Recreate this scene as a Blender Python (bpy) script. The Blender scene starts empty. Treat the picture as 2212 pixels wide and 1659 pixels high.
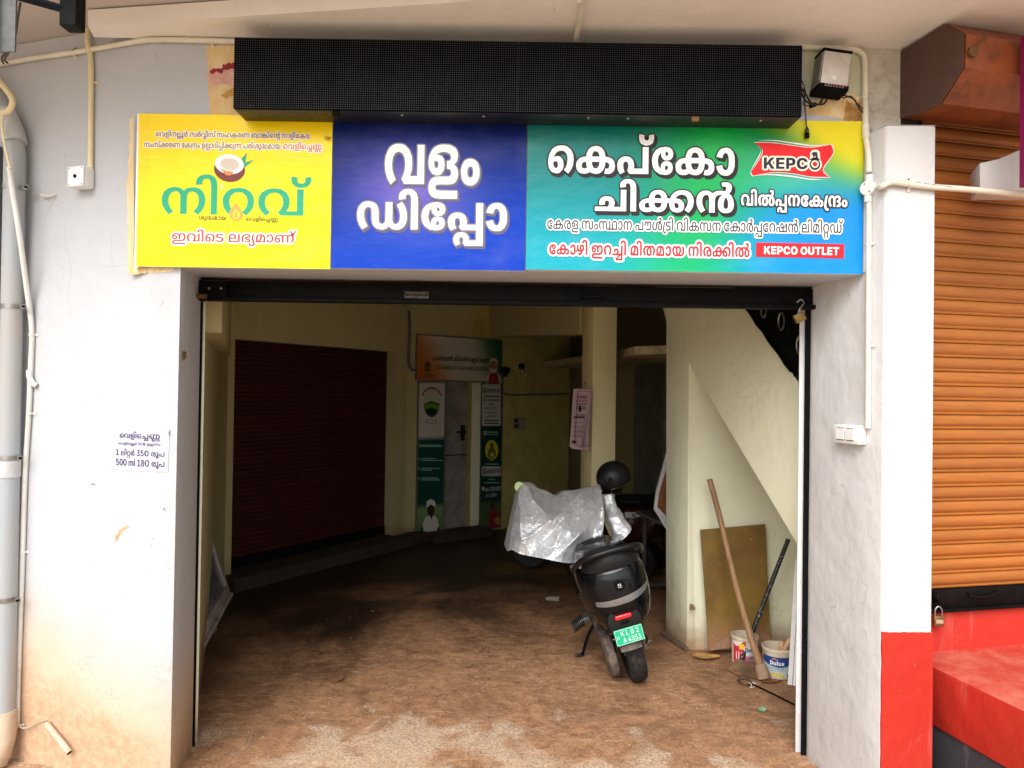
import bpy, bmesh, math, random
from mathutils import Vector, Matrix, noise
from mathutils.geometry import tessellate_polygon

# ------------------------------------------------------------------ camera, sky, sun, exposure
SC = bpy.context.scene
COL = SC.collection
R = math.radians
FOC, CX, CY = 1530.0, 1106.0, 829.5           # measured on the photograph at 2212 px width
PITCH, ROLL, EYE = R(0.6), 0.0145, 1.85
_F = Vector((0, math.cos(PITCH), math.sin(PITCH)))
_U0 = Vector((0, -math.sin(PITCH), math.cos(PITCH)))
_R = Vector((1, 0, 0)) * math.cos(ROLL) + _U0 * math.sin(ROLL)
_U = _U0 * math.cos(ROLL) - Vector((1, 0, 0)) * math.sin(ROLL)
cam_data = bpy.data.cameras.new('camera')
cam_data.sensor_width = 36.0
cam_data.lens = FOC / 2212.0 * 36.0
cam_data.clip_start, cam_data.clip_end = 0.05, 1000.0
cam = bpy.data.objects.new('camera', cam_data)
COL.objects.link(cam)
cam.matrix_world = Matrix((( _R.x, _U.x, -_F.x, 0), (_R.y, _U.y, -_F.y, 0), (_R.z, _U.z, -_F.z, EYE), (0, 0, 0, 1)))
SC.camera = cam

SUN_EL, SUN_AZ = R(45), R(196)                # the bright part of the overcast sky lies behind the camera
world = bpy.data.worlds.new('World')
SC.world = world
world.use_nodes = True
wn = world.node_tree.nodes
wn.clear()
w_out = wn.new('ShaderNodeOutputWorld')
w_bg = wn.new('ShaderNodeBackground')
w_sky = wn.new('ShaderNodeTexSky')
w_sky.sky_type = 'NISHITA'
w_sky.sun_disc = False
w_sky.sun_elevation = SUN_EL
w_sky.sun_rotation = SUN_AZ
w_sky.air_density, w_sky.dust_density, w_sky.ozone_density = 1.0, 4.0, 0.6
w_hsv = wn.new('ShaderNodeHueSaturation')     # an overcast sky is nearly grey
w_hsv.inputs['Saturation'].default_value = 0.22
w_bg.inputs['Strength'].default_value = 0.12
world.node_tree.links.new(w_sky.outputs[0], w_hsv.inputs['Color'])
world.node_tree.links.new(w_hsv.outputs[0], w_bg.inputs[0])
world.node_tree.links.new(w_bg.outputs[0], w_out.inputs[0])
sun_data = bpy.data.lights.new('sun', 'SUN')
sun_data.energy = 1.15
sun_data.angle = R(50)
sun_data.color = (1.0, 0.985, 0.97)
sun = bpy.data.objects.new('sun', sun_data)
COL.objects.link(sun)
# direction towards the sun: azimuth measured clockwise from +Y
_sd = Vector((math.sin(SUN_AZ) * math.cos(SUN_EL), math.cos(SUN_AZ) * math.cos(SUN_EL), math.sin(SUN_EL)))
sun.rotation_euler = _sd.to_track_quat('Z', 'Y').to_euler()
SC.view_settings.view_transform = 'Standard'
SC.view_settings.look = 'None'
SC.view_settings.gamma = 1.0
SC.view_settings.use_curve_mapping = False
SC.view_settings.exposure = 1.08
SC.render.engine = 'CYCLES'
SC.cycles.max_bounces = 8
SC.cycles.diffuse_bounces = 4
SC.cycles.sample_clamp_indirect = 6.0
SC.cycles.use_denoising = True

random.seed(7)

# outlines of the characters used on the signs, as coordinate pairs
GLYPHS = [
'-/+W,I,+,@,4,8,?,3,O,1-1,7-T,G.<-..M-O.R.-.Q.<.M.R.>/--Y/1-=/-,P.R,8.A+W..,6.;,D.D,V.G-<.B-W.<./.3.7.(.;-M.=->.;-1.5,Y.+,Q-Q,L-A,K-0,M,J,U,>-.,:-7,<-<,D->,P-=-)-:-0-4-4-,-5,O-1,A,V,=-7,N-D-2-J-G-E-T-7-Y,R-T,:-E,*',
'-F.R-W.Q.3.M.I.>.U-Y.Y-?.V,W.M,C.@,1.B,=/H,=/H.O02.O02,(.1,(-X,7.1,E.:,W.=-<.8-W.*.6-R.;-F.=-:.;-/.6,S-W,N-<,Q,X,Y,E-4,6,S+W,B,8,6,P,1-=,5-X,B.=,X.M-5.Q',
'-Q.=-<.;-+.5,P.,,I-R,I-P,J-N,I-I,H-C,I-7,M-/,R-)-(-(-3---6-;-5-D-0-J,Y-M,L-I,B-A,5-I,@-S,O.*--.--A.(-M-M-P-;-L,Y-?,K-5,G-(,F,E,L,6-*,1-D,6.+,F.@-..N-?.Q-S.R.5.Q.F.N.R.H/*.@//.5/1.)/--J.Q->.<-8.,-@.,-F..-F.9-G.A-K.F-Q.G-Y.C.3.6.:~/3,N/0,>.Y,2.O,,.B,)..,(-:,(-++Y,U+W,P+S,N+L,P+F,T+B-*+?-:+>/.+>/.+(-8+(,R+*,A+0,7+;,3+K,6,),A,5,J,:,V,<-6,=.+,=.:,>.D,B.H,H.I,P.H,X.B--.;-0..-1.,-1.,-C.E-?.S-:/+-2/1-(',
'+T04,401,B0*,L/P,Q/>,S.U,S,(,8,(,8.M,7/1,5/@,1/J,+/O+T/P+K/N+E/H+B/<+B/7+C/2+(/.*Y/5*Y/<+(/I+-/S+=0/',
'-:.R-K.P-W.I.0.=.,.>.>.N.V.R/5.P/C.J/N.?/V.20)-T0+-A/Y,T/N,;/=+W/),5/6,F/>-(/A-@/=-Y/2.7.T.=.I.;.B.5.=.).<-G.<,(-R,(-R-F-Q.)-L.5-E.;-;.=-+.7,R.(,M-@,P-(,X,F-3,5,Q+W,@,;,5,T,1-@,3-S,8.2,@.?,L.J-(.P',
'-=.R-V.N.5.C.@./.D-F.D--,R--,R,=/0,=/0.O/K.O/K,(.F,(.9,(.-,),T,),G,(,;,(,6,(,6-E,7-V,:.0,E.C,V.N~-=.=-0.;,Y.3,S-Y,R-H,R-B.(-B.(-G-X-Y-S.3-J.;~.Q*8.?*;.3*B.+*Q.(+4.(+6-X+G-R+S-J+X->,(-0+W,W+M,Q+<,Q+8,Q+1,S*S,X*K--*I-6*M-9*X-6+2-,+5,R+2,G+(,C+6,R+B-1+G->+E-G+>-L+3-N*X-L*K-F*A-;*:--*8,P*;,E*D,>*R,;+3,?+J,K,)-*,3->,7-I,6-S,5.),1.5,(.=+M.@+9.@+6.@+(.D*Q.I*M.Q*K.Y*M/.*R/2+)/3+6//+L.W,+/6,8/E+T/J+F/K+6/F*O/7*>/,*9',
',N*R,<*U,.+,+W+;+T+M,(,2,7,B,N,G-3,B-C,3-H+M-B+5-3*X~,N,4,E,3,=,.,8+X,7+M,8+A,=+9,E+5,N+3,W+5--+9-2+A-3+M-2+X--,.,W,3~,N+A,C+C,;+I,6+R,5,,,7,6,>,A,I,:,B,4,@,.,B+Y,F+U,N+T,V+U-(+Y-*,.-(,4,T,9--,A-4,6-6,,-4+P-++F~,E.R,R.Q-).M-5.>-9.)-4-6-*,?,B,B,K-7,O-X,K.6,F.;,>.=,7.<,1.;,,.O,7.R',
'.9+W.*+Y-P,,-G,4-@,?-<,M-:-,->-E-I.+.*.A...H.;.X.@/4.</?.//C-Y/B-R/A-M/U-Y/X.7/Y.C/X.M/T.X/G/)/9.U.T.C.=.?.8.0-V-Y-B-V-+-X,I..,>.9,:.B,<.H,B.L,M.M-,.L-=.G-N.>.,.2.7-Y.<-K.=-<.<-1.7,Y./,S-W,M-<,P,W,Y,E-4,6,T+W,B,8,6,P,1-=,6-Y,D.=-).M-8.Q-J.R.,.Q.<.K.>.J.@.I.W.5/3-L/7-./4,F/+,4.N,)',
'.U.R/8.O/G.E/N.:/R.+/T-H/T-5/U,Q/Y,C0/,=0:,;0I,@0S,P0W-80T-P0L.20?.C0S.S12.=1=-V1A-71?,U1:,D12,70X,-0J+Y0:+W/U,)/E,3/=,?/9,O/8-//8-E/7.)/2.5/+.;.S.=.I.;.B.5.=.).;-G.;,(-R,(-R-D-Q-Q-Q.(-L.5-D.;-:.=-*.7,Q-Y,M-@,P-(,X,F-3,5,Q+X,@,;,5,T,1-A,3-T,8.2,@.?,K.J,Y.P-8.R-P.M./.>.,.>.=.M.G.Q',
'-F.R-W.Q.3.M.I.>.U-Y.Y-?.V,W.M,C.@,1.B,=/H,=/H.O02.O02,(/.,(/(,).L,(.>,(.1,(-X,7.1,E.:,W.=-<.8-W.*.6-R.;-F.=-:.;-/.6,S-W,N-<,Q,X,Y,E-4,6,S+W,B,8,6,P,1-=,5-X,B.=,X.M-5.Q~02,E02*G-P*G-D+).>+L.Q+Y/2,3/G,,.G+7.9+-.-*W..+(.<+).M+)/I+)/I,7',
'+E04,*01,>/Y,H/O,O/A,R//,S.K,S,(,8,(,8.G,7/-,3/>,-/J+S/Q+B/T+9/R+2/M+//C+2/9+;/6+E/:+H/D+F/O+>/X+W/T,)/M,*/C+Y/3+N.Y+;.U+*.X*P/1*L/C*P/U+-0/',
'.U.R/8.O/G.E/N.:/R.+/T-H/T-5/U,Q/Y,C0/,=0:,;0I,@0S,P0W-80T-P0L.20?.C0S.S12.=1=-V1A-71?,U1:,D12,70X,-0J+Y0:+W/U,)/E,3/=,?/9,O/8-//8-E/7.)/2.5/+.;.S.=.I.;.B.5.=.).;-G.;,(-R,(-R-D-Q-Q-Q.(-L.5-D.;-:.=-*.7,Q-Y,M-@,P-(,X,F-3,5,Q+X,@,;,5,T,1-A,3-T,8.2,@.?,K.J,Y.P-8.R-P.M./.>.,.>.=.M.G.Q~10.X0U/(0J/,0;/:07/O07/X090.0Q0*0P/V0O/P0R/C0Y/=10/;1:/=1A/C1D/P1C/V1B0*1Y0.2)/X2*/O1W/:1I/,1>/(',
'-.-N-=-M-I-H-Y-7.,,T.),C-U,8-Q,=//,=/9,(-D,(-:,6-A,A-C,Q->-2-7-7-.-9,T-6,M--,K,R,N,@,W,3,C+X,5,:,0,S,6-9,G-I~0(.R09.Q0H.M1+.=18-X1<-=17,P1+,80K+W08,60E,D0N,V0Q-<0L-W0>.604.;0(.=/N.;/D.6/5-W/0-</3,X/:,G/G,7/;,(/5,(/,,2.R,C.I,W.F->.J-Y.W.=/;.M/I.Q',
'-)+W,I,(,;,0,2,>,/,O,5-2,D-@,P-F-/-I-H-J/8-J/K-I/Y-H0=-?0I-10M,O0J,=0A,004,(/T+W/J+X/@,(/E,</K,;/Q,;0-,@02,O00,Y0*-./O-3/9-5-B-5-.-4,S-/,L-(,J,O,L,D,S,=--,:-:,=-H,E-U,3-G,+-9+X~.?.R.Q.P/-.I/8.?/?.0/D-Q/E-</D,X/?,F/6,7/+,-.O+Y.?+W-Y,*-G,8-<,P-8-<-<.)-G.@-Y.N~.?.=.2.:.).1-U-S-S-<-T-,-W,Q..,@.?,:.O,@.Y,Q/)-,/*-</)-L.Y-Y.O.8',
'-K.R.,.Q.<.L.J.E.U.;/2-S/7-2/6,O/1,?/),3.Q,+.E+Y.7+W.(+Y-N,,-F,5-?,@-;-(-=->-F-N-S-X.3.).I-U.W-E/--/.U-..P-9.G-C.:-G.0-E.)-?-W-5-U-(-X,I.,,>.8,:.D,>.L,L.N-3.N-:.M-C.M-F.L-I.D.*.4.7-M.=->.;-2.7-(./,S-W,O-K,M-<,P,W,Y,E-4,5,T+W,B,8,6,P,1-=,6-X,C.=-).M-9.Q',
'-K.R.*.Q.8.L.N.:.G.<.Y.M/>.R/L.Q/V.M04.>01.=0C.N1).R1:.P1H.J1S.?2).22.-T20-A2,,T1S,;1B+W1.,51:,F1C-(1F-@1B-Y17.70Y.=0O.;0G.50B.(0A-Q0A-D0A,(/W,(/W-G/V.)/Q.5/J.;/>.=/4.;/,.5.Y.).W-R.W-E.W,(.<,(.<-@.;-O.9-Y.2.4.(.;-K.=-=.;-1.6,Y.-,Q-S,M-D,K-3,K-/,N,J,U,>-/,:-7,<-<,D->,P-=-)-:-0---5,O-1,A,V,=-7,N-D-3-J-G-E-T-7-Y,R-T,9-F,*-/+W,J,+,@,4,8,@,3,P,2-2,4-K,<..,G.>,W.I-7.P',
'-K.R.*.Q.8.L.N.:.S.+.W-6.W,(.<,(.<-@.;-O.9-Y.2.4.(.;-K.=-=.;-1.6,Y.-,Q-S,M-D,K-3,K-/,N,J,U,>-/,:-7,<-<,D->,P-=-)-:-0---5,O-1,A,V,=-7,N-D-3-J-G-E-T-7-Y,R-T,9-F,*-/+W,J,+,@,4,8,@,3,P,2-2,4-K,<..,G.>,W.I-7.P~1P.O1P,(/Q,(/F,6/R,H/Y-)0*-@/X-Y/M.7/=.=/3.;/+.5.X.).W-F.W,).<,).<-4.G...G.=.Y.M/?.R/P.P0,.J07.?0?.20D-T0F-A0D-*0>,I04,90/,=15,=15.O',
'.4-<.1,Q.(,:-I,+->+X-/+W,J,),;,4,1,C,,,T,H,Y,L,K,T,?-/,:-8,<->,@-G,R-J-<-G-W->.7-8.<-0.=,U.9,M.-,I-Q,--V,3.5,=.D,M.N-1.R-?.Q-J.M.(.>.1-Y',
'.E.R.W.P/3.I/>.?/E.0/J-Q/K-</J,X/E,E/=,7/1,-.V+Y.E+W.-,*-M,8-B,P->-<-@-R-E.2-M.@-Y.J.5.P~.E.=.8.:./.1.)-S-Y-<.(-,.+,Q.5,@.E,:.U,@/-,Q/0-,/0-</0-L/--Y.U.8~--+W,E,*,6,8,0,N,4-,,>-8,L-@,W-C-3-E-E-F-R-J/>-J/Q-I0.-H0C-?0O-10S,O0P,=0H,00:,(0)+W/P+X/F,(/K,</Q,;/W,;04,@09,O06,Y00-./U-3/?-5-F-5-1-4,U-/,N-(,K,O,N,D,V,=-0,:->,=-L,E-Y,3-K,+-=+X~--.R-C.O-Y.E-N.0-@.:-/.=,R.8,M.,,N-U,T-O-+-K-;-J-K-J-?-9,X-;,D-A,7-M,2..,7.@,F.N',
'-:.R-K.P-X.H.2.=.<-3.<,(-R,(-R-F-Q.)-L.5-E.;-;.=-+.7,R.(,M-@,P-(,X,F-3,5,Q+W,@,;,5,T,1-@,3-S,8.2,@.?,L.J-(.P~/R,(/D,)/8,-/.,5/(,?.U,M.T-,.X-E/1.+/C.A/H.H/T.X/Y/4/U/?/I/C/A/B/9/A/4/U/A/X/P/Y0+/X05/T0@/G0C/90<.T0+.=/X.8/I-V/A-B/>-+/@,I/G,>/R,:0),<00,B04,M05-,02-C0)-Y/L.7/A.</2.=.T.;.H.5.A.,.=-P.<-<.<,<-T,<-T-:.+.7.8.E.J.O/2.R/E.Q/V.K/X.J0(.I0?.50M-L0Q-.0P,N0K,?0E,50;,-0/,)~/Q,70/,60<,10F,)0M+Q0S+80Q+(0M*M0<*80,*E06*T0;+609+E03+O0++V/Q+X/E+V/<+O/7+E/5+7/9*T/D*E/3*8.U*L.Q+(.O+8.U+Q/*,)/5,1/B,6',
'-J+W--,),G,7,7,N,2-+,1-=,2-N,7.+,H.A-/.N-L.R.).Q.5.N.D.A.I./.D-O.8-C-X-@-C-D-8-P-4..-6.9-9.A-S.D-L.;-J./-M-W-V-S..-V.1...,.:-Q.?-J.?-C.>-..7,Q-W,L-<,Q,T--,A-B,9-H,9-N,9-Y,;.-,@./,J.-,S-V,W-L,S-H,H-K,<-Q,3-8,7-4,?-3,J-6-(-A-4-J-7-V-8.6-5.C-).G,I.B,7.3,*-Y+X',
'-,+W,Q+X,E,+,5,<,0,T,1-0,6-<,F-L-,-R-E-L-U-<.(-0.),T.(,G-U,;-E,+~-,-=,V-<,O-7,K-/,J,T,K,H,O,@,V,;-,,:-;,@-@,H-A,T-@-/-;-7-5-<',
'.?.R.Q.P/-.I/8.?/?.0/D-Q/E-</D,X/?,F/6,7/+,-.O+Y.?+W-Y,*-G,8-<,P-8-<-<.)-G.@-Y.N~.?.=.2.:.).1-U-S-S-<-T-,-W,Q..,@.?,:.O,@.Y,Q/)-,/*-</)-L.Y-Y.O.8~-)+W,I,(,;,0,2,>,/,O,5-2,D-@,P-F-/-I-H-J0>-J0S-I1/-F1:-?1E-11I,O1G,>1?,112,(0Q+W0D+Y09,+0/,30(,=/V,K/T-*/U-5/V->/V-A/V-D0...0?.B0U.N1?.R1P.Q2-.M2C.=2P-X2T-=2O,P2C,821+W1Q,62+,D24,V28-<22-W1U.61J.;1>.=0X.70G.(0=-C0=-@0=-<0<-40;-*0>,G0F,=0Q,:1+,?1/,N1-,X1(-.0P-30=-5-B-5-.-4,S-/,L-(,J,O,L,D,S,=--,:-:,=-H,E-U,3-G,+-9+X',
'-7.O,Y-T,P-,,M,9,N,*,Q+Q-)+D-9+@-@+A-G+B-I+,-@++-6+*,W+,,I+2,?+;,7+H,3+X,2,9,5-/,>-W,L.O',
'-:.R-L.P.(.H.3.;.<-6.<,(-R,(-R-G-Q.)-L.5-E.;-;.=-+.7,R.(,M-@,P-(,X,F-3,5,Q+W,@,;,5,T,1-@,3-S,8.2,@.?,L.J-(.P~/3.R/B.Q/O.M0-.?03.+01-O0)-D/N-;/M-</X-70.-/04,W05,L02,;0*,//O,(/<+W//+X.V,(/(,=/0,;/7,:/G,?/J,D/L,M/J,V/E-*/<-//.-1/)-1/)-F/.-F/;-G/D-L/H-S/I.)/H.2/C.8/2.=.T.:.H.2.A.(.=-L.<-7.<,J-W,K-V-:.(.+.5.?.I.M',
'-G.R.(.Q.7.M.N.=/(-X/,-?/*-..Y,P.R,D.I,:.8,/-U,*-:,(-7,(-++Y,U+W,P+S,N+L,P+F,T+B-*+?-:+>.Y+>.Y+(-8+(,R+*,A+0,7+;,3+K,6,),A,6,P,;-4,=-N,?.,,C.7,K.?-*.B-?.?-P.8.-.).9-E.=-4.;,Y.5,O.,,I-R,I-P,I-N,I-I,H-C,I-7,M-/,R-)-(-(-3---6-;-5-D-0-J,Y-M,L-I,A-A,5-I,@-S,N.*--.--A.(-L-M-P-;-L,Y-?,K-5,G-(,F,E,L,6-*,2-6,1-E,6.,,D.A-).N',
'-=+L-S+H..+<.2+,.0*S.,*J.(*P/0*P/0,8/K,8/K*<-P*<-H*I-L*Q-M+(-I+5-=+9-2+5-.+(-0*O-6*E,V*;,L*J,H+*,M+<-)+H~/K.O/K,(,6,(,6-E,7-V,:.0,E.C,V.N-=.R-V.N.5.C.@./.D-F.D--,R--,R,=/0,=/0.O~-=.=-0.;,Y.3,S-Y,R-H,R-B.(-B.(-G-X-Y-S.3-J.;',
'-P.R.-.Q.:.M.K.?.Q.+.K-I.D-A.9-;.9-<.D-7.L-/.Q,W.S,L.P,<.G,/.9,(-X+W-I+X-=,(-B,=-K,;-S,:.+,<.2,?.6,E.7,M.6,V.1-*.(-/-J-1-B-1-B-F-J-F-X-G.0-L.4-S.5.).3.2./.8-Y.<-O.=-@.;-3.5-*.+,U-P,Q-@,O--,Q,E,U,,,;+Y,5,C,3-.,6-G,<.*,G.;,W.H-8.P',
'-E+L.)+H.6+<.:+,.8*S.4*J.0*P/7*P/7,9/S,9/S*<-W*<-P*I-S*Q-U+(-Q+5-E+9-9+5-5+(-8*O-=*E-,*;,T*J,P+*,U+<-1+H~-.-N-=-M-I-H-Y-7.,,T.),C-U,8-R,=/7,=/7.O/S.O/S,(-D,(-:,6-A,A-C,Q->-2-7-7-.-9,T-6,M--,K,R,N,@,W,3,C+X,5,:,0,S,1-.,6-9,G-I',
',N*R,<*U,.+,+W+;+T+M,(,2,7,B,N,G-3,B-C,3-H+M-B+5-3*X~,N+4-*+:-.+B-/+M-.+W-*,-,V,2,N,3,@,-,<+W,;+L,<+B,@+:~,E.R,Q.Q-).M-5.>-9.)-4-6-*,?,B,B,K-7,O-X,K.6,F.;,>.=,7.<,1.;,,.O,7.R',
'.T.R/0.Q/:.M/J.>/G.=/Y.N0?.R0P.P1,.J17.?1?.21D-T1F-A1B,T17,;0X+X0D,50Q,G0Y-(1*-@0X-Y0M.70=.=03.;0+.5/X.)/W-E/W,(/<,(/<-G/:.)/5.5/..;.T.=.J.;.B.5.=.).;-R.;-E.;,(-R,(-R-G-P.)-L.5-E.;-:.=-+.7,R.(,M-@,P-(,X,F-3,5,Q+X,@,;,5,T,1-@,3-S,8.2,@.?,L.J-(.P-9.R-K.P-W.H./.=.+.=.>.M',
'-.-N-=-M-I-H-Y-7.,,T.),C-U,8-R,=/7,=/7.O/S.O/S,(-D,(-:,6-A,A-C,Q->-2-7-7-.-9,T-6,M--,K,R,N,@,W,3,C+X,5,:,0,S,1-.,6-9,G-I',
'/0.R/P.M06.<0F-T0K-20I,O0D,?0=,303,+/Y+Y/J+W/<+Y/0,,.Y,5.S,@.N-(.Q->.Y-N/5-X/G.)0*-U09-E0A-/07-.02-90(-C/M-G/C-E/<-?/8-5/7-(/9,I/@,>/K,:/W,>0-,L00-300-:0/-C0/-F0.-I/X.*/H.8/0.=.R.;.G.5.@.-.<-T.:-7.:-/.7,G.-,3-O,)-8+W-(+Y,L,-,@,7,8,D,3,U,1-7,5-V,@.=,Q.S-3.C,X.2,P-P,M-8,Q,P-),@-7,;-C,=-J,D-O,Q-P-3-P-=-Q-P-T.-.1.C.E.O',
'-Q.R.9.N.H.C.M.3.H-U.A-O.6-J.6-L.D-G.M->.O-2.M,Y.G,Q.<,K.+,I.),I-V,H-T,D.(,<.7,9.I,<.W,E//,W/2-A/2.L/C.L/C-7/D,G/4,5.R,).6+W.(+X-N,)-@,5-;,D-=,N-B,V-J-(-W-+-Y-+..-,.2-/.5-5.4-:.0->.*-@-R-@-F-@-F-T-N-T.(-U./-X.2.*.3./.0.7.).<-O.=-@.;-3.5-).+,U-O,O--,Q,E,U,,,;+Y,6,C,3-.,6-G,<.*,G.;,W.H-9.P~04+W/W+Y/J,,/8,@/:,J/2-G/2.O/M.O/M-1/N,N/S,C0(,=03,;0B,@0N,P0R-80O-P0G.10:.B0O.R1-.=18-V1<-71:,V15,F1-,80S,.0E+Y',
'-K.R.+.Q.:.N.Q.@/).2//-Q/1-8/1,(,6,(,6-9,7-R,>.2,H.@-+.N-9.Q~-<.=-/.8,W.,,S-O,Q-9,Q,8,N,9-4,S-E->-K.(-I.3-E.:~.4-U./-;-S,S->,9-:,<-F,=-Q,=.H,=.H-9.E-T.;.3.*.>.*.?.1.3',
'//+W.K+Y.7,0.4,2.0,4-N,I-C-1-?-K-A.*-F.9-I.=-T.I.1.P.A.R.V.O/4.D/>.2/A-K/?-4/7,S/,,B.P,5.L,2.H,0.4,(-N+W-<+Y-,,+,E,=,6,X,1-I,3.(,7.6,?.B,J.K,W.Q-5.R-L.M.-.>-J.0-A.:-5.=,Y.9,P.,,M-I,O-6,S,Y-),L-4,B-@,<-P,:.),;.2,=.7,>.;,@.I,N.S-1.W-K.T...K.:.@.=.4.9.,.-.)-K.,-3.5,O.D,@.G,?.K,>.T,;/.,:/>,</J,A/T,J0),U0--20/-C0+.,/Q.F05.S0E.40K-D0F,V09,=0.,3/S,+/B+Y',
'0).O0),(.Y,(.Q,).A,(.1,(,-,(,-,=.),=-L,:-V,E.),Y-V-8-P-=-H-?-?-=-9-8-4,Y-4,T-5,P,L,M,K,S,K-*,N-;,W-H-4-Q-H-T.,-P.:-F.A-8.C-(.B,M.=,B.7,9.1,=/@,=/@.O~0),E0)*G-G*G-<+).6+L.H+Y/),3/>,,.?+7.1+--W*W-W+(.4+).E+)/@+)/@,7',
'-K.R.*.Q.8.L.N.:.G.<.Y.M/>.R/L.Q/V.M04.>01.=0C.N1).R1:.P1H.J1S.?2).22.-T20-A2,,T1S,;1B+X1.,51:,F1C-(1F-@1B-Y17.70Y.=0O.;0G.50B.(0A-Q0A-D0A,+/W,+/W-G/V.)/Q.5/J.;/>.=/4.;/,.5.Y.).W-R.W-E.W,+.<,+.<-@.;-O.9-Y.2.4.(.;-K.=-=.;-1.6,Y.-,Q-S,M-D,K-3,K-/,N,J,U,>-/,:-7,<-<,D->,P-=-)-:-0---5,O-1,A,V,=-7,N-D-3-J-G-E-T-7-Y,R-T,9-F,*-/+W,J,+,@,4,8,@,3,P,2-2,4-K,<..,G.>,W.I-7.P~.M,;/*,9/8,4/B,*/I+P/6+//6+4/4+H/.+S.X+X.L,(.=+W.1+N.*+;.*+7.*+1.,*S.1*K.8*I.A*M.E*X.A+2.8+5.,+2-R+(-O+7.++B.<+G.I+E.R+>.X+4.Y*Y.W*K.Q*A.G*:.9*8.**;-P*D-I*R-F+3-H+D-N+S-W,,.1,4.>,9~0-,;0?,80K,-0I,-0V,815,;1A,:1L,52)+V2.+<2)*P1K*819*D1D*W1H+=1G+J1B+S1<+X14,(1-+X1(+T0W+K0V+;0V*90?*90?+;0>+K0:+T05+X0-,(/X+X/R+T/O+K/N+;/N*9/7*9/7+1/?,+/N,7',
'-F.R-W.Q.3.M.I.=.U-X.Y-=.U,Q.I,9.7+W-V,6.1,D.:,V.=-<.8-W.*.6-R.;-F.=-:.;-/.6,S-W,N-<,Q,X,Y,E-4,6,S+W,B,8,6,P,1-=,5-X,B.=,X.M-5.Q',
'+@.X+2/(*Y/,*K/:*F/O*G/X*I0.+/0*+./V+-/P+0/C+7/=+@/;+J/=+Q/C+S/P+S/V+R0*,70.,9/X,:/O,5/:+Y/,+N/(',
'-C.R.).O.9.G.E.;.>.=.G.G.P.N/5.R/N.M0-.?07.*0:-C09-/04,P0-,B/U,7/F,//1,*.G,(-:,(-++Y,U+W,P+S,N+L,P+F,T+B-*+?-:+>06+>06+(-8+(,R+*,A+0,7+;,3+K,6,),A,5,J,:,W,<-6,=.?,=/(,?/9,D/D,K/N-+/P-B/M-W/D.6/<.;/3.=/*.;.U.6.P.+.O-S.N-G.N,J.3,J.3-E.1.).*.5-Q.;-B.=-3.;,Y.6,P..,J-U,J-Q,I-N,I-I,H-C,I-7,M-/,R-)-(-(-3---6-;-5-D-0-J,Y-M,L-I,B-A,5-I,@-S,N.*--.--A.(-L-M-P-;-L,Y-?,K-5,G-(,F,E,L,6-*,2-6,1-E,3-W,9.4,D.A,Q.J-0.P',
'-7.R-X.O.A.E.5.1-Q.:-8.=,X.:,N.2,K.),L-S,P-N-(-I-9-H-<-H-K-G-X-D.7-9.=--.?,Q.>,E.9,:.1,1-W,+-I+X-7+W,H,),,,4,8,G,G,A,V,<-6,;-H,>-S,E-V,P-T,X-O---G-0-8-2-5-2,K-5,8-@,1-K,/.(,5.>,>.F,I.M,W.Q',
'/K.O/K,(,6,(,6-E,7-V,:.0,E.C,V.N-=.R-V.N.5.C.@./.D-F.D--,R--,R,=/0,=/0.O~-=.=-0.;,Y.3,S-Y,R-H,R-B.(-B.(-G-X-Y-S.3-J.;',
'-V.R.@.N.R.B.W.9.Y...W-T.R-L.G-E.4-C.0-C-Y-B-S-A-P->-O-:-U-3.1-1.2-1.E-/.Q-).W,R.Y,F.U,5.F,).;+X.,+W-O+X-@,(-3,,-<,@-L,<.+,:.5,;.;,=.?,E.;,L.0,O..,O-I,Q-<,Y-8-/-6-:-8-F-?-O-K-U.--X.2-X.<-Y.?...=.5.7.9-U.=-C.;-5.5-*.+,U-P,Q-@,O--,Q,E,U,,,;+Y,5,C,3-.,6-G,=.*,H.;,Y.H-<.P',
'+S+I+R+F+R+B+T+7,(+/,4+,,=+-,D+1,G+8,I+B,H+M,D,),>,<,5,W,2-B,7.1,B.O--.O,U.9,O-W,M-C,P-*,X,D-,,0-1+R-2+B-/+.,X*S,H*K,4*H+Q*K+B*T+:+0+7+A+7+G+7+L',
'-K.R.*.Q.8.L.N.:.G.<.Y.M/>.R/L.Q/V.M04.>01.=0C.N1).R1:.P1H.J1S.?2).22.-T20-A2,,T1S,;1B+W1.,51:,F1C-(1F-@1B-Y17.70Y.=0O.;0G.50B.(0A-Q0A-D0A,(/W,(/W-G/V.)/Q.5/J.;/>.=/4.;/,.5.Y.).W-R.W-E.W,(.<,(.<-@.;-O.9-Y.2.4.(.;-K.=-=.;-1.6,Y.-,Q-S,M-D,K-3,K-/,N,J,U,>-/,:-7,<-<,D->,P-=-)-:-0---5,O-1,A,V,=-7,N-D-3-J-G-E-T-7-Y,R-T,9-F,*-/+W,J,+,@,4,8,@,3,P,2-2,4-K,<..,G.>,W.I-7.P~1Q.X1C/(18/,1*/:0W/O0X/X1(0.1@0*1>/V1>/P1@/C1G/=1Q/;2)/=20/C22/P22/V200*2H0.2J/X2J/O2F/:27/,2,/(',
'-K.T.,.S.<.N.S.>/.-Y/2-@//,X.W,B.H,/.Q,D/O,D/O.Q0B.Q0B,(.8,(.*,:.4,H.;-(.>-=.9-U.-.2-L.8-8.3-*-U,X->-(-(-0,H-<,7,R+W,A,9,5,R,1->,5-X,B.=,L.G-(.N-8.S',
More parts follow.
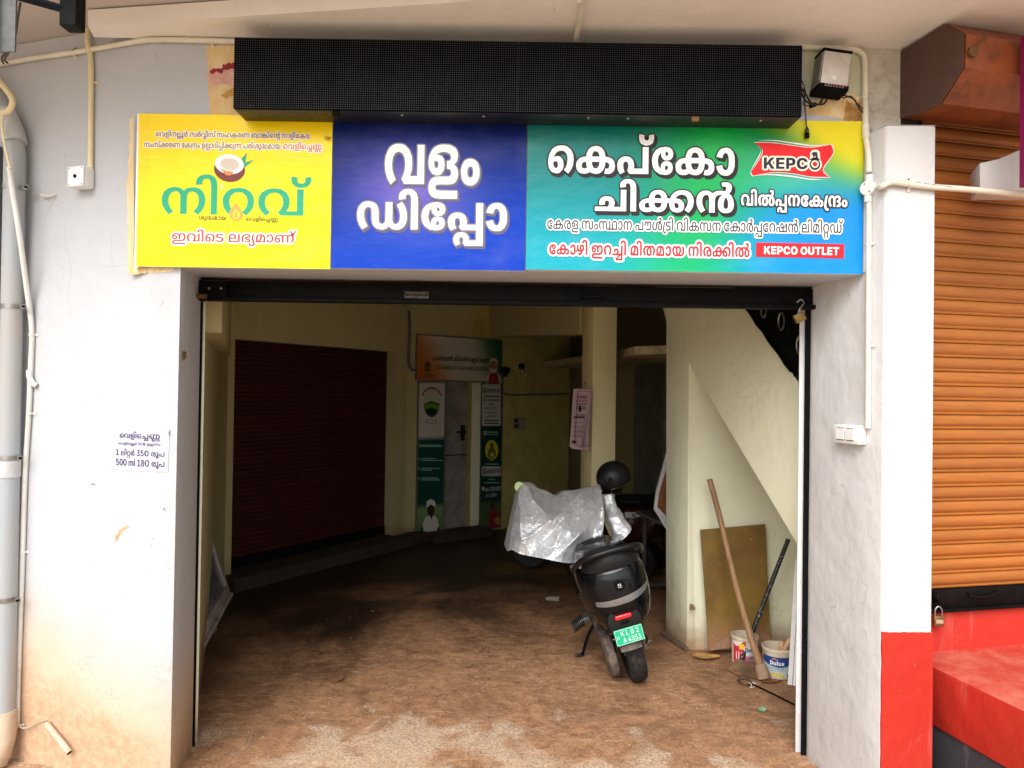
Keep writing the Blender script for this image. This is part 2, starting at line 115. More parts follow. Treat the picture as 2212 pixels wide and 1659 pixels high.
'-U.9-A.7-1.3,W.,,Q-T,P-Q,P-O,O-J,O-C,S-4-+-/-3-3-6-=-5-E-1-I-*-K,R-I,H-D,7-J,C-U,S.,-3./-H.*-T-O-X-=-T-*-F,M-;,I-,,H,F,N,6-,,2-8,0-F,5.,,E.A,Q.I-/.O-B.S-X.T.<.S.N.O/+.I/5.A/;.6/=.*/7-I.X-=.=-7.3-E.3-J.5-J.>-K.E-N.H-R.I-X.E.0.9.6~/?,O/;,>/2,2.Y,,.J,).4,(-@,(-2+Y-++X,Y+T,X+O,Y+J-*+G-1+D-@+C/;+C/;*Y-=*Y,U+),C+/,6+<,2+N,6,.,A,;,L,@-),C->,D.0,D.>,D.F,H.J,L.K,R.J,Y.E-,.?-..4-/.3-/.3-H.Q-A/--;/7-3/=-)',
'-1+W,T+Y,G,+,=,2,5,<,/,U,1-1,6-=,=-G,G-N,T-R-1-T-@-R-L-N-W-G.,-=.1-1.2,U.1,H.,,<-W,2-L,+-@+X~-1-9,W-4,S--,R,U,S,L,W,E-1,@-=,E-@,L-B,U-@---=-4',
'.X+W.A,).0,4-Y,@-T,P-R-3-R-F-Q-Y-M.1-G.6->.8-1.4-(-Y,X-N,W-A,Y-+-.,J-:,6,O+W,?,<,4,V,1-B,3-U,8.4,B.A,N.L-,.R->.T-W.P.7.F.@.9.E.).F-F.F-4.G,S.K,H.R,C/),A/1,C/7,G/<,Q/=-1/=.Q01.Q01-202,Q07,F0=,B0D,A0R,E1*,S1--91+-M0V./0K.B15.T1F.=1P-U1T-71R,W1L,F1D,818,.1)+Y0I+W00,)/N,8/R,9/@,*/5+X',
'+V05,802,G0+,T/O-(/<-*.Q-*,(,6,(,6.K,6/.,4/<,//F,*/J+U/K+N/I+I/D+G/;+G/6+H/2*U/-*T/4*S/<*U/I+(/T+;00',
'-P+W-/,),H,7,>,A,6,N,2-+,0->,2-O,7.,,H.B-1.P-R.T.1.S.?.O.H.I.O.A.T./.O-N.A-B.,->-Q-?-G-C-;-O-7.--9.8-<.@.).C-U.;-S.0-U-Y.*-V.2-X.4...0.7-W.;-O.;-I.:-5.4-(-V,U-=,Y,W-3,F-G,?-N,>-U,>.,,@.1,D.3,K.1,S.*,V-T,S-Q,I-S,?.(,6-:,:-7,B-6,L-9-*-E-6-P-:.+-;.@-7.M-,.R,J.M,8.F,0.<,*./+X',
'-J+N-X+M.2+I.@+<.E+,.C*S.?*L.=*U/<*U/<,90/,90/*;.-*;-T*J-W*Q-X*Y-T+2-K+6-A+2->*Y-@*M-D*D-+*:,T*I,P+*,V+=-3+J~-4-Q-E-P-S-J.+-B.2-9.8,T.5,F.1,:./,D/;,D/;.Q0/.Q0/,(-K,(->,8-C,C-E,R-A-/-<-4-4-6-*-3,V-+,U,R,X,@--,2,A+W,4,:,/,T,1-/,6-;,>-D,I-K,V-P',
'.?-=.=,Q.3,:-R,*-E+X-5+W,M,),<,5,2,E,,,V,S-+,V,O-+,E-6,A-B,F-I,V-K-=-I-V-B.3-6.9-,.5,W.+,S-O,--U,4.5,?.E,P.P-7.T-G.S-S.O.3.?.=.(',
'-4+W,K,+,@,4,8,@,3,P,1-2,7-T,H.=,T.G-1.N-B.S-V.T.7.S.G.N/-.>/;-Y/?-=/;,Q//,9.O+W.4,7.@,G.G,Y.J-=.F-U.8.2...7-S.8-E.6-8.1-..(,Y-O,T-A,S-1,S,W,U,M-),C-2,@-9,B-=,H-?,R-;-/-1-3,T-/,F,R,A-:,S-G-:-N-F-L-Q-H.,-9.1,T./,F.+,;-M,+-B+X',
'--+W,J,(,;,1,2,>,/,P,0-+,5-5,E-D,R-I-2-M-L-N/H-N0)-M07-K0N-C1)-41.,P1+,=0S,00D,(02+W/Y+X/N,(/U,B0(,A0-,A08,E0<,P0:,Y04--0*-1/J-2-B-2-2-1-(--,U,Y,S,Q,T,H-(,B-3,A-?,C-K,K.),2-L,*->+X~.H.T/*.R/:.K/F.@/O.2/S-R/U-=/S,Y/N,F/E,8/8,-/)+Y.H+W.,,*-K,9-?,Q-;->-?.*-K.A.-.O~.H.8.<.6.4.-.0-Q..-=.1,U.9,F.H,A.V,F/-,U/0-=/--W.V.4',
'-4-Q-E-P-S-J.+-B.2-9.8,T.5,F.1,:./,D/;,D/;.Q0/.Q0/,(-K,(->,8-C,C-E,R-A-/-<-4-4-6-*-3,V-+,U,R,X,@--,2,A+W,4,:,/,T,1-/,6-;,>-D,I-K,V-P~/S.Y/C/)/7/-/-/3.Y/;.T/P.U0).W01/F0+/E/X/D/R/F/H/L/C/S/A0*/C0//H01/R00/X0/0+0O010Q0)0R/Q0M/;0G/30=/-01/)',
'07.Q07,(,-,(,-,D..,D-N,?-W,J.)-)-X-7-M-<-A-7-=-)->,V->,R,K,O,K,V,J-,,M->,W-L-6-U-M-X.4-T.C-I.K-;.N-,.L,R.H,H.B,?.<,D/D,D/D.Q',
'.H.T/*.R/:.K/F.@/O.2/S-R/U-=/S,Y/N,F/E,8/8,-/)+Y.H+W.,,*-K,9-?,Q-;->-?.*-K.A.-.O~.H.8.<.6.4.-.0-Q..-=.1,U.9,F.H,A.V,F/-,U/0-=/--W.V.4~--+W,J,(,;,1,2,>,/,P,0-+,5-5,E-D,R-I-2-M-L-N0R-N15-M1C-J1O-D2+-520,R2-,?1V,11G,(13+W0U+Y0H,+0>,306,>02,L00-+00-601-?02-C02-F0=./0O.C15.P1S.T26.S2G.N2T.G3-.=3:-X3>-=3:,Q3.,92N+W23,72>,G2F,Y2I-=2D-U26.21R.81<.31,-X0T-C0S-?0S-;0R-40R-+0T,K1),B11,@1;,D1>,P1<,X17--1/-10Q-2-B-2-2-1-(--,U,Y,S,Q,T,H-(,B-3,A-?,C-K,K.),2-L,*->+X',
'->.T-O.R.+.L.9.B.H-4.H,(-T,(-T-J-S.)-N.3-I.7-A.8-4.4-)-Y,X-N,W-A,Y-,-.,J-:,7,O+W,?,=,4,V,1-A,3-T,8.2,A.@,M.K-+.R~0.+W/O+Y/B,,/8,4/0,@/,,N/*--/--D/8.)/M.?/Q.H0,.V01/20./;/U/>/N/>/G/=/A/V/P/Y0/0(0=/Y0G/U0S/H0V/80P.Q0<.907.40)-U/S-A/P-,/Q,N/V,D0.,A05,B0:,G0=,P0>-,0<-B04-U0(.1/N.7/>.9//.7.U.2.N.).I-N.H-:.H,8-W,8-W-7./.9.>.G.R.Q/=.T/S.R03.L07.K0:.I0Q.61--N12-/1/,G0W,40F,)',
'/M.T04.S0H.O0X.I1/.E1B.71O-X1W-D2(--1V,G1L,41;,)0U+W0E+Y07,,0-,4/W,@/S,N/Q--/T-D0-.)0B.?0F.H0T.V0X/20U/;0J/>0C/>0</=06/V0E/Y0V0(12/Y1=/U1H/H1L/81E.Q11.91,.40P-U0H-A0E-,0F,N0L,D0U,A1*,B1/,G12,P13-+10-@0Y-S0L..0B.200.7/M.8/9.7.Y.2.P.0.E-Y.<-L.6-=.4-+.6,L.<,C.E,A.M,C.T,M.V-..R-F.H.(.9.5.3.6.+.9-S.9-E.8-9.3-*-U,W-=-(-(-/,H-;,7,R+W,A,9,5,R,1->,5-W,B.=,M.F-).N-;.S-P.T.7.Q.M.I.S.D/2.7/?-Y/G-F/J-./H,N/C,?/<,4/1,+.U+Y.D+W.4+Y-Y,,-N,4-F,?-B,N-@-,-D-H-R.-.8.?.?.F/(.Q',
'->.T-O.R.*.L.7.B.3.B.G.P/..T/@.R/O.K0).A02.308-U09-B06,V0+,</M+W/0,7/<,J/C-+/E-@/A-X/7.4/).8.S.7.N.3.I.).H-J.H,(-T,(-T-J-S.)-N.3-I.7-A.8-4.4-)-Y,X-N,W-A,Y-,-.,J-:,7,O+W,?,=,4,V,1-A,3-T,8.2,A.@,M.K-+.R',
'-A.Q-0-S,Y-+,V,:,W,,-(+S-1+H->+E-F+E-L+F-P+*-F+)-;+(,Y+*,J+0,?+:,7+G,2+X,1,:,4-0,=-X,L.Q',
'->.T-Q.R.-.K.;.?.H-5.H,(-T,(-T-J-S.)-N.3-I.7-A.8-4.4-)-Y,X-N,W-A,Y-,-.,J-:,7,O+W,?,=,4,V,1-A,3-T,8.2,A.@,M.K-+.R~/>.T/O.S0*.O05.I0=.@0C.,0@-P09-D0,-<0,-=07-80?-00C,X0E,L0B,<09,/0*,(/G+W/8+X/-,(/2,C/9,A/@,A/M,D/Q,O/P,V/K-*/D--/8-./1-./1-J/7-J/C-K/J-O/N-T/O.(/J.4/;.8/,.6.S...L-U.I-F.H-2.H,J-X,L-W-;.(-U.6.=.N.N/,.S',
'2=,(08,(1-,<16,=1@,=1H,=2;,=~38.R3Q.O40.D4=./4@-S4A-B4A,(2/,(2/-A20-X26.72?.D2P.O~38.=3*.;2S.42M-Y2K-N2J-@2J,=3W,=3W->3W-M3U-X3N.43E.;~.U.R/8.O/G.E/N.:/R.+/T-H/T-5/U,Q/Y,C0/,=0:,;0I,@0S,P0W-80T-P0L.20?.C0S.S12.=1=-V1A-71?,U1:,D12,70X,-0J+Y0:+W/U,)/E,3/=,?/9,O/8-//8-E/7.)/2.5/+.;.S.=.I.;.B.5.=.).;-G.;,(-R,(-R-D-Q-Q-Q.(-L.5-D.;-:.=-*.7,Q-Y,M-@,P-(,X,F-3,5,Q+X,@,;,5,T,1-A,3-T,8.2,@.?,K.J,Y.P-8.R-P.M./.>.,.>.=.M.G.Q',
'.<.R.J.Q.V.K/..A/5.4/9-V/:-C/8-+/3,I/),9.N,..=+Y.(+W-?,(,Y,1-2,E-D,>-X,;.5,=.?,B.G,J.L,V.P-B.O-V.J.2.C.:.:.=.1.;.,.6.).-.(-O.(-7-?-7-?-L->.+-;.5-5.;--.=,W.;,P.6,K-V,M-G,O-<,5-6,1-F,0-V,5.;,C.L,O.Q-+.R-@.N-N.A-J.A.(.N',
'/L/Y/Y/X01/T0</G0?/908.T/X.=/T.8/E-V/<-B/:-+/<,I/C,>/N,:/W,<0,,B0/,M01-,0/-=0+-N/U.+/H.7/>.</0.=.T.;.H.6.A...=-V.:-:.:-/.9,N.5,?.-,3-O,)-9+W-(+Y,L,-,A,7,8,D,3,U,1-7,5-V,@.=,Q.S-3.C,X.2,P-P,M-8,Q,P-),@-8,;-C,=-K,D-O,Q-P-3-P->-Q-Q-U./.*.;.3.E.G.O/0.R/B.Q/R.K/V.I0;.60H-M0M-.0J,F0@,401,)/N+W/@+Y/4,,/*,4.U,?.Q,M.P-,.T-E/-.+/?.A/C.H/P.X/U/4/Q/?/E/C/</B/5/A/0/U/=/X',
'-.-N-=-M-I-H-Y-7.,,T.),C-U,8-Q,=/0,=/9,(-D,(-:,6-A,A-C,Q->-2-7-7-.-9,T-6,M--,K,R,N,@,W,3,C+X,5,:,0,S,6-9,G-I~/,,(/,-Y/+.2/(.9.W.<.R.=.H.9.D.+.F-Q.N-H/--E/6-E/M-J0,-X0:.90F.O1..O1.,(~.R.R//.P/;.J/D.</G-W/G,=0E,=0E-D0E-N0F-X0G.-0G.+06-D/R-5/9-0/.-0.N-2.A-6.6-=./-G.*.+...>.<.M.F.Q',
'-:.R-K.P-X.H.2.=.<-3.<,(-R,(-R-F-Q.)-L.5-E.;-;.=-+.7,R.(,M-@,P-(,X,F-3,5,Q+W,@,;,5,T,1-@,3-S,8.2,@.?,L.J-(.P~/R+W/D+Y/8,,/.,4/(,?.U,M.T-,.X-E/1.+/C.A/H.H/T.X/Y/4/U/?/I/C/A/B/9/A/4/U/A/X/P/Y0+/X05/T0@/G0C/90<.T0+.=/X.8/I-V/A-B/>-+/@,I/G,>/R,:0),<00,B04,M05-,02-C0)-Y/L.7/A.</2.=.T.;.H.5.A.,.=-P.<-<.<,<-T,<-T-:.+.7.8.E.J.O/2.R/E.Q/V.K/X.J0(.I0?.50L-L0Q-.0N,F0E,405,)',
'-F.R-W.Q.3.M.I.>.U.(.Y-@.U,U.I,?.7,,-W,<.1,J.:-).=-?.8-X.*.7-F.=-:.;-/.7,S-X,N-?,O-/,T,S-4,<,S,,,B,>,6,U,1-@,5.(,B.>,X.M-5.Q~-E,8-U,7./,1.:,).A+Q.G+8.E+(.A*M.0*8-R*E.+*T./+6.,+H-T+S-E+W-9+U-1+N-++D-)+7--*T-8*E,Y*8,J*L,E+(,C+8,I+Q,Q,)-),1-6,7',
'.O+W.;,).,,3-V,>-R,L-P-0-P-C-O-Y-K.4-D.;-8.=-).7,Q.(,M-@,P-(,X,F-3,5,Q+W,@,:,5,T,1-A,3-T,8.3,A.@,L.J-(.P-9.R-O.O.-.D.5.8.9.).:-H.:-2.;,O.@,C.G,=.R,;/),=/0,B/6,N/7-1/7.O/S.O/S-3/T,O/Y,C0/,=08,;0H,@0S,Q0W-80T-O0L.10?.B0T.R12.=1=-V1A-61?,V1:,F12,80Y,.0K+Y0:+W/U,*/C,:/F,:/6,+/++X~10.X0U/(0J/,0;/:07/O07/X090.0Q0*0P/V0O/P0R/C0Y/=10/;1:/=1A/C1D/P1C/V1B0*1Y0.2)/X2*/O1W/:1I/,1>/(',
'-5.,-9.<-B.I-Q.Q.4.T.D.R.Q.M/).F/0.</5-Y/3-H/--:.U-..G,W.6,Q-S,O-I,O-3,Q,R,W,C-.,9-:,2-I,0.),3.>,>.T-+.F,X.8,V.*-)-G-6-:-J-6-R-6.2-;.>-G.A.(.>.5.4.:...8.).3.(.*.+-L.2-<.9-+.<,J.8,8.*,*-Q+X-A+W-,+Y,H,-,T,F-/,B-:,A-B,B-G,E-J,N-G-+-@-:-9-K',
'-H.T.0.Q.B.I.P.=.D.?.N.I.Y.O/@.T0(.O0;.@0E.+0I-E0G-00C,Q0<,C01,8/S,//>,*.R,(-@,(-2+Y-++X,Y+T,X+O,Y+J-*+G-1+D-@+C0D+C0D*Y-=*Y,U+),C+/,6+<,2+N,6,.,A,;,L,@-),C->,D.H,D//,E/?,I/I,P/R--/T-C/R-V/J.3/;.8/5.7//.3/+.*/*-I/*,N.6,N.6-B.4-X.-.1-U.7-F.9-:.8-/.4,X..,R-X,Q-S,P-O,O-I,O-C,S-4-+-/-3-3-6-=-5-E-1-I-*-K,R-I,H-D,7-J,C-U,S.,-3./-H.*-T-O-X-=-T-*-F,M-:,I-,,H,F,N,6-,,2-8,0-G,3-X,9.5,D.B,S.L-3.R',
'-K.T.,.S.<.N.J.G.T.>//-X/3->//,R.U,9.C+W-Y,7.3,G.;-(.>-=.9-U.-.2-L.8-8.3-*-U,X->-(-(-0,H-<,7,R+W,A,9,5,R,1->,5-X,B.=,L.G-(.N-8.S',
'07.Q07,(.W,(.Q,).@,(./,(,-,(,-,D..,D-N,?-W,J.)-)-X-7-M-<-A-7-=-)->,V->,R,K,O,K,V,J-,,M->,W-L-6-U-M-X.4-T.C-I.K-;.N-,.L,R.H,H.B,?.<,D/D,D/D.Q~07,G07*D-L*D-=+,.5+L.I,(/,,5/E,+.H+9.9+..-*W.0+,.<+,.L+,/E+,/E,7',
'-R.T.4.S.E.O/,.B/8.3/?-Q/A-6/A,(,5,(,5-6,7-R,>.3,J.B-0.O-?.S~-?.7-5.4-..,-*-Q-(-<-(,9,Q,9-5,S-E-<-K-X-J./-F.5~.>-Q.:-:.0,W-R,A-M,C-X,C.0,D.N,D.N-9.K-R.B.0.3.:.4.;.;.0',
'.E+W.5+Y-Y,,-N,4-F,@-B,O-@-.-E-K-T.1.9.C.@.H.V.Q/>.T/S.S01.N0?.G0I.=0V-X1(-=0V,Q0J,908+W/O,70),G01,Y04-<0/-U/S.3/I.8/<.9/0.9.X.6.T.5.B.(.7-F.4-/.6,M.<,C.E,A.M,C.T,M.V-..R-F.H.(.9.5.3.6.+.9-S.9-E.8-9.3-*-U,W-=-(-(-/,H-;,7,R+W,A,9,5,R,1->,5-W,B.=,M.F-).N-:.S-P.T.7.Q.M.I.R.D/2.7/?-Y/G-F/J-./H,N/C,?/<,4/1,+.U+Y',
'/:+W.S,(.<,1.9,3.6,6-R,J-F-1-B-K-D.*-H.8-M.=-Y.K.7.R.I.T/..P/@.E/K.3/O-K/L-5/D,S/8,C/),6.W,3.R,0.<,(-T+W-@+Y-.,+,R,3,F,=,6,X,1-H,2.(,7.7,?.C,K.L-(.R-:.T-U.N...F.8.;-N.+-E.5-:.9-..5,Y.),W-I,X-8-+-)-2,P-<,G-H,B-V,@./,A.8,C.<,D.@,E.N,S.W-4/)-K.X.,.Q.6.H.8.?.5.8.,.6-K.9-5.A,T.N,F.R,E.V,C/.,A/9,@/G,A/R,F0),M00,X04-306-D02.+/Y.D0E.T0W.41*-D0X,X0K,>0?,401,,/P+Y',
'-Q.T.4.R.F.N.U.F/0.;/@-R/E-1/D,P/?,@/7,4/,,,.P+Y.@+W./+Y-T,,-K,5-D,@-?-)-B-?-J-O-Y-Y.:.*.F.(.Q-U//-C/6-,/(-,.V-7.N-?.C-B.;-A.6-<.3-4.2-(.3,L.9,C.A,A.K,D.P,O.R-1.R-:.Q-C.Q-F.Q-I.I-Y.:.3-T.8-F.7-:.2-1.,-*-U,W-=-(-(-/,H-<,7,R+W,A,9,5,R,1->,5-Y,D.>,O.G-,.N-=.S',
',X,J,X-@-0-T-;.4-K.J.?/H/D/H.*-P-X-Q~,5,(,5/H-1/H-1.P-0-O-1-9-1,(~.C,(-G-A.2.1/G,(',
',5,(,5/H.R/H.R.T-1.T-1.2.K.2.K-@-1-@-1,M.Q,M.Q,(',
',5,(,5/H-O/H.0/F.A/@.N/6.X/*/,.L/..:/,.(.X-K.N->.@-5./-/-N--,Q--,Q-R-E-R-U-U.-.,.0.:.-.H-U.Q-E.U-1.U-1,(',
'-V+X-?,(-*,0,J,>,=,P,4-5,1-Q,4.;,=.R,J/2-*/@-?/H-V/J.C/F/*/9/;.U/D.9.G.9.C.D.<.M.2.R-W.T-L.R-A.N-9.F-3.;-/-Q-0-A-4-4-:-)-B,T-W,N.2,P.<,U.C-,.G-7/D-7/=,Q/-,<.F,,.6+Y',
'-W+X-?,(-*,0,K,>,=,P,4-5,1-Q,4.;,=.R,K/2-*/@-?/H-W/J.</H.Q/@/1/2/?.R/G.;/J-Q/G-5/?,P/1,>.Q,0.<,(~-W,N.1,O.;,T.B-*.H-4.L-A.M-Q.L./.H.<.B.F.;.N.1.R-W.T-K.R-A.N-9.F-3.<-0./-/-Q-0-A-3-4-9-*-A,T-K,O',
'-P+X-;,(-(,.,J,8,?,E,7,V,5-7,5/H-1/H-1-;-5-+-@,R-P,N./,R.:-+.>-;.>/H/:/H/:-7/8,V/0,E.W,8.G,..4,(',
',/.T,//H/5/H/5.T.0.T.0,(-4,(-4.T',
',5,(,5/H-1/H-1,M.J,M.J,(',
'-H+W-4+Y,U,,,H,4,=,?,6,M,4-+,T-+-(,N-5,D-H,A.),D.6,N.:-).6-5.+-=-L-C-7-H,U-O,E.(,<.5,9.G,;.V,A/1,L/<,Y/D-7/I-I/J.)/I.9/D.F/<.P/1.V.V.Y.H.9.H.6.R../(-V/--I//-7/,-,.U-(.I-,.<-8.4-G.0-X.+.9-W.J-M.W->/)-).Y,L.S,?.I,4.;,,.*+Y',
'-V+X-?,(-+,1,L,>,?,Q,7-6,5-Q,7.:,@.Q,L/2-+/?-?/H-V/J.@/F.W/:/6.X/>.=.P.=.J.L.A.V.4/+-V/--H/+-<.X-2.N-*.B,W.2,U-Q,W->-*-.-2,S-<,J-H,E-V,C.4,E.A,L.J,V.P-3/?-3/7,L.X,8.A,*',
',:,(,:/H-N/H../F.=/B.H/:.P/1.U.W.W.K.R.8.G.+.7-V.7-T.I-N.X-?/,-(/*,L.W,@.N,6.B,..3,*-R,(~-),C-M,C.*,E.5,J.;,R.=-*.9-9.--C-N-G-)-G~-).,-J.,-Y.0.2.9.6.F.4.P./.X-W/+-K/--)/-',
',@,(,@,C.S,C.S,(~.,/H.,,(->,(->/+-=/+,D.>,D/+-:/H',
'-D+X-3+Y,U,,,H,4,=,>,7,K,4,Y,U,Y-(,L-4,D-E,A-V,D.0,N.4-,.0-<-U-G-?-L---L--.0-X/+-X/-,=/-,=/H.N/H.N/0-E-X-E.,-X.,.6.(.C-R.M-G.T-:.V-+.S,M.M,@.C,5.5,,-W+Y',
'-E+X-4+Y,W,,,K,4,A,?,;,K,8,Y,X,Y-+,L-6,C-E,@-V,D.0,Q.5-1.0-C-V-P-D-U-4-R-(-I,<-N,E/H.K/H.K/--./--)..-*..-9.8-M.<.2.7.D.+.P-J.T-2.R,S.L,D.B,7.5,.-W,(',
'-G+X-3,(,T,1,G,>,=,P,7-5,5-Q,7.:,=.Q,G/2,T/?-3/H-G/J.)/H.:/?.G/2.Q.Q.W.:.X-Q.W-5.Q,P.G,>.:,1.),(~-G,A-R,C.),H.0,R.4--.7-=.8-Q.7.3.4.C.0.P.)/(-R/--G//-</--3/(-,.P,Y.C,V.3,U-Q,V-=,Y---,,R-3,H-<,C',
',9,(,9.L,W.L,X.,,V.,--.?-;.K-L.O.(.L.2.E.:.:.?.*.;.*.E.>.U.K/7.O/M.I0+.:0/..00-R00,(/C,(/C-M/A-X/<../+.4.P.0.G-Y.D-L.D,(-W,(-W-O-U-X-Q.--I.2-@.4-3.0-*-Y,Y-J,Y,(',
'-,+Y,N,),B,0,;,;,9,J,9/H,Y/H,Y,O-),D-1,A-6,A-9,B->,*-7,(',
'-G+X-4+Y,V,,,H,4,>,>,8,K,5,Y,:-<,H-L-)-T-)-U,O.(,E.2,>.>,<.L,>.Y,D/3,M/<,Y/D-6/I-G/J-W/I.4/D.@/<.J/3.P.Y.R.L.O.>.I.2.?.(.2-U.2-T.E-L.S-<.X,Y.V,K.P,>.E,4.8,,-Y+Y~-G,?-Y,B.2,L.7-).2-8-X-C-G-G-5-C-)-9,W-)-),L-5,B~-G..-V.1...:.2.H...V-V/--G/1-8/---.V-*.H--.:-8.1',
'-4-Q-E-P-S-J.+-B.2-9.8,T.5,F.1,:./,D/;,D/;.Q0/.Q0/,(-K,(->,8-C,C-E,R-A-/-<-4-4-6-*-3,V-+,U,R,X,@--,2,A+W,4,:,/,T,1-/,6-;,>-D,I-K,V-P',
'/,+W.M+Y.@,-.3,7.7,7-U,)-<+W-*+Y,M,.,A,8,8,F,3,W,1-7,4-U,?.=,O.T-:.B-../,Y-N,W-9-),S-3,E-A,A-I,C-N,F-S,P-T-/-T.Q.H.Q.H-/.I,P.N,F.S,B/),A/6,E/A,R/D-+/E-9/C-M/<.//0.C/M.T0,.=06-U09-808,W02,G0),9/O,./?+Y',
'->.T-Q.R.-.K.;.?.H-7.H,(-T,(-T-J-S.)-N.3-I.7-A.8-4.4-)-Y,X-N,W-A,Y-,-.,J-:,7,O+W,?,=,4,V,1-A,3-T,8.2,A.@,M.K-+.R~/=.T/T.Q07.I0=.D0N.71*-Y12-F15-.13,N1.,?0X,40N,+0@+Y00+W/Q+Y/D,,/9,4/1,@/,,O/+-./0-K/>.1/V.C0+.H0A.Q1).T1=.S1N.N2*.G24.=2A-X2E-=2A,Q25,91U+W1:,71F,G1M,Y1P-<1L-U1>.313.80Y.90M.90C.60?.50-.(/T-F/Q-//S,M/Y,C00,A08,C0?,M0A-.0=-F03.(/U.5/P.6/J.8/D.9/<.9/-.7.U.1.K-T.I-H.H-9.H,--W,--W-9./.:.?.G.S.Q',
'/,.T/D.P/U.F0,.:01.*02-G02-304,R08,H0>,C0G,A0S,E1*,R1--91+-N0V./0K.C15.T1F.=1P-V1T-71R,V1L,E1C,816,-0Y+Y0F+W0-,)/M,3/E,@/@,Q/>-3/>-E/=-X/9.1/3.6/*.8.S.7.M.2.H.(.G-H.G,(-S,(-S-G-R.(-M.3-G.7-@.8-3.4-)-X,W-@,Y-,-.,K-:,7,O+W,?,=,4,V,1-B,3-U,8.3,A.A,M.K-*.R-<.T-U.P.7.A.2.A.E.O.P.S',
',6*8+M*=+<*J+8*T+6+/+9+>+B+J+P+R,1+T,D+Q,X+F,O+0,C+8,5+:,++7+Y+.,+*W,5*T,A*V,G+-,J+;,H+H,E+W,>,:,5,W,1-C,6.3,B.Q-7.Q--.;,Y-Y,W-E-(---/,E-7,.-;+M-<+<-:++-5*O-,*E,R*>',
'-W.T.5.S.B.P.S.E.Y.4.T-U.L-O.A-J.A-L.P-F.X-=/)-2.Y,X.R,P.F,K.6,I.5,I.0,H./,E.2,@.?,>.Q,A/.,J/7-,/:-I/:.P/O.N/O-6/U,F/@,3/*,).>+W..+X-T,)-D,5-?,F-A,P-G,X-O-+.(-..*-..1-0.4-2.6-6.5-9.3-<./-=-Y->-J->-J-W-U-W.--W.2.(.4.+.5...2.4.,.7-U.8-G.6-;.1-2-Y-+-M,X---(,F-,,.,;+Y,4,C,2-.,4-H,<.+,H.=,Y.J-=.R~0D+W04+X/Y,+/D,;/D,G/:-R/:.Q0..Q0.-/0/,P03,F09,B0A,A0N,E0Y,R1*-+1+-91)-M0T./0H.C13.T1C.=1N-U1Q-81O,W1J,G1A,914,.0W+Y',
',:,(,:/H-L/H../F.=/@.J/7.S/+.Y.N/(.>.Y.-.S-Q.J-E.=-;.--5-L-4,Q-4,Q-N-G-N.*-S.5.,.9.>.5.O.*/(-G/--)/--),(',
',:,(,:/H-L/H../F.=/A.J/8.S/,.Y.P/(.@.Y./.S-S.J-H.=-@.--;-L-9,M-9,M-T-G-T.*-W.5./.9.@.5.P.*/)-G/--)/--),(~.=,(-B-H.4-H//,(',
',.,(-</H.3/H/B,(.P,(.0-T-X.D-M/<-S/<-H.C-?-T,R,(~,S,U,S-=.O-=.O,U',
'-F,(,J,(,J,D-D,D-V,F.2,K.=,T.E-..J->.L-Q.J.2.E.B.=.N.2.W-V/*-E/,,I/,,I/H-G/H../E.D/=.U/0//.P/7.9/:-Q/7-7//,R.U,@.C,3..,+~-)/H-),(,:,(,:/H',
',:,(,:/H-)/H-)./.L./.L/H/:/H/:,(.L,(.L-E-)-E-),(',
',:,(,:/H--/H.:-H.B-:.L-(.U,D.Q,D.P-(.O-<.N-L.N/H/>/H/>,(.K,(-D-P-:./-/.B,T/*,Y/*-(.C-).--)-P-),(',
',:,(,:/H-9/H.*-N..-A.3-/.7,N.;,>.4,>.8,N.<-..A-@.E-N/5/H04/H04,(/F,(/F-R/F../F.@/G.S/G/3/I/3/D.R/>.>/9.-/5-R.E,(.),(-9-R-5.--0.>-*.Q,V/3,Y/3,Y.T-(.A-(..-(-R-(,(',
',2/,,2/H/-/H/-/,-Y/,-Y,(-8,(-8/,',
',2,(,2,C,R,C,R/,,2/,,2/H../H../,-@/,-@,C..,C..,(',
',R,U,R-B-+-T-7.2-F.C.D/H/:/H-Q-U-O-V~,:,(,:/H-)/H-).D-(-J-)-:-),(~.G,(-?-L-S.2/;,(',
',:,(,:/H.L/H.L/,-)/,-).-.F.-.F-D-)-D-),C.M,C.M,(',
',5,(,5/H-K/H.-.:.2.(.7-A.<-(.?,F.7,F.:-(.?-A.D.(.H.:/*/H0@/H0@,(/D,(/D-@/D-P/E.4/E.L/F/0/H/0/C.K/>.3/8-P/4-@.N,(.(,(-B-@-=-P-7.3-1.K-,/0-0/0-0.L-1.4-1-Q-1-@-1,(',
'-K+X-5+Y,U,-,E,5,:,B,3,R,0-4-*-4-/,X-:,O-J,L-Y,N.0,T.3-+.0-3-Y-9-H->-6-B,R-I,B-T,8.0,5.C,7.S,>//,I/;,W/C-7/I-K/J.-/I.>/C.L/:.W///+.S/-.B.3.B.1.K.,.Q-V.U-K.V-=.T-5.O-3.F-6.>->.8-L.4.*.0.B.(.T-N/,-?/0-+/.,M.Y,?.O,4.@,,..+Y',
',5,(,5/H-O/H.0/F.A/A.N/8.X/+/,.N/..=/,.+.X-N.N-C.@-:./-5-N-3,Q-3,Q-X-E-X-U.(.-.0.0.=.-.J-U.R-E.U-1.U-1,(~.4,(-:-I.9-I/5,(',
',5,(,5/H-5/H.3.-.=-M.F-9.O,R.K,R.J-7.H-O.G.2.G/H/E/H/E,(.D,(-K-=-?-Q-5.4-*.M-/.M-1.4-2-O-2-=-2,(',
',.,(-8/H.D/H/P,(.N,(.7-A.*.<-Q/:.)/:-Q.<-E-A-/,(~,X,M,X->.W->.W,M',
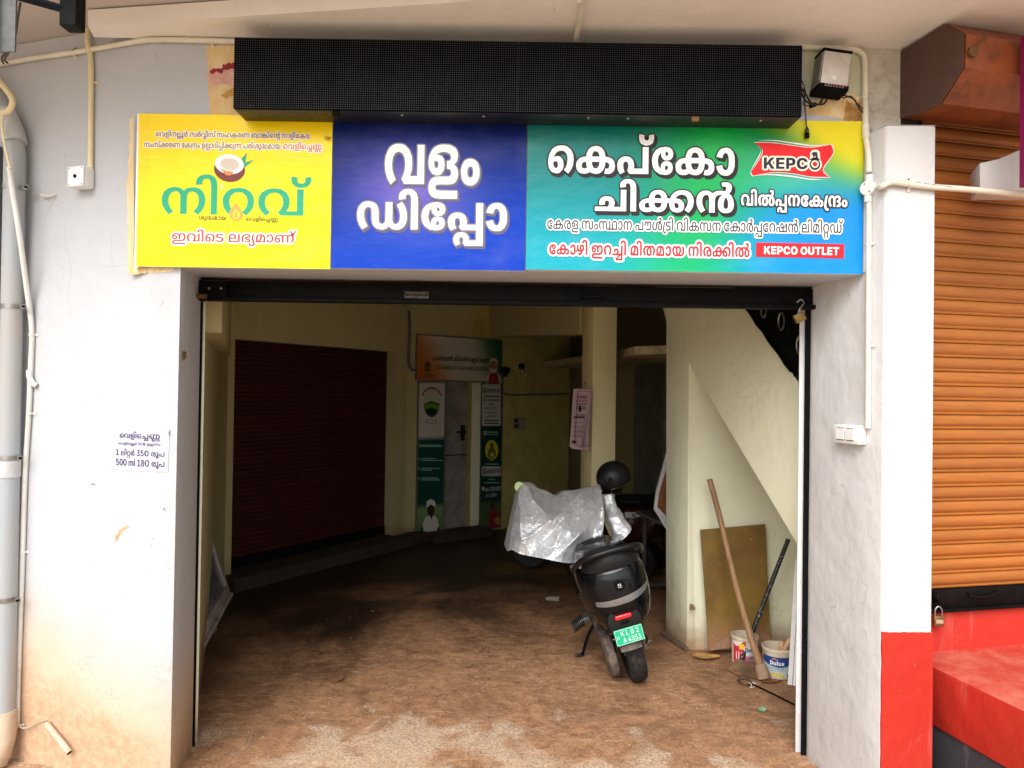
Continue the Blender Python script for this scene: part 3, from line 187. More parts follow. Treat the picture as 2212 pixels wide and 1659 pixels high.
'-W+X-?,(-),1,J,?,<,Q,4-6,1-Q,4.:,=.Q,K/2-+/?-@/H-W/J.C/F/)/9/:.W/B.>.F.>.B.G.;.N.2.R-X.T-L.R-B.N-:.F-4.<-/-Q-4-4-9-*-A,T-L,P-X,N.:,R.F-*.J-:.R-9-Y-9-Y.(/D.(/D-B/B-+/:,J/.,:.O,/.<,(',
'.(/P,Q+?,*+?-3/P',
'->+X,Q,+,:,9,3,D,/,P-(,V-0,I-@,E-M,H-R,O-N,V-A-(-)--,I-2,=-:,5-F,2-T,4./,:.:,C.C,O.I-,.M->.N.+.J.@.<.J.(-T-S-L.,-?./-3.,-.-W-1-Q-<-L-W-G.7-B.D-:.L-0.N,T.L,G.F,<.<,2..,+-P+Y',
',J+W,@+Y,8,,,3,4,2,=,3,F,8,N,@,S,J,U,S,S-),N-.,F-0,=-.,4-),,,S+Y',
'-9,(,./H-0/H-G./-S-5.,,8-T,8.--5.8./.N/H/P/H.F,(',
',0,(,0,M,O,M,O.T,0.T,0/H.9/H.9.T-K.T-K,M.9,M.9,(',
',5,(,5/H-P/H.1/F.A/B.M/;.V/2/).Y/+.L.X.:.L.,.:-W.:-U.O-O/,-@/2-)/0,M/*,A.S,6.G,/.7,*-V,(~-1,M-K,M-V,N.-,R.2,X.3-/.0-:-Y-B-K-D-1-D~-1.0-H.0-T.2.*.8.-.C.,.J-Y.P-H.U-1.U',
',:,(,:/H-)/H-),C.G,C.G,(',
'-F.L-F.4,*.4,*.L~,>/;-,/;-,,N-/,D-9,@-?,A-E,B-J,)-?+Y-4+X,U,),H,0,@,<,>,L',
'-9+X-*,(,N,.,C,8,:,F,5,W,3-:,5-O,:..,C.<,O.F-*.L-9.N-M.J-Y.@...6.0.6.0/H.O/H.O,(.0,(.0,>..,>-Y,3-M,*~-B,@-S,E.,,U.0-:.,-Q-S./-B.4-0..,W-Q,S-:,W,U-0,E',
',Y-F,Y,(,9,(,9.L,W.L,W.+,U.+-*.:-4.E-@.L-O.N.6.H.?.A.F.7.K.*.L-M.L,(.,,(.,-H.+-T-W.+-O.1-D.3-5.0-*-W',
'-B+W-/+Y,R,.,E,9,;,G,5,X,3-:,5-M,;.-,E.;,R.E-/.L-B.N-U.L.3.E.@.;.I.-.O-M.Q-:.O,X.I,G.@,9.3,.-U+Y~-B,?-L,A-U,E.-,U.1-:.--P-U..-L.3-B.4-8.3-0..,W-P,S-:,W,U-0,E-8,A',
',;,(,;,?-H-L-W.*...8.2.F...U-U/,-E/0-6/,-+.T,Y.C,:.C,<.T,B//,L/;,X/C-5/I-F/J-W/I.4/C.@/;.I/1.O.V.Q.H.M.4.@-P.4-C-V-3-6,E-6,C.T,C.T,(',
',G,(.1/+.1/-,;/-,;/H.S/H.S/,-7,(',
'--+W,H,*,7,8,3,B,1,N,6-/,A-<,R-B-3-F-G-H-Q-K-U-R-U-S-R.,-J.3-=.6-/.3,X.-,S-W,5.+,B.?,V.J-=.N-P.L.1.D.>.6.C-Q.C,(-V,(-V,;-U,;-M,0-?,(~-5,=-F,A-Q,K-U,Y-U-7-P-5-H-3-?-1-7-0-*--,S,Y,P,O,S,E-),?',
',9,(,9.L,X.L,X.6,Y.6-,.@-4.H-I.N-O.N-T.M-T.0-N.1-E.2-6..-+-V,Y-F,Y,(',
',9,(,9.L,Y.L,Y,(~,I/.,</3,6/?,</L,I/Q,V/L-)/?,V/3',
'-B*V,W+(,C+4,8+D,S+M,Y+E-1+?-B+<-O+>-Y+C..+L.0+Y.0,@..,@-Y,6-L,.-9,*-*,,,O,1,C,;,:,H,5,X,3-;,5-O,:./,C.<,O.F-*.L-9.N-M.J.(.@./.6.0.6.0.L.P.L.P,(.M+I.G+<.=+1.1+*-S*W~-B,C-T,H.-,V.0-;.--R-T./-B.4-0..,W-Q,S-;,W,W-0,H',
',9*Y,9.L,X.L,X.6-(.6-/.@-;.J-O.N.,.L.:.F.E.<.N...S-O.U-:.S,W.N,F.E,8.:,..,,(-O+X-;,*-/,3-(,>,Y,>,Y*Y~-F,@-X,E.1,U.5-:.1-Q-X..-F.4-5./-*-Q,X-:-*,U-5,E',
',J+X,<,,,6,9,<,G,J,M,X,G-+,9,X,,',
'-G+X-6+Y,Y,-,L,6,B,B,<,Q,:-1,@-M,G.*,R.<-J/H.9/H-1-W-*-W-1.-->.4-N.6.,.5.9.0.D-Y.M-N.R-@.T-0.R,Q.L,C.B,6.5,--X+Y~-G,@-X,D.1,P.5-0.1-A-X-M-G-R-7-M-+-A,Y-0-+,P-7,D',
'-F/J-W/H.4/C.A/:.K/..R.Q.T.?.N-U.G-F.;-4-D,(,T,(.+-K.2-K.*-C-P-<-@-:-0-;,U-@,I-I,A-T,<./,:.@,<.Q,B/-,L/9,X/C-5/H~-G/0-6/,-+.R,Y.@-+./-6-U-G-P-W-U.1...5.@.1.R-W/,',
'-E+X-2+Y,S,-,E,5,:,A,3,O,1-,-,-,-0,S-9,L-E,I-S,L.+,V..-3.+-A-S-K-E-O-6-K-,-A,5-I,=/H.P/H.P.U-1.U--.+-..+-=.8-T.=.9.9.K.-.W-L/)-4.Y,T.R,E.G,8.9,..(,(',
'-G+X-0,(,P,1,B,>,7,Q,1-6,/-Q,1.:,8.Q,B/2,P/?-0/H-G/J.+/H.>/?.L/2.V.Q/*.:/,-Q/*-6.V,Q.L,>.>,1.+,(~-G,K-V,Q.),X.--1./-?.0-Q./.1.-.?.).J-V.Q-G.W-7.Q-2.J-..?-,.1-,-Q-,-?-.-1-2,X-7,Q',
',,,E,,-7-;/H.6/H,Y-9,Y-8/0-8/0,E~-R,(-R,P-S-.-S.6.K.6.K,(',
'.?-P.?-.,N-.,N-P',
',6,(,6,I-G-P-S.*.).5.+.A.(.N-R.V-E.X-8.U-0.M--.?,3.?,5.Q,;/.,E/:,S/C-2/H-E/J-Y/I.8/C.F/;.P/0.V.T.X.E.T.0.N-W.E-L.8->-X-.-D,N-D,M/),M/),(',
'-F+X-1+Y,R,-,C,5,8,A,2,O,/-,-+-,-/,T-9,M-F,K-S,N.*,V.--0.)-<-Q-E-B-H-,-H-,.3-R.T-R.U,8.U,8/H.V/H.V.X-J-V-J...+./.<.+.J-U.U-J/)-</+--/),N.T,@.H,5.9,-.(+Y',
',:,(,:,M.W,M.W,(~.3/H.3,(-7,(-7.R-6.R,@.6,@/,-6/H',
'-9,3-9.J-U.J-U,3~,;-1,;-K.R-K.R-1',
'-A.T.+.P.>.C.J./.L-S.M-B.M-+-)-+-),D/4,D/4.Q/Y.Q/Y,(.V,(.H,(.;,),U,),F,(,:,(,5,(,5-B,6-T,9.0,E.D,X.P~-A.8-6.6-../-*-W-)-J-)-G.(-G.(-I-X-W-T.0-L.6~/(*8.G*;.9*C.0*R.-+5.-+6.,+G-X+S-P+X-D,(-7+W-,+N,X+=,X+9,X+1-(*U-,*O-1*M-8*P-;+(-8+1-0+4,V+0,J*X,E+8,V+E-7+J-E+G-O+@-T+6-V+(-T*L-M*A-B*:-1*8,S*;,F*D,>*S,<+5,A+N,N,--/,7-F,:-Q,:.+,8.5,4.A,,.J+P.M+<.M+9.M++.P*U.T*Q/)*O/5*U/9+,/:+8/6+N/,,./E,</T+V/Y+9/T*P/M*F/D*>/8*9',
',R*Q,=*T,.+,+V+:+S+M+Y,3,8,C,D,G,R,I-:,C-K,3-P,(-Q+M-P+?-K+4-:*V~,R,2,C,,,>+W,<+M,>+B,C+;,R+6-0+;-5+B-6+M-5+W-0,,~,R+A,G+C,?+I,:+R,8,,,;,6,B,A,N,;,H,6,E,/,G,),L+W,S+V-(+W--,)-.,/-,,5,X,:-1,A-9,6-;,,-8+P-0+E~,J.T,X.S-1.N->.>-B.)->-6-3,A,B,E,K-6,N-U,K.2,F.6,?.8,9.8,3.6,..Q,:.S',
'.A+W.1+Y-V,,-K,4-D,@-?,N->---A-D-L.)...?.3.H.@.V.E/2.A/;.6/>.//>.)/=-T/V.1/Y.B0(.P/Y/)/U/5/H/8/8/1.Q.P.9.K.4.=-U.4-A.1-,.3,N.8,D.B,A.I,B.N,G.Q,P.R-,.P-=.L-L.E-Y.;.1.0.7-R.9-:.4-+-V,W->-(-(-/,H-;,7,R+W,A,9,5,R,1->,5-Y,C.>,O.G-+.N-<.S-Q.T.5.R.G.L.J.K.M.I/2.6/A-N/F-//C,G/8,4.Y,)',
',P,X,P-B-*-S-6.1-D.A.E/H/6/H-M-W-K-W~,<,(,</H,X/H,X.@,X-H,X-;,X,(~.H,(-<-O-N.2/7,(',
',<,(,</H,X/H,X,@.F,@.F,(',
'-G+X-5+Y,W,,,J,4,@,>,:,K,8,Y,=-<,J-L-+-T-+-U,P.),G.2,A.>,?.L,@.Y,F/3,O/=-)/D-7/I-G/J-W/I.3/D.?/=.G/3.M.Y.O.L.M.>.G.2.=.).1-U.1-T.D-L.Q-<.V,Y.T,K.N,>.D,4.7,,-Y+Y~-G,<.(,@.5,J.9-(.5-9.(-D-G-I-4-D,Y-9,T-(,Y,K-3,@~-G.--W.0.0.:.4.I.0.X-W/0-G/3-7/0-,.X-(.I-,.:-7.0',
',=,(,=,<-I-J-Y.*.0.8.4.H.0.W-V//-F/3-5//-*.V,X.E,=.E,?.T,E/0,N/;-(/C-6/I-F/J-V/I.2/D.>/;.G/1.M.W.N.I.K.5.>-R.3-D-U-4-2,A-2,@.Q,@.Q,(',
',.,(-=/H.-/H/=,(.Q,(.-.)-V.F-K/<-Q/<-E.F-=.),L,(~,Q,X,Q-=.L-=.L,X',
',5,K,5-0-J/H.3/H,Q-3,Q-1.Y-1.Y,K~-Y,(-Y,R-Y-*-Y.6.A.6.A,(',
'-D+X,V,,,I,3,?,=,8,I,6,X,R,X,X,I-3,@-D,=-W,A.2,L.7-+.2-<-W-H-L-L->-M-.-M-../.(//.(/0,?/0,?/H.L/H.L/4-C-X-C.+-V.+.4-Y.A-Q.K-F.Q-9.S-*.Q,M.J,@.A,5.3,,-V+Y',
'-E+X-5+Y,Y,,,M,4,D,>,=,J,;,X,V,X-),J-5,@-E,=-W,B.2,O.7-0.2-D-W-R-D-W-3-T,X-L,>-P,H/H.I/H.I/0-./0-(./-)./-7.8-J.;./.7.A.*.N-I.R-1.P,R.J,C.@,7.4,.-V,(',
'-V+X-@,(-+,1,L,>,@,Q,7-6,5-Q,7.:,@.Q,L/2-+/?-@/H-V/J.;/H.O/?/./2/;.Q/C.:/F-Q/C-6/;,Q/.,>.O,1.;,(~-V,C.2,E.>,J.I,S.P-..U->.W-Q.U.2.P.B.I.O.>.X.2/+-V/--H/+-<.X-2.O-*.B,W.2,U-Q,W->-*-.-2,S-<,J-H,E',
'-D+X-0,(,Q,.,C,8,9,F,2,W,0-:,2-N,9.-,C.;,P.E-/.L-B.N.,.J.A.<.N-X.S-:.S-/,?-/,?-I.>-I.(-C-X-S-P.*-C..-6.*-.-S-+-D-+-1-.,S-7,I-E,F-N,H-V,L.),S.Q,M.E,8.0,*',
',5,(,5.L-0.L-0.3-1.3-6.?-=.H-F.M-P.N-W.N.+.L.+-W-T-Y-K-Y->-V-4-M-1-?-1,(',
'-C*V,U+),?+6,5+I-++P-/+J-7+E-C+C-N+E-V+I.)+P.*,(.*,@-Y,@-R,4-E,--4,*,X,+,K,1,@,9,8,F,2,W,0-:,2-P,8.0,A.=,L.G,Y.L-4.N-F.K-S.A.).5.*.5.*.L.X.L.X,,.U+M.O+>.D+3.6++-W*X~-E,K-Q,O.(-(.*-:.(-M-Q-Y-E.+-8-Y-0-M---:-0-(-8,O',
',.,(-I.2-I-A,5/H-8/H-H/.-Q.P-X.B.,.4-P.4-W.B.,.P.5/..E/H/G/H.4-C.4.3/N,(.I,(.3,I.,,V-Y-.-S-7.(-7-U-.-P,V-H,I-1,(',
'-G,(,H,(,H,O-F,O.,,T.5-).<-2.@-@.A-Q.@.0.<.>.5.G.,.N-E.R,H.R,H/H-G/H.//E.E/=.W/0/2.P/;.9/=-Q/;-7/2,R.W,@.E,3./,+~-1/H-1,(,5,(,5/H',
'-3+X,W,(,L,-,B,5,;,?,5-(,5.L-1.L-1-1-2,Y-7,R-=,M-F,L-Q,O-Y,W.*-1.*.L.W.L.W,(.,,(.+,K.-,K-Y,<-P,1-C,)',
'-2+Y,O,*,@,1,8,=,5,O,5/H-1/H-1,S-3,L-:,J->,J-A,K-H,+-?,(',
',+,(-.-N-.-*,..L-,.L-6.:-@-V-I-@-:-@-C-V-N.:-X.L.U.L-T-*-T-N.W,(-Y,(-M,?-B,U-9-9-H-9-?,U-5,?-),(',
',2,J,2-2-F/H.3/H,S-4,S-3/)-3/),J~-W,(-W,R-X-+-X.6.D.6.D,(',
]
TEXTS = {
'y1': '0:0 1:673 2:1575 3:2253 4:2488 5:3336 6:4139 7:4462 8:5400 7:6537 9:7236 10:8137 11:8372 8:9749 12:10886 13:12001 14:12980 15:13677 16:15184 17:16406 18:16893 3:17896 0:18131 19:18804 4:20045 17:20893 2:21380 10:22058 20:22293 13:22857 14:23835',
'y2': '8:0 21:1137 11:1572 22:2709 14:4121 15:4819 20:6326 13:6889 23:7868 24:8124 21:9011 25:9686 26:10336 17:11140 27:11626 3:12232 28:12466 3:13300 22:13535 29:14947 30:15271 31:16666 14:17499 3:18197 32:18431 29:19407 33:19730 34:20848 17:21539 35:22026',
'y3': '0:0 1:673 2:1575 3:2253 0:2488 36:3161 37:4028',
'y4': '4:0 3:848 38:1083 1:1717 39:2618',
'y5': '32:0 29:976 33:1299 34:2416 17:3108 35:3594',
'y7': '40:0 1:908 3:1810 0:2044 41:2718 42:3480 43:4283 44:4910 34:5158 17:5849 45:6335',
'b1': '46:0 47:962 48:1686',
'b2': '49:0 50:1210 51:1474 52:2082 53:2967',
't1': '54:0 55:727 56:1780 51:2665 55:3272 53:4325',
't2': '57:0 50:917 58:1182 59:2705',
't3': '46:0 50:962 60:1226 52:2459 61:3344 51:4248 55:4856 62:5909 63:6202 48:7149',
't4': '20:0 13:564 14:1543 2:2240 8:3158 21:4295 64:4730 17:6485 4:6972 31:8060 65:8894 66:9604 23:10588 41:10844 3:11367 1:11841 3:12743 13:12977 8:13956 4:15093 20:16181 13:16745 17:17724 7:18210 28:18909 20:19742 38:20306 67:20940 68:22028 42:23269 3:24072 34:24307 3:24998 69:25233 70:25867',
't5': '51:0 55:608 53:1661 71:2192 50:2873 72:3377 73:4342 74:5020 50:5938 75:6442 50:7193 76:7457 75:8492 53:9242 77:9774 61:11059 50:11963 78:12227 58:12979 50:14502 60:14767',
't6': '79:0 80:749 81:1360 82:2014 83:2760 83:3774 84:4548 85:5272 86:5954 80:6519 85:7131',
'kep': '79:0 80:749 81:1360 82:2014',
'p2': '0:0 1:673 2:1575 3:2253 4:2488 5:3336 6:4139 7:4462 87:5400 88:6051 89:6787 25:7687 26:8337 30:9140 21:10295',
'p3': '90:0 42:887 3:1690 69:1925 7:2559 91:3497 92:4144 93:4791 14:5678 6:6376 31:6699',
'p4': '92:0 93:647 93:1294 94:2181 95:3081 90:3619 96:4266 93:4913 14:5800 6:6498 31:6821',
'n1': '62:0 97:293 98:1178 53:2083 61:2614 75:3518 62:4269 99:4562 50:5912 55:6416 50:7469 100:7734 53:8943 59:9474 100:10790 75:12000 101:12751 102:13033 50:14233 51:14737 55:15345 62:16398 63:16691 48:17638',
'n2': '103:0 104:645 105:1297 106:2025 107:2747 105:3493 108:4220 109:4980 105:5902 108:6630 110:7389 104:8049 111:8702 112:9406 111:10110 87:10574 105:11225 108:11952 87:12952 105:13602 109:14330 104:15252 111:15904 106:16369 107:17091 111:17837 112:18541 113:19245 108:19850 106:20609 104:21331 105:21983',
'pm': '81:0 114:654 79:1604 115:2353 79:3016',
'gs': '116:0 80:665 80:1276 117:1888 115:2655 85:3318 118:4000 116:4782',
'G': '119:0',
'v1': '114:0 120:950 121:1356 122:1936 123:2445 80:3227 86:3839 124:4404 117:4903 118:5671 86:6453 86:7018 83:7584 83:8358 116:9132',
'v2': '115:0 82:663 125:1409',
'v3': '126:0 127:565 128:919 129:1783 130:2395 131:3244 96:3891 132:4538 91:5185',
'v4': '112:0 133:703 134:1278 135:1675 129:1936 136:2548 133:3174 129:3748 130:4360 130:4968 134:5577',
'v5': '137:0 130:624 138:1233 139:1502 140:2149 90:2796 92:3443 90:4090 139:4737',
'f50': '141:0 142:645',
'sp': '115:0 81:663 124:1317 82:1816',
'ph': '142:0 143:645 143:1290 144:1935 145:2580 145:3225 146:3870 142:4515 142:5400 142:6045 147:6690 142:7335',
'ph2': '148:0 140:647 90:1294 139:2181 91:2828 93:3475 93:4122 93:4769',
'c1': '54:0 46:727 47:1689 50:2412 61:2676 149:3581 150:4435 151:4792',
'c2': '8:0 7:1137 9:1835 10:2736 11:2971 8:4348 12:5485 13:6600 14:7579 15:8277 16:9783 17:11006 18:11492 39:12496',
'k1': '152:0 153:928 154:1733 155:2621',
'k2': '156:0 157:949 158:1597 159:2244 158:2892',
'kl': '79:0 86:749',
's1': '115:0 147:663',
'pro': '103:0 104:645 160:1297',
'be': '125:0 161:666 162:1270 163:1697 161:2340 162:2944',
'lu': '86:0 84:565 164:1290 83:2063 86:2838',
'du': '165:0 166:723 167:1365 166:1695 168:2337',
'pr': '103:0 104:645 160:1297 109:2066 111:2988 87:3453 113:4103',
'sc': '87:0 109:650 105:1573 104:2300 110:2953 88:3853 107:4590 160:5335 111:6104 88:6568 113:7305',
'd1': '90:0',
'd2': '131:0',
'd3': '91:0',
'd4': '169:0',
'd5': '92:0',
'd6': '139:0',
'd7': '132:0',
'd8': '96:0',
'd9': '140:0',
'd10': '90:0 93:647',
'd11': '90:0 90:647',
'd12': '90:0 131:647',
'd13': '90:0 91:647',
'd14': '90:0 169:647',
'd15': '90:0 92:647',
'd16': '90:0 139:647',
'd17': '90:0 132:647',
'd18': '90:0 96:647',
'd19': '90:0 140:647',
'd20': '131:0 93:647',
'd21': '131:0 90:647',
'd22': '131:0 131:647',
'd23': '131:0 91:647',
'd24': '131:0 169:647',
'd25': '131:0 92:647',
'd26': '131:0 139:647',
'd27': '131:0 132:647',
'd28': '131:0 96:647',
'd29': '131:0 140:647',
'd30': '91:0 93:647',
'd31': '91:0 90:647',
}

# ------------------------------------------------------------------ measuring: a pixel of the photograph as a point in the place
CAM = Vector((0, 0, EYE))


def ray(px, py):
    return _F + _R * ((px - CX) / FOC) + _U * (-(py - CY) / FOC)


def at(px, py, y):
    d = ray(px, py)
    return CAM + d * (y / d.y)


def onz(px, py, z=0.0):
    d = ray(px, py)
    return CAM + d * ((z - EYE) / d.z)


class Plane:
    """an upright plane through two plan points; s runs along it, z up, depth d towards the camera"""
    def __init__(self, p0, p1):
        self.p = Vector((p0[0], p0[1], 0))
        self.d = (Vector((p1[0], p1[1], 0)) - self.p).normalized()
        self.n = Vector((self.d.y, -self.d.x, 0))
        if self.n.dot(CAM - self.p) < 0:
            self.n = -self.n

    def hit(self, px, py):
        d = ray(px, py)
        q = CAM + d * (self.n.dot(self.p - CAM) / self.n.dot(d))
        return (q - self.p).dot(self.d), q.z

    def pt(self, s, z, d=0.0):
        q = self.p + self.d * s + self.n * d
        return Vector((q.x, q.y, z))

    def at(self, px, py, d=0.0):
        r = ray(px, py)
        return CAM + r * (self.n.dot(self.p + self.n * d - CAM) / self.n.dot(r))

    def moved(self, off):
        q = Plane((0, 0), (1, 0))
        q.p, q.d, q.n = self.p + self.n * off, self.d, self.n
        return q


# ------------------------------------------------------------------ materials
def lin(c):
    return tuple((v / 255 / 12.92) if v / 255 <= 0.04045 else ((v / 255 + 0.055) / 1.055) ** 2.4 for v in c)


MATS = {}


class NT:
    """small helper round a material's node tree"""
    def __init__(self, name):
        self.m = bpy.data.materials.new(name)
        self.m.use_nodes = True
        self.t = self.m.node_tree
        self.n = self.t.nodes
        self.b = self.n['Principled BSDF']
        self.co = self.n.new('ShaderNodeTexCoord')

    def link(self, a, b):
        self.t.links.new(a, b)

    def mapped(self, scale=(1, 1, 1), loc=(0, 0, 0), rot=(0, 0, 0), kind='Object'):
        mp = self.n.new('ShaderNodeMapping')
        mp.inputs['Scale'].default_value = scale
        mp.inputs['Location'].default_value = loc
        mp.inputs['Rotation'].default_value = rot
        self.link(self.co.outputs[kind], mp.inputs[0])
        return mp.outputs[0]

    def noise(self, scale, detail=4, rough=0.55, vec=None, dist=0.0):
        x = self.n.new('ShaderNodeTexNoise')
        x.inputs['Scale'].default_value = scale
        x.inputs['Detail'].default_value = detail
        x.inputs['Roughness'].default_value = rough
        x.inputs['Distortion'].default_value = dist
        self.link(vec if vec is not None else self.co.outputs['Object'], x.inputs['Vector'])
        return x.outputs[0]

    def ramp(self, fac, a, b, c0=0.0, c1=1.0):
        x = self.n.new('ShaderNodeMapRange')
        x.clamp = True
        x.interpolation_type = 'SMOOTHSTEP'
        for k, v in zip(('From Min', 'From Max', 'To Min', 'To Max'), (a, b, c0, c1)):
            x.inputs[k].default_value = v
        self.link(fac, x.inputs['Value'])
        return x.outputs[0]

    def math(self, op, a, b=None):
        x = self.n.new('ShaderNodeMath')
        x.operation = op
        for i, v in enumerate((a, b)):
            if v is None:
                continue
            if isinstance(v, (int, float)):
                x.inputs[i].default_value = v
            else:
                self.link(v, x.inputs[i])
        return x.outputs[0]

    def mix(self, fac, a, b):
        x = self.n.new('ShaderNodeMix')
        x.data_type = 'RGBA'
        for i, v in ((0, fac), (6, a), (7, b)):
            if isinstance(v, (int, float)):
                x.inputs[i].default_value = v
            elif isinstance(v, tuple):
                x.inputs[i].default_value = (*v, 1) if len(v) == 3 else v
            else:
                self.link(v, x.inputs[i])
        return x.outputs[2]

    def sep(self, vec=None):
        x = self.n.new('ShaderNodeSeparateXYZ')
        self.link(vec if vec is not None else self.co.outputs['Object'], x.inputs[0])
        return x.outputs

    def color(self, c):
        if isinstance(c, tuple):
            self.b.inputs['Base Color'].default_value = (*c, 1)
        else:
            self.link(c, self.b.inputs['Base Color'])

    def bump(self, h, strength, dist=0.01, prev=None):
        x = self.n.new('ShaderNodeBump')
        x.inputs['Strength'].default_value = strength
        x.inputs['Distance'].default_value = dist
        self.link(h, x.inputs['Height'])
        if prev is not None:
            self.link(prev, x.inputs['Normal'])
        self.link(x.outputs[0], self.b.inputs['Normal'])
        return x.outputs[0]

    def set(self, **kw):
        for k, v in kw.items():
            k = {'rough': 'Roughness', 'metal': 'Metallic', 'coat': 'Coat Weight', 'spec': 'Specular IOR Level', 'trans': 'Transmission Weight', 'alpha': 'Alpha'}[k]
            if isinstance(v, (int, float)):
                self.b.inputs[k].default_value = v
            else:
                self.link(v, self.b.inputs[k])


def mat(name, c, rough=0.6, metal=0.0, c2=None, ns=9.0, amt=0.6, bump=0.0, bs=70.0, stretch=(1, 1, 1), coat=0.0, spec=0.5, bd=0.004):
    """colour c broken up towards c2 by two scales of noise, roughness varied, fine relief"""
    if name in MATS:
        return MATS[name]
    t = NT(name)
    a = lin(c)
    b = lin(c2) if c2 else tuple(v * 0.78 for v in a)
    vec = t.mapped(stretch)
    n1 = t.ramp(t.noise(ns, 6, 0.62, vec, 0.4), 0.34, 0.7)
    n2 = t.noise(ns * 7, 3, 0.6, vec)
    f = t.math('MULTIPLY', t.math('MULTIPLY', n1, t.ramp(n2, 0.2, 0.75, 0.45, 1.0)), amt)
    t.color(t.mix(f, a, b))
    t.set(rough=t.ramp(n2, 0.2, 0.8, max(0.03, rough - 0.08), min(1, rough + 0.1)), metal=metal, coat=coat, spec=spec)
    if bump:
        p = t.bump(t.noise(bs, 5, 0.6, vec), bump, bd)
        t.bump(t.noise(bs / 9, 3, 0.5, vec), bump * 0.6, bd * 3, p)
    MATS[name] = t.m
    return t.m


def plain(name, c, rough=0.5, metal=0.0, spec=0.4):
    """printed ink and other small flat things: a colour with a faint mottling"""
    return mat(name, c, rough, metal, tuple(v * 0.93 for v in c), 30, 0.5, 0.0, spec=spec)


# ------------------------------------------------------------------ mesh building
ROOT = {}


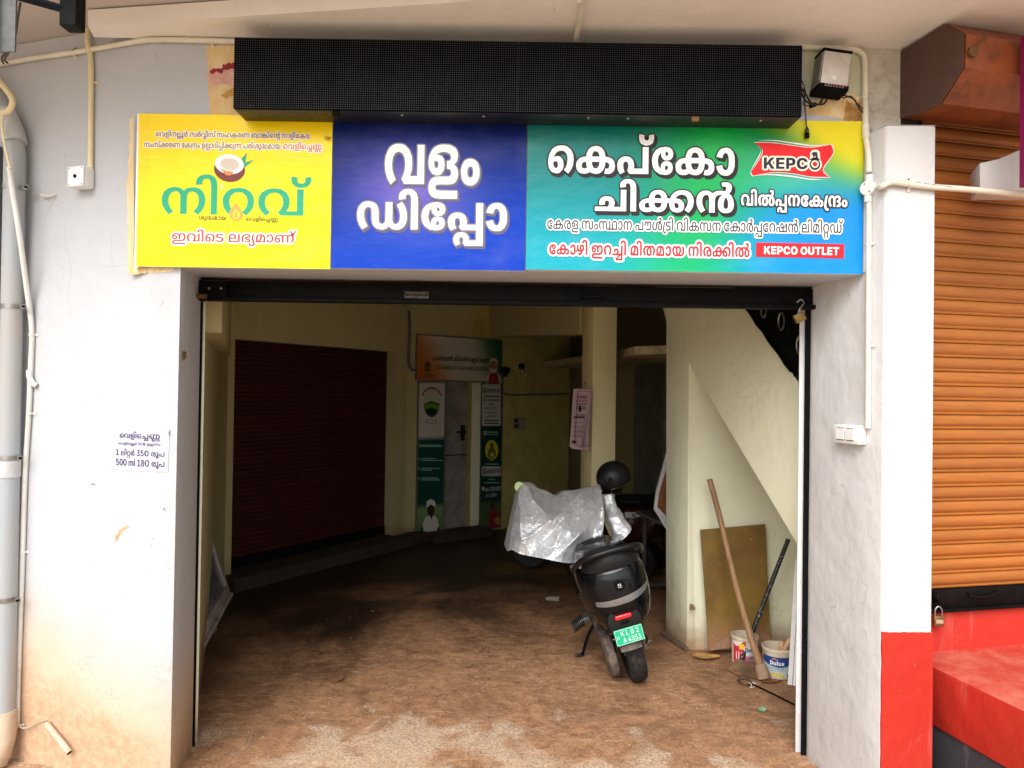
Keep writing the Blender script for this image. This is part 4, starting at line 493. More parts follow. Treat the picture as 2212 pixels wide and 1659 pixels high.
class MB:
    def __init__(self):
        self.v, self.f = [], []

    def add(self, vs, fs):
        o = len(self.v)
        self.v += [Vector(p) for p in vs]
        self.f += [tuple(i + o for i in f) for f in fs]
        return self

    def poly(self, pts):
        return self.add(pts, [tuple(range(len(pts)))])

    def box(self, a, b):
        (x0, y0, z0), (x1, y1, z1) = a, b
        return self.add([(x0, y0, z0), (x1, y0, z0), (x1, y1, z0), (x0, y1, z0), (x0, y0, z1), (x1, y0, z1), (x1, y1, z1), (x0, y1, z1)],
                        [(0, 3, 2, 1), (4, 5, 6, 7), (0, 1, 5, 4), (1, 2, 6, 5), (2, 3, 7, 6), (3, 0, 4, 7)])

    def prism(self, pts, off):
        """a closed solid: outline pts pushed along off"""
        pts = [Vector(p) for p in pts]
        off = Vector(off)
        n = len(pts)
        tri = tessellate_polygon([pts])
        vs = pts + [p + off for p in pts]
        fs = [tuple(t) for t in tri] + [tuple(i + n for i in reversed(t)) for t in tri]
        fs += [(i, (i + 1) % n, (i + 1) % n + n, i + n) for i in range(n)]
        return self.add(vs, fs)

    def prism2(self, front, back):
        front, back = [Vector(p) for p in front], [Vector(p) for p in back]
        n = len(front)
        tri = tessellate_polygon([front])
        return self.add(front + back, [tuple(t) for t in tri] + [tuple(i + n for i in reversed(t)) for t in tri] + [(i, (i + 1) % n, (i + 1) % n + n, i + n) for i in range(n)])

    def plan(self, xy, z0, z1):
        return self.prism([(x, y, z0) for x, y in xy], (0, 0, z1 - z0))

    def loft(self, rings, closed=True, caps=True):
        n = len(rings[0])
        vs = [p for r in rings for p in r]
        fs = []
        m = n if closed else n - 1
        for k in range(len(rings) - 1):
            for i in range(m):
                j = (i + 1) % n
                fs.append((k * n + i, k * n + j, (k + 1) * n + j, (k + 1) * n + i))
        if caps and closed:
            fs.append(tuple(reversed(range(n))))
            fs.append(tuple((len(rings) - 1) * n + i for i in range(n)))
        return self.add(vs, fs)

    def tube(self, path, r, n=10, r1=None, flat=1.0, up=None):
        path = [Vector(p) for p in path]
        rings = []
        nv = None
        for i, p in enumerate(path):
            t = (path[min(i + 1, len(path) - 1)] - path[max(i - 1, 0)]).normalized()
            if nv is None:
                a = Vector(up) if up else (Vector((0, 0, 1)) if abs(t.z) < 0.9 else Vector((0, 1, 0)))
                nv = (a - t * a.dot(t)).normalized()
            else:
                nv = (nv - t * nv.dot(t)).normalized()
            bv = t.cross(nv)
            k = i / max(1, len(path) - 1)
            rr = r if r1 is None else r + (r1 - r) * k
            rings.append([p + (nv * math.cos(2 * math.pi * j / n) * flat + bv * math.sin(2 * math.pi * j / n)) * rr for j in range(n)])
        return self.loft(rings)

    def lathe(self, c, axis, prof, n=24, a0=0.0, a1=2 * math.pi):
        """prof: (radius, height along axis)"""
        c, w = Vector(c), Vector(axis).normalized()
        a = Vector((0, 0, 1)) if abs(w.z) < 0.9 else Vector((1, 0, 0))
        u = (a - w * a.dot(w)).normalized()
        v = w.cross(u)
        full = abs(a1 - a0) > 6.28
        m = n if full else n + 1
        rings = [[c + w * h + (u * math.cos(a0 + (a1 - a0) * j / n) + v * math.sin(a0 + (a1 - a0) * j / n)) * max(r, 1e-4) for j in range(m)] for r, h in prof]
        return self.loft(rings, full, full)

    def grid(self, fn, nu, nv):
        vs = [fn(i / nu, j / nv) for j in range(nv + 1) for i in range(nu + 1)]
        return self.add(vs, [(j * (nu + 1) + i, j * (nu + 1) + i + 1, (j + 1) * (nu + 1) + i + 1, (j + 1) * (nu + 1) + i) for j in range(nv) for i in range(nu)])

    def build(self, name, m, parent=None, smooth=None, bevel=0.0, seg=2, local=False, fix=True, where=None):
        """link everything collected as ONE mesh object, a part of parent when one is given"""
        root = ROOT.get(parent.name, Vector()) if parent else Vector()
        me = bpy.data.meshes.new(name)
        sh = Vector() if local else root
        me.from_pydata([p - sh for p in self.v], [], self.f)
        me.update()
        if fix or bevel:
            bm = bmesh.new()
            bm.from_mesh(me)
            bmesh.ops.recalc_face_normals(bm, faces=bm.faces)
            if bevel:
                es = [e for e in bm.edges if len(e.link_faces) == 2 and e.calc_face_angle(0) > R(32) and (where is None or all(where(q.co) for q in e.verts))]
                bmesh.ops.bevel(bm, geom=es, offset=bevel, segments=seg, affect='EDGES', profile=0.5, clamp_overlap=True)
            bm.to_mesh(me)
            bm.free()
        if smooth is not None:
            for p in me.polygons:
                p.use_smooth = True
            me.set_sharp_from_angle(angle=R(smooth))
        if m:
            me.materials.append(m)
        o = bpy.data.objects.new(name, me)
        COL.objects.link(o)
        if parent:
            o.parent = parent
            ROOT[o.name] = root
        return o


def thing(name, label, cat, loc=(0, 0, 0), rot=None, group=None):
    o = bpy.data.objects.new(name, None)
    COL.objects.link(o)
    o.empty_display_size = 0.1
    o.location = loc
    if rot:
        o.rotation_euler = rot
    o['label'], o['category'] = label, cat
    if group:
        o['group'] = group
    ROOT[o.name] = Vector(loc)
    return o


def tag(o, label, cat, group=None):
    o['label'], o['category'] = label, cat
    if group:
        o['group'] = group
    return o


def copy_part(src, parent, loc):
    c = src.copy()
    COL.objects.link(c)
    c.parent = parent
    c.location = loc
    ROOT[c.name] = ROOT.get(parent.name, Vector())
    return c


def smooth_path(pts, k=6):
    pts = [Vector(p) for p in pts]
    out = []
    for i in range(len(pts) - 1):
        p0, p1, p2, p3 = pts[max(0, i - 1)], pts[i], pts[i + 1], pts[min(len(pts) - 1, i + 2)]
        for j in range(k):
            t = j / k
            out.append(0.5 * ((2 * p1) + (p2 - p0) * t + (2 * p0 - 5 * p1 + 4 * p2 - p3) * t * t + (3 * p1 - p0 - 3 * p2 + p3) * t ** 3))
    out.append(pts[-1])
    return out


# ------------------------------------------------------------------ lettering
def _dec(s):
    cs = []
    for part in s.split('~'):
        if len(part) < 12:
            continue
        n = [((ord(part[i]) - 40) * 50 + ord(part[i + 1]) - 40 - 200) * 4 for i in range(0, len(part), 2)]
        cs.append([(n[i], n[i + 1]) for i in range(0, len(n), 2)])
    return cs


_GC = {}


def glyph(i):
    if i not in _GC:
        _GC[i] = _dec(GLYPHS[i].replace('|', chr(92)))
    return _GC[i]


def strips(cs, step=16):
    """fill outlines by the nonzero rule as thin level trapezoids: overlapping strokes of a letter stay one surface"""
    ed = []
    ys = set()
    for c in cs:
        for p, q in zip(c, c[1:] + c[:1]):
            ys.add(p[1])
            if p[1] != q[1]:
                ed.append((p, q, 1) if p[1] < q[1] else (q, p, -1))
    ys = sorted(ys)
    lv = []
    for y0, y1 in zip(ys, ys[1:]):
        n = max(1, int((y1 - y0) / step + 0.5))
        lv += [y0 + (y1 - y0) * k / n for k in range(n)]
    lv += ys[-1:]
    out = []
    for y0, y1 in zip(lv, lv[1:]):
        ym = (y0 + y1) / 2
        cr_ = []
        for p, q, w in ed:
            if p[1] <= ym < q[1]:
                g = (q[0] - p[0]) / (q[1] - p[1])
                cr_.append((p[0] + g * (ym - p[1]), p[0] + g * (y0 - p[1]), p[0] + g * (y1 - p[1]), w))
        cr_.sort()
        wn_, st_ = 0, None
        for m, xa, xb, w in cr_:
            if wn_ == 0:
                st_ = (xa, xb)
            wn_ += w
            if wn_ == 0:
                out.append((y0, y1, st_[0], st_[1], xa, xb))
    return out


_SC = {}


def text_outlines(key):
    """one entry per character: its outlines and its filled strips, in font units"""
    r = []
    for tok in TEXTS[key].split():
        g, x = (int(v) for v in tok.split(':'))
        if g not in _SC:
            _SC[g] = strips(glyph(g))
        if glyph(g):
            r.append(([[(p[0] + x, p[1]) for p in c] for c in glyph(g)], [(t[0], t[1], t[2] + x, t[3] + x, t[4] + x, t[5] + x) for t in _SC[g]]))
    return r


def fit_box(key, s0, s1, z0, z1):
    ol = text_outlines(key)
    xs = [p[0] for cs, _ in ol for c in cs for p in c]
    ys = [p[1] for cs, _ in ol for c in cs for p in c]
    ax, ay = (s1 - s0) / (max(xs) - min(xs)), (z1 - z0) / (max(ys) - min(ys))
    mx, my = min(xs), min(ys)
    X, Y = (lambda v: s0 + (v - mx) * ax), (lambda v: z0 + (v - my) * ay)
    return [([[(X(p[0]), Y(p[1])) for p in c] for c in cs], [(Y(t[0]), Y(t[1]), X(t[2]), X(t[3]), X(t[4]), X(t[5])) for t in st]) for cs, st in ol]


def fit(key, plane, x0, y0, x1, y1):
    """a text in plane coordinates, filling the pixel box it has in the photograph"""
    cx, cy = (x0 + x1) / 2, (y0 + y1) / 2
    return fit_box(key, plane.hit(x0, cy)[0], plane.hit(x1, cy)[0], plane.hit(cx, y1)[1], plane.hit(cx, y0)[1])


def fill_text(mb, txt, P, d):
    for k, (_, st) in enumerate(txt):
        dd = d + (k % 5) * 1.2e-5
        for y0, y1, a0, a1, b0, b1 in st:
            mb.add([P(a0, y0, dd), P(b0, y0, dd), P(b1, y1, dd), P(a1, y1, dd)], [(0, 1, 2, 3)])


def fill_shapes(mb, shapes, P, d):
    for k, (o, hs) in enumerate(shapes):
        loops = [[Vector((p[0], p[1], 0)) for p in o]] + [[Vector((p[0], p[1], 0)) for p in h] for h in hs]
        flat = [p for l in loops for p in l]
        dd = d + (k * 7 % 31) * 8e-6
        mb.add([P(p.x, p.y, dd) for p in flat], [tuple(t) for t in tessellate_polygon(loops)])


def stroke_shapes(mb, shapes, P, d, w):
    """a band of half-width w round every outline (the printed outline of the letters), each strip a hair's breadth apart"""
    k = 0
    for cs, _ in shapes:
        for c in cs:
            n = len(c)
            for i in range(n):
                a, b = c[i], c[(i + 1) % n]
                dx, dy = b[0] - a[0], b[1] - a[1]
                L = math.hypot(dx, dy) or 1e-6
                nx, ny = -dy / L * w, dx / L * w
                dd = d + (k * 37 % 101) * 5e-6
                k += 1
                mb.add([P(a[0] + nx, a[1] + ny, dd), P(b[0] + nx, b[1] + ny, dd), P(b[0] - nx, b[1] - ny, dd), P(a[0] - nx, a[1] - ny, dd)], [(0, 1, 2, 3)])
                dd = d + (k * 37 % 101) * 5e-6
                k += 1
                mb.add([P(b[0] + math.cos(t * math.pi / 3) * w, b[1] + math.sin(t * math.pi / 3) * w, dd) for t in range(6)], [(0, 1, 2, 3, 4, 5)])


def letter(parent, keys, plane, m, d=0.002, outline=None, name='lettering'):
    """keys: list of (text, pixel box); printed flat on the plane d in front of it, with an optional outline (material, width) under it"""
    sh = []
    for it in keys:
        sh += fit(it[0], plane, *it[1:])
    if outline:
        mb = MB()
        stroke_shapes(mb, sh, plane.pt, d - 0.0009, outline[1])
        mb.build('lettering_outline', outline[0], parent, fix=False)
    mb = MB()
    fill_text(mb, sh, plane.pt, d)
    return mb.build(name, m, parent, fix=False)


def flat_shape(plane, pts, d):
    """flat print: an outline in pixels of the photograph laid on the plane"""
    mb = MB()
    q = [plane.hit(*p) for p in pts]
    fill_shapes(mb, [(q, [])], plane.pt, d)
    return mb


def circ(cx, cy, rx, ry, n=28, a0=0, a1=360):
    return [(cx + rx * math.cos(R(a0 + (a1 - a0) * i / n)), cy + ry * math.sin(R(a0 + (a1 - a0) * i / n))) for i in range(n + (0 if a1 - a0 == 360 else 1))]


def printed(name, plane, x0, y0, x1, y1, fn, parent, d, rough=0.35, nu=48, nv=24, th=0.02, bump=0.0, spec=0.25):
    """a sheet whose printed colours come from fn(u, v) -> sRGB, u to the right, v down"""
    s0, s1 = plane.hit(x0, (y0 + y1) / 2)[0], plane.hit(x1, (y0 + y1) / 2)[0]
    z1, z0 = plane.hit((x0 + x1) / 2, y0)[1], plane.hit((x0 + x1) / 2, y1)[1]
    mb = MB()
    mb.grid(lambda u, v: plane.pt(s0 + (s1 - s0) * u, z1 + (z0 - z1) * v, d), nu, nv)
    t = NT(name + '_print')
    at_ = t.n.new('ShaderNodeVertexColor')
    at_.layer_name = 'ink'
    vec = t.mapped((1, 1, 1))
    t.color(t.mix(t.ramp(t.noise(5, 6), 0.45, 0.8, 0.0, 0.05), at_.outputs[0], (0.45, 0.42, 0.4)))
    t.set(rough=t.ramp(t.noise(11, 4), 0.3, 0.7, rough - 0.06, rough + 0.12), spec=spec)
    if bump:
        wv = t.n.new('ShaderNodeTexWave')
        wv.bands_direction = 'X'
        wv.inputs['Scale'].default_value = 42
        wv.inputs['Distortion'].default_value = 0.3
        t.link(vec, wv.inputs['Vector'])
        p = t.bump(wv.outputs[1], 0.10 * bump, 0.002)
        p = t.bump(t.noise(5, 3, 0.5, t.mapped((1, 1, 2.2))), 0.35 * bump, 0.02, p)
        t.bump(t.noise(26, 3, 0.5, t.mapped((1, 1, 1.6))), 0.12 * bump, 0.006, p)
    o = mb.build(name, t.m, parent, fix=False)
    ca = o.data.color_attributes.new('ink', 'FLOAT_COLOR', 'POINT')
    k = 0
    for j in range(nv + 1):
        for i in range(nu + 1):
            ca.data[k].color = (*lin(fn(i / nu, j / nv)), 1)
            k += 1
    if th:
        bb = MB()
        q = [plane.pt(s0, z0, d - 0.0008), plane.pt(s1, z0, d - 0.0008), plane.pt(s1, z1, d - 0.0008), plane.pt(s0, z1, d - 0.0008)]
        bb.prism(q, -plane.n * (th - 0.0008))
        bb.build('backing', mat('sign_back', (225, 225, 222), 0.5), parent)
    return o


def lerp(a, b, t):
    t = max(0.0, min(1.0, t))
    return tuple(x + (y - x) * t for x, y in zip(a, b))


def sst(x, a, b):
    t = max(0.0, min(1.0, (x - a) / (b - a)))
    return t * t * (3 - 2 * t)

# ------------------------------------------------------------------ materials of the place
def m_wall(name, base, dirt=(196, 160, 118), splash=None, soot=0.25, bump=0.5, dust=None):
    """painted plaster: trowel relief, hairline grime, and where splash = (height, slope in x) red soil spattered up from the ground"""
    t = NT(name)
    a = lin(base)
    n1 = t.ramp(t.noise(1.7, 6, 0.65), 0.42, 0.78)
    n2 = t.ramp(t.noise(13, 5, 0.7), 0.55, 0.85)
    col = t.mix(t.math('MULTIPLY', n1, soot), a, tuple(v * 0.80 for v in a))
    col = t.mix(t.math('MULTIPLY', n2, soot * 0.7), col, lin(tuple(v * 0.8 for v in base)))
    vs = t.mapped((1, 1, 0.12))                                   # faint drip streaks
    col = t.mix(t.ramp(t.noise(9, 4, 0.6, vs), 0.6, 0.85, 0.0, soot * 0.45), col, lin((188, 180, 166)))
    if splash:
        h, sx, x0 = splash
        s = t.sep()
        hh = t.math('ADD', s[2], t.math('MULTIPLY', t.math('SUBTRACT', s[0], x0), sx))
        hh = t.math('ADD', hh, t.math('MULTIPLY', t.math('SUBTRACT', t.noise(2.2, 4), 0.5), 0.5))
        f = t.ramp(hh, h * 1.15, h * 0.0, 0.0, 1.0)
        sp = t.ramp(t.noise(240, 3, 0.75), 0.36, 0.66, 0.5, 1.0)   # spatter
        col = t.mix(t.math('MULTIPLY', t.math('MULTIPLY', f, sp), 0.93), col, lin(dirt))
        f2 = t.ramp(hh, 0.24, 0.0, 0.0, 0.5)
        col = t.mix(t.math('MULTIPLY', f2, t.ramp(t.noise(30, 4), 0.3, 0.7, 0.4, 1.0)), col, lin((150, 104, 66)))
        f3 = t.math('MULTIPLY', t.ramp(hh, h * 1.7, h * 0.5, 0.0, 1.0), t.ramp(t.noise(210, 2, 0.6), 0.60, 0.68, 0.0, 0.7))
        col = t.mix(f3, col, lin((150, 122, 92)))
    if dust:
        ge = t.n.new('ShaderNodeNewGeometry')
        up = t.sep(ge.outputs['Normal'])[2]
        col = t.mix(t.math('MULTIPLY', t.ramp(up, 0.7, 0.95), t.ramp(t.noise(2.4, 7, 0.7), 0.35, 0.6, 0.1, 0.62)), col, lin(dust))
    vo = t.n.new('ShaderNodeTexVoronoi')                          # hairline cracks, here and there
    vo.feature = 'DISTANCE_TO_EDGE'
    vo.inputs['Scale'].default_value = 1.5
    ad = t.n.new('ShaderNodeVectorMath')
    nz = t.n.new('ShaderNodeTexNoise')
    nz.inputs['Scale'].default_value = 3.5
    nz.inputs['Detail'].default_value = 6
    t.link(t.co.outputs['Object'], nz.inputs['Vector'])
    t.link(t.co.outputs['Object'], ad.inputs[0])
    t.link(nz.outputs[1], ad.inputs[1])
    t.link(ad.outputs[0], vo.inputs['Vector'])
    cr_ = t.math('MULTIPLY', t.ramp(vo.outputs['Distance'], 0.0045, 0.0008), t.ramp(t.noise(1.1, 3), 0.50, 0.62, 0.0, 0.5))
    col = t.mix(cr_, col, lin((120, 112, 104)))
    sc_ = t.math('MULTIPLY', t.ramp(t.noise(46, 4, 0.6, t.mapped((1, 1, 0.45), (5, 2, 8))), 0.685, 0.70), t.ramp(t.noise(2.3, 3, 0.5, t.mapped((1, 1, 1), (4, 4, 4))), 0.5, 0.6, 0.0, 0.55))
    col = t.mix(sc_, col, lin((140, 128, 114)))                   # scuffs
    t.color(col)
    t.set(rough=t.ramp(n1, 0, 1, 0.62, 0.8), spec=0.35)
    p = t.bump(t.noise(120, 4, 0.6), 0.22 * bump, 0.004)
    p = t.bump(t.noise(14, 5, 0.6, t.mapped((1, 1, 0.6))), 0.45 * bump, 0.012, p)
    t.bump(t.noise(2.6, 3), 0.5 * bump, 0.05, p)
    MATS[name] = t.m
    return t.m


M_WHITE = m_wall('white_plaster', (200, 199, 199), splash=None, soot=0.34, bump=0.9)
M_LEFT = m_wall('white_plaster_spattered', (184, 186, 190), (208, 168, 118), (0.66, 0.42, -1.55), 0.32, 0.9)
M_SOFFIT = m_wall('soffit_paint', (234, 228, 220), soot=0.5)
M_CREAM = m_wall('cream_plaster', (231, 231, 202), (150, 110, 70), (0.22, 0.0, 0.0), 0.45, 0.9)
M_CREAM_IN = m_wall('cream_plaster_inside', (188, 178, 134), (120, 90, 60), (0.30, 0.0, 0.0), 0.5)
M_RED = m_wall('red_oxide_paint', (178, 40, 26), (150, 90, 70), None, 0.45, 0.9, (206, 132, 112))
M_BLACKW = m_wall('black_base_paint', (52, 52, 56), (120, 90, 70), None, 0.9)
M_CONC = mat('bare_concrete', (150, 140, 126), 0.9, 0, (96, 86, 74), 6, 0.9, 0.6, 40)
M_BLACK = mat('black_enamel', (8, 8, 9), 0.5, 0, (34, 28, 25), 14, 0.35, 0.25, 40, spec=0.10)
M_BLACKM = mat('black_matt', (12, 12, 13), 0.8, 0, (28, 26, 25), 14, 0.5, 0.2, 60, spec=0.08)
M_PVC = mat('white_pvc', (222, 216, 200), 0.42, 0, (196, 184, 158), 7, 0.6, 0.05, 40)
M_PVCG = mat('grey_pvc', (156, 163, 168), 0.42, 0, (176, 150, 122), 3.5, 0.55, 0.06, 40, (1, 1, 0.3))
M_PVCD = mat('dark_grey_pvc', (96, 100, 104), 0.45, 0, (70, 66, 62), 5, 0.6, 0.06, 40)
M_STEEL = mat('dull_steel', (168, 168, 165), 0.4, 0.9, (110, 96, 84), 20, 0.7, 0.15, 60)
M_CABLE = mat('black_cable', (18, 18, 18), 0.5)
M_BRASS = mat('worn_brass', (140, 108, 62), 0.5, 0.7, (78, 58, 38), 45, 0.8, 0.25, 90)
M_WHITEP = mat('white_plastic', (228, 228, 226), 0.35, 0, (204, 200, 190), 12, 0.5, 0.03, 60)
M_WOOD = mat('worn_wood', (150, 112, 78), 0.7, 0, (92, 64, 42), 26, 0.8, 0.35, 50, (1, 1, 0.08))
M_INK = plain('black_print', (22, 18, 20))
M_WHITEI = plain('white_print', (238, 238, 238))


def m_floor():
    t = NT('stained_floor')
    n_big = t.noise(0.55, 6, 0.62, t.mapped((1, 1, 1)), 0.6)
    n_mid = t.noise(2.6, 8, 0.68, t.mapped((1, 1, 1), (3, 1, 0)), 0.8)
    n_fine = t.noise(70, 8, 0.8)
    n_grit = t.noise(140, 3, 0.7)
    col = t.mix(t.math('ADD', t.math('MULTIPLY', t.ramp(n_fine, 0.38, 0.64), 0.55), t.math('MULTIPLY', t.ramp(t.noise(11, 8, 0.75), 0.38, 0.66), 0.45)), lin((118, 82, 57)), lin((182, 140, 104)))
    col = t.mix(t.math('MULTIPLY', t.ramp(n_mid, 0.44, 0.66), t.ramp(n_fine, 0.3, 0.62, 0.2, 0.7)), col, lin((84, 52, 34)))
    fl1 = t.noise(15, 10, 0.8, t.mapped((0.55, 1.5, 1), (2, 9, 0)))
    fl2 = t.noise(19, 10, 0.8, t.mapped((0.6, 1.4, 1), (8, 3, 0)))
    col = t.mix(t.math('MULTIPLY', t.ramp(fl1, 0.50, 0.64), t.ramp(n_big, 0.36, 0.56, 0.08, 0.55)), col, lin((200, 163, 126)))
    col = t.mix(t.ramp(fl2, 0.52, 0.66, 0.0, 0.5), col, lin((70, 43, 28)))
    vo = t.n.new('ShaderNodeTexVoronoi')                          # a few cracks in the screed
    vo.feature = 'DISTANCE_TO_EDGE'
    vo.inputs['Scale'].default_value = 0.55
    ad = t.n.new('ShaderNodeVectorMath')
    nz = t.n.new('ShaderNodeTexNoise')
    nz.inputs['Scale'].default_value = 2.2
    nz.inputs['Detail'].default_value = 7
    t.link(t.co.outputs['Object'], nz.inputs['Vector'])
    t.link(t.co.outputs['Object'], ad.inputs[0])
    t.link(nz.outputs[1], ad.inputs[1])
    t.link(ad.outputs[0], vo.inputs['Vector'])
    col = t.mix(t.math('MULTIPLY', t.ramp(vo.outputs['Distance'], 0.005, 0.001), 0.3), col, lin((44, 28, 20)))
    # dark damp stains plus light falloff to the back and left painted in, the threshold is worn pale
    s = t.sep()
    damp_dim = t.math('ADD', t.math('MULTIPLY', s[1], 0.30), t.math('MULTIPLY', t.math('SUBTRACT', n_big, 0.5), 3.2))
    damp_dim = t.math('SUBTRACT', damp_dim, t.math('MULTIPLY', s[0], 0.16))
    dm = t.ramp(damp_dim, 1.38, 2.3, 0.0, 0.94)
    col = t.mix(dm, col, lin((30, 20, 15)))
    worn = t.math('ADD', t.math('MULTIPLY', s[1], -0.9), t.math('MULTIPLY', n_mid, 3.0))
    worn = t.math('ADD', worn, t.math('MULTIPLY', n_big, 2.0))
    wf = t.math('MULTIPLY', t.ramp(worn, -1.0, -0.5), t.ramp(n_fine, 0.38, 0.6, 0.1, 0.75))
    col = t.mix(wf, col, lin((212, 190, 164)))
    col = t.mix(t.ramp(n_grit, 0.60, 0.74, 0.0, 0.3), col, lin((196, 164, 130)))
    col = t.mix(t.ramp(t.noise(62, 2, 0.5, t.mapped((1, 1, 1), (7, 7, 0))), 0.70, 0.74, 0.0, 0.6), col, lin((40, 26, 18)))
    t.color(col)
    t.set(rough=t.ramp(dm, 0.0, 0.9, 0.66, 0.46), spec=0.35)
    p = t.bump(n_grit, 0.15, 0.004)
    p = t.bump(n_fine, 0.2, 0.004, p)
    t.bump(n_mid, 0.2, 0.02, p)
    return t.m


def m_ground():
    t = NT('pale_bounce_ground')  # ground colour lightened to bounce light up onto wall and soffit
    n = t.noise(9, 8, 0.7)
    col = t.mix(t.ramp(n, 0.35, 0.7), lin((196, 176, 152)), lin((160, 136, 112)))
    col = t.mix(t.ramp(t.noise(1.2, 5), 0.45, 0.7, 0, 0.6), col, lin((206, 196, 184)))
    t.color(col)
    t.set(rough=0.9, spec=0.2)
    t.bump(t.noise(60, 5, 0.7), 0.6, 0.01)
    return t.m


# ------------------------------------------------------------------ ground and floor
mb = MB()
mb.add([(-150, -150, -0.004), (150, -150, -0.004), (150, 150, -0.004), (-150, 150, -0.004)], [(0, 1, 2, 3)])
o = mb.build('ground', m_ground(), fix=False)
o['kind'] = 'structure'
mb = MB()


def floor_pt(u, v):
    x, y = -4.2 + 8.0 * u, 3.02 + 10.0 * v * v * 0.6 + 4.0 * v
    e = 0.0
    if v == 0:
        y -= 0.12 * noise.noise(Vector((x * 2.5, 0, 0))) + 0.02
    return Vector((x, y, 0.004 * noise.noise(Vector((x * 1.5, y * 1.5, 3)))))


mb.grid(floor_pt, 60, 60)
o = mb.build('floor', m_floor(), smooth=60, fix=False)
o['kind'] = 'structure'

# ------------------------------------------------------------------ the shop building
shop = thing('shop_building', 'white plastered shop building with a wide open shutter bay and cream interior', 'building')
YF, YS = 3.30, 3.62                             # front of the lintel, plane of the rolling shutter
ZL = 2.412                                      # underside of the lintel
ZC = 3.48                                       # underside of the canopy


def rough_edge(xy, z0, z1, name, m, bev=0.012):
    b = MB()
    b.plan(xy, z0, z1)
    return b.build(name, m, shop, smooth=40, bevel=bev)


rough_edge([(-3.6, 3.88), (-1.70, 3.3), (-1.68, 3.64), (-1.662, 3.80), (-3.6, 4.3)], -0.02, 3.56, 'side_wall', M_LEFT, 0)
xs_f = [(-1.70, -0.02), (-1.555, -0.02), (-1.555, ZL), (1.622, ZL), (1.622, 3.56), (-1.70, 3.56)]
xs_b = [(-1.66, -0.02), (-1.612, -0.02), (-1.612, ZL), (1.53, ZL), (1.53, 3.56), (-1.66, 3.56)]
b = MB()
b.prism2([(x, 3.3, z) for x, z in xs_f], [(x, 3.655, z) for x, z in xs_b])
b.build('front_wall', M_LEFT, shop, smooth=40, bevel=0.010, where=lambda q: q.x > -1.65 and q.x < 1.6)
b = MB()
b.box((-1.655, 3.70, ZL + 0.02), (1.53, 3.81, 3.56))
b.build('lintel', M_WHITE, shop)
rough_edge([(1.536, 3.62), (1.624, 3.29), (1.659, 3.16), (1.884, 3.16), (1.884, 3.36), (1.84, 3.9), (1.60, 3.9), (1.56, 3.66), (1.536, 3.66)], -0.02, 3.07, 'pillar', M_WHITE, 0.015)
rough_edge([(1.624, 3.3), (1.80, 3.3), (1.83, 3.9), (1.60, 3.9)], 3.07, 3.56, 'upper_wall', mat('weathered_plaster', (196, 190, 178), 0.85, 0, (140, 126, 104), 7, 0.9, 0.5, 30), 0)
b = MB()                                        # mortar cap sloping back on the pillar
b.loft([[Vector((1.659, 3.165, 3.07)), Vector((1.884, 3.165, 3.07)), Vector((1.884, 3.165, 3.071)), Vector((1.659, 3.165, 3.071))],
        [Vector((1.64, 3.297, 3.07)), Vector((1.884, 3.297, 3.07)), Vector((1.884, 3.297, 3.105)), Vector((1.64, 3.297, 3.10))]])
b.build('pillar_cap', M_WHITE, shop)
b = MB()
wob = lambda k, sd: 0.006 * noise.noise(Vector((k * 1.7, sd, 0)))
edge = [(1.887, 0.0), (1.887, 0.805 + wob(9, 1))] + [(1.887 - 0.227 * i / 14, 0.805 + wob(i * 0.9, 2)) for i in range(1, 15)] + [(1.660 + wob(i, 3) * 0.5, 0.80 - 0.80 * i / 12) for i in range(1, 13)]
b.prism([(x, 3.1575, z) for x, z in edge], (0, 0.012, 0))
b.build('red_paint_band', M_RED, shop, smooth=30)
# canopy: the lighter lower slab along the front and the darker slab above it
b = MB()
b.prism([(-1.98, 3.30, ZC), (-1.95, 3.20, ZC), (-0.28, 2.96, ZC), (2.6, 2.36, ZC), (4.6, 2.2, ZC), (4.6, 4.6, ZC), (1.9, 3.9, ZC), (1.7, 3.305, ZC), (-1.70, 3.305, ZC)], (0, 0, 0.075))
b.build('canopy_slab', M_SOFFIT, shop)
b = MB()
b.box((-4.5, 2.45, 3.562), (5.2, 4.4, 3.70))
b.build('canopy_slab', m_wall('upper_soffit_paint', (186, 176, 172), soot=0.5), shop)
# jamb strips inside the shutter guides
b = MB()
b.plan([(-1.80, 3.685), (-1.60, 3.685), (-1.69, 3.86), (-1.80, 3.86)], 0.0, ZL)
b.build('jamb', M_CREAM, shop, smooth=40, bevel=0.008)
b = MB()
b.plan([(1.492, 3.685), (1.70, 3.685), (1.70, 3.90), (1.583, 3.90)], 0.0, ZL)
b.build('jamb', M_WHITE, shop, smooth=40, bevel=0.008)
# inner faces of the room
A0, A1 = onz(497, 1230, 0.12), onz(845, 1150, 0.12)
PA = Plane((A0.x, A0.y), (A1.x, A1.y))          # plane of the inner shutter
PAW = PA.moved(0.16)                            # face of the wall round it
B0, B1 = Vector((-1.30, 8.6, 0)), Vector((-0.15, 9.5, 0))
PB = Plane((B0.x, B0.y), (B1.x, B1.y))          # wall with the painted boards and the door
PE = Plane((-1.70, 3.87), (-2.74, 6.62))
sL, zT = PA.hit(505, 732)
sR = PA.hit(848, 900)[0]
ztop = PA.hit(676, 744)[1]


def wall_on(plane, s0, s1, z0, z1, d, name, m, th=0.12):
    b = MB()
    b.prism([plane.pt(s0, z0, d), plane.pt(s1, z0, d), plane.pt(s1, z1, d), plane.pt(s0, z1, d)], -plane.n * th)
    return b.build(name, m, shop, smooth=40)


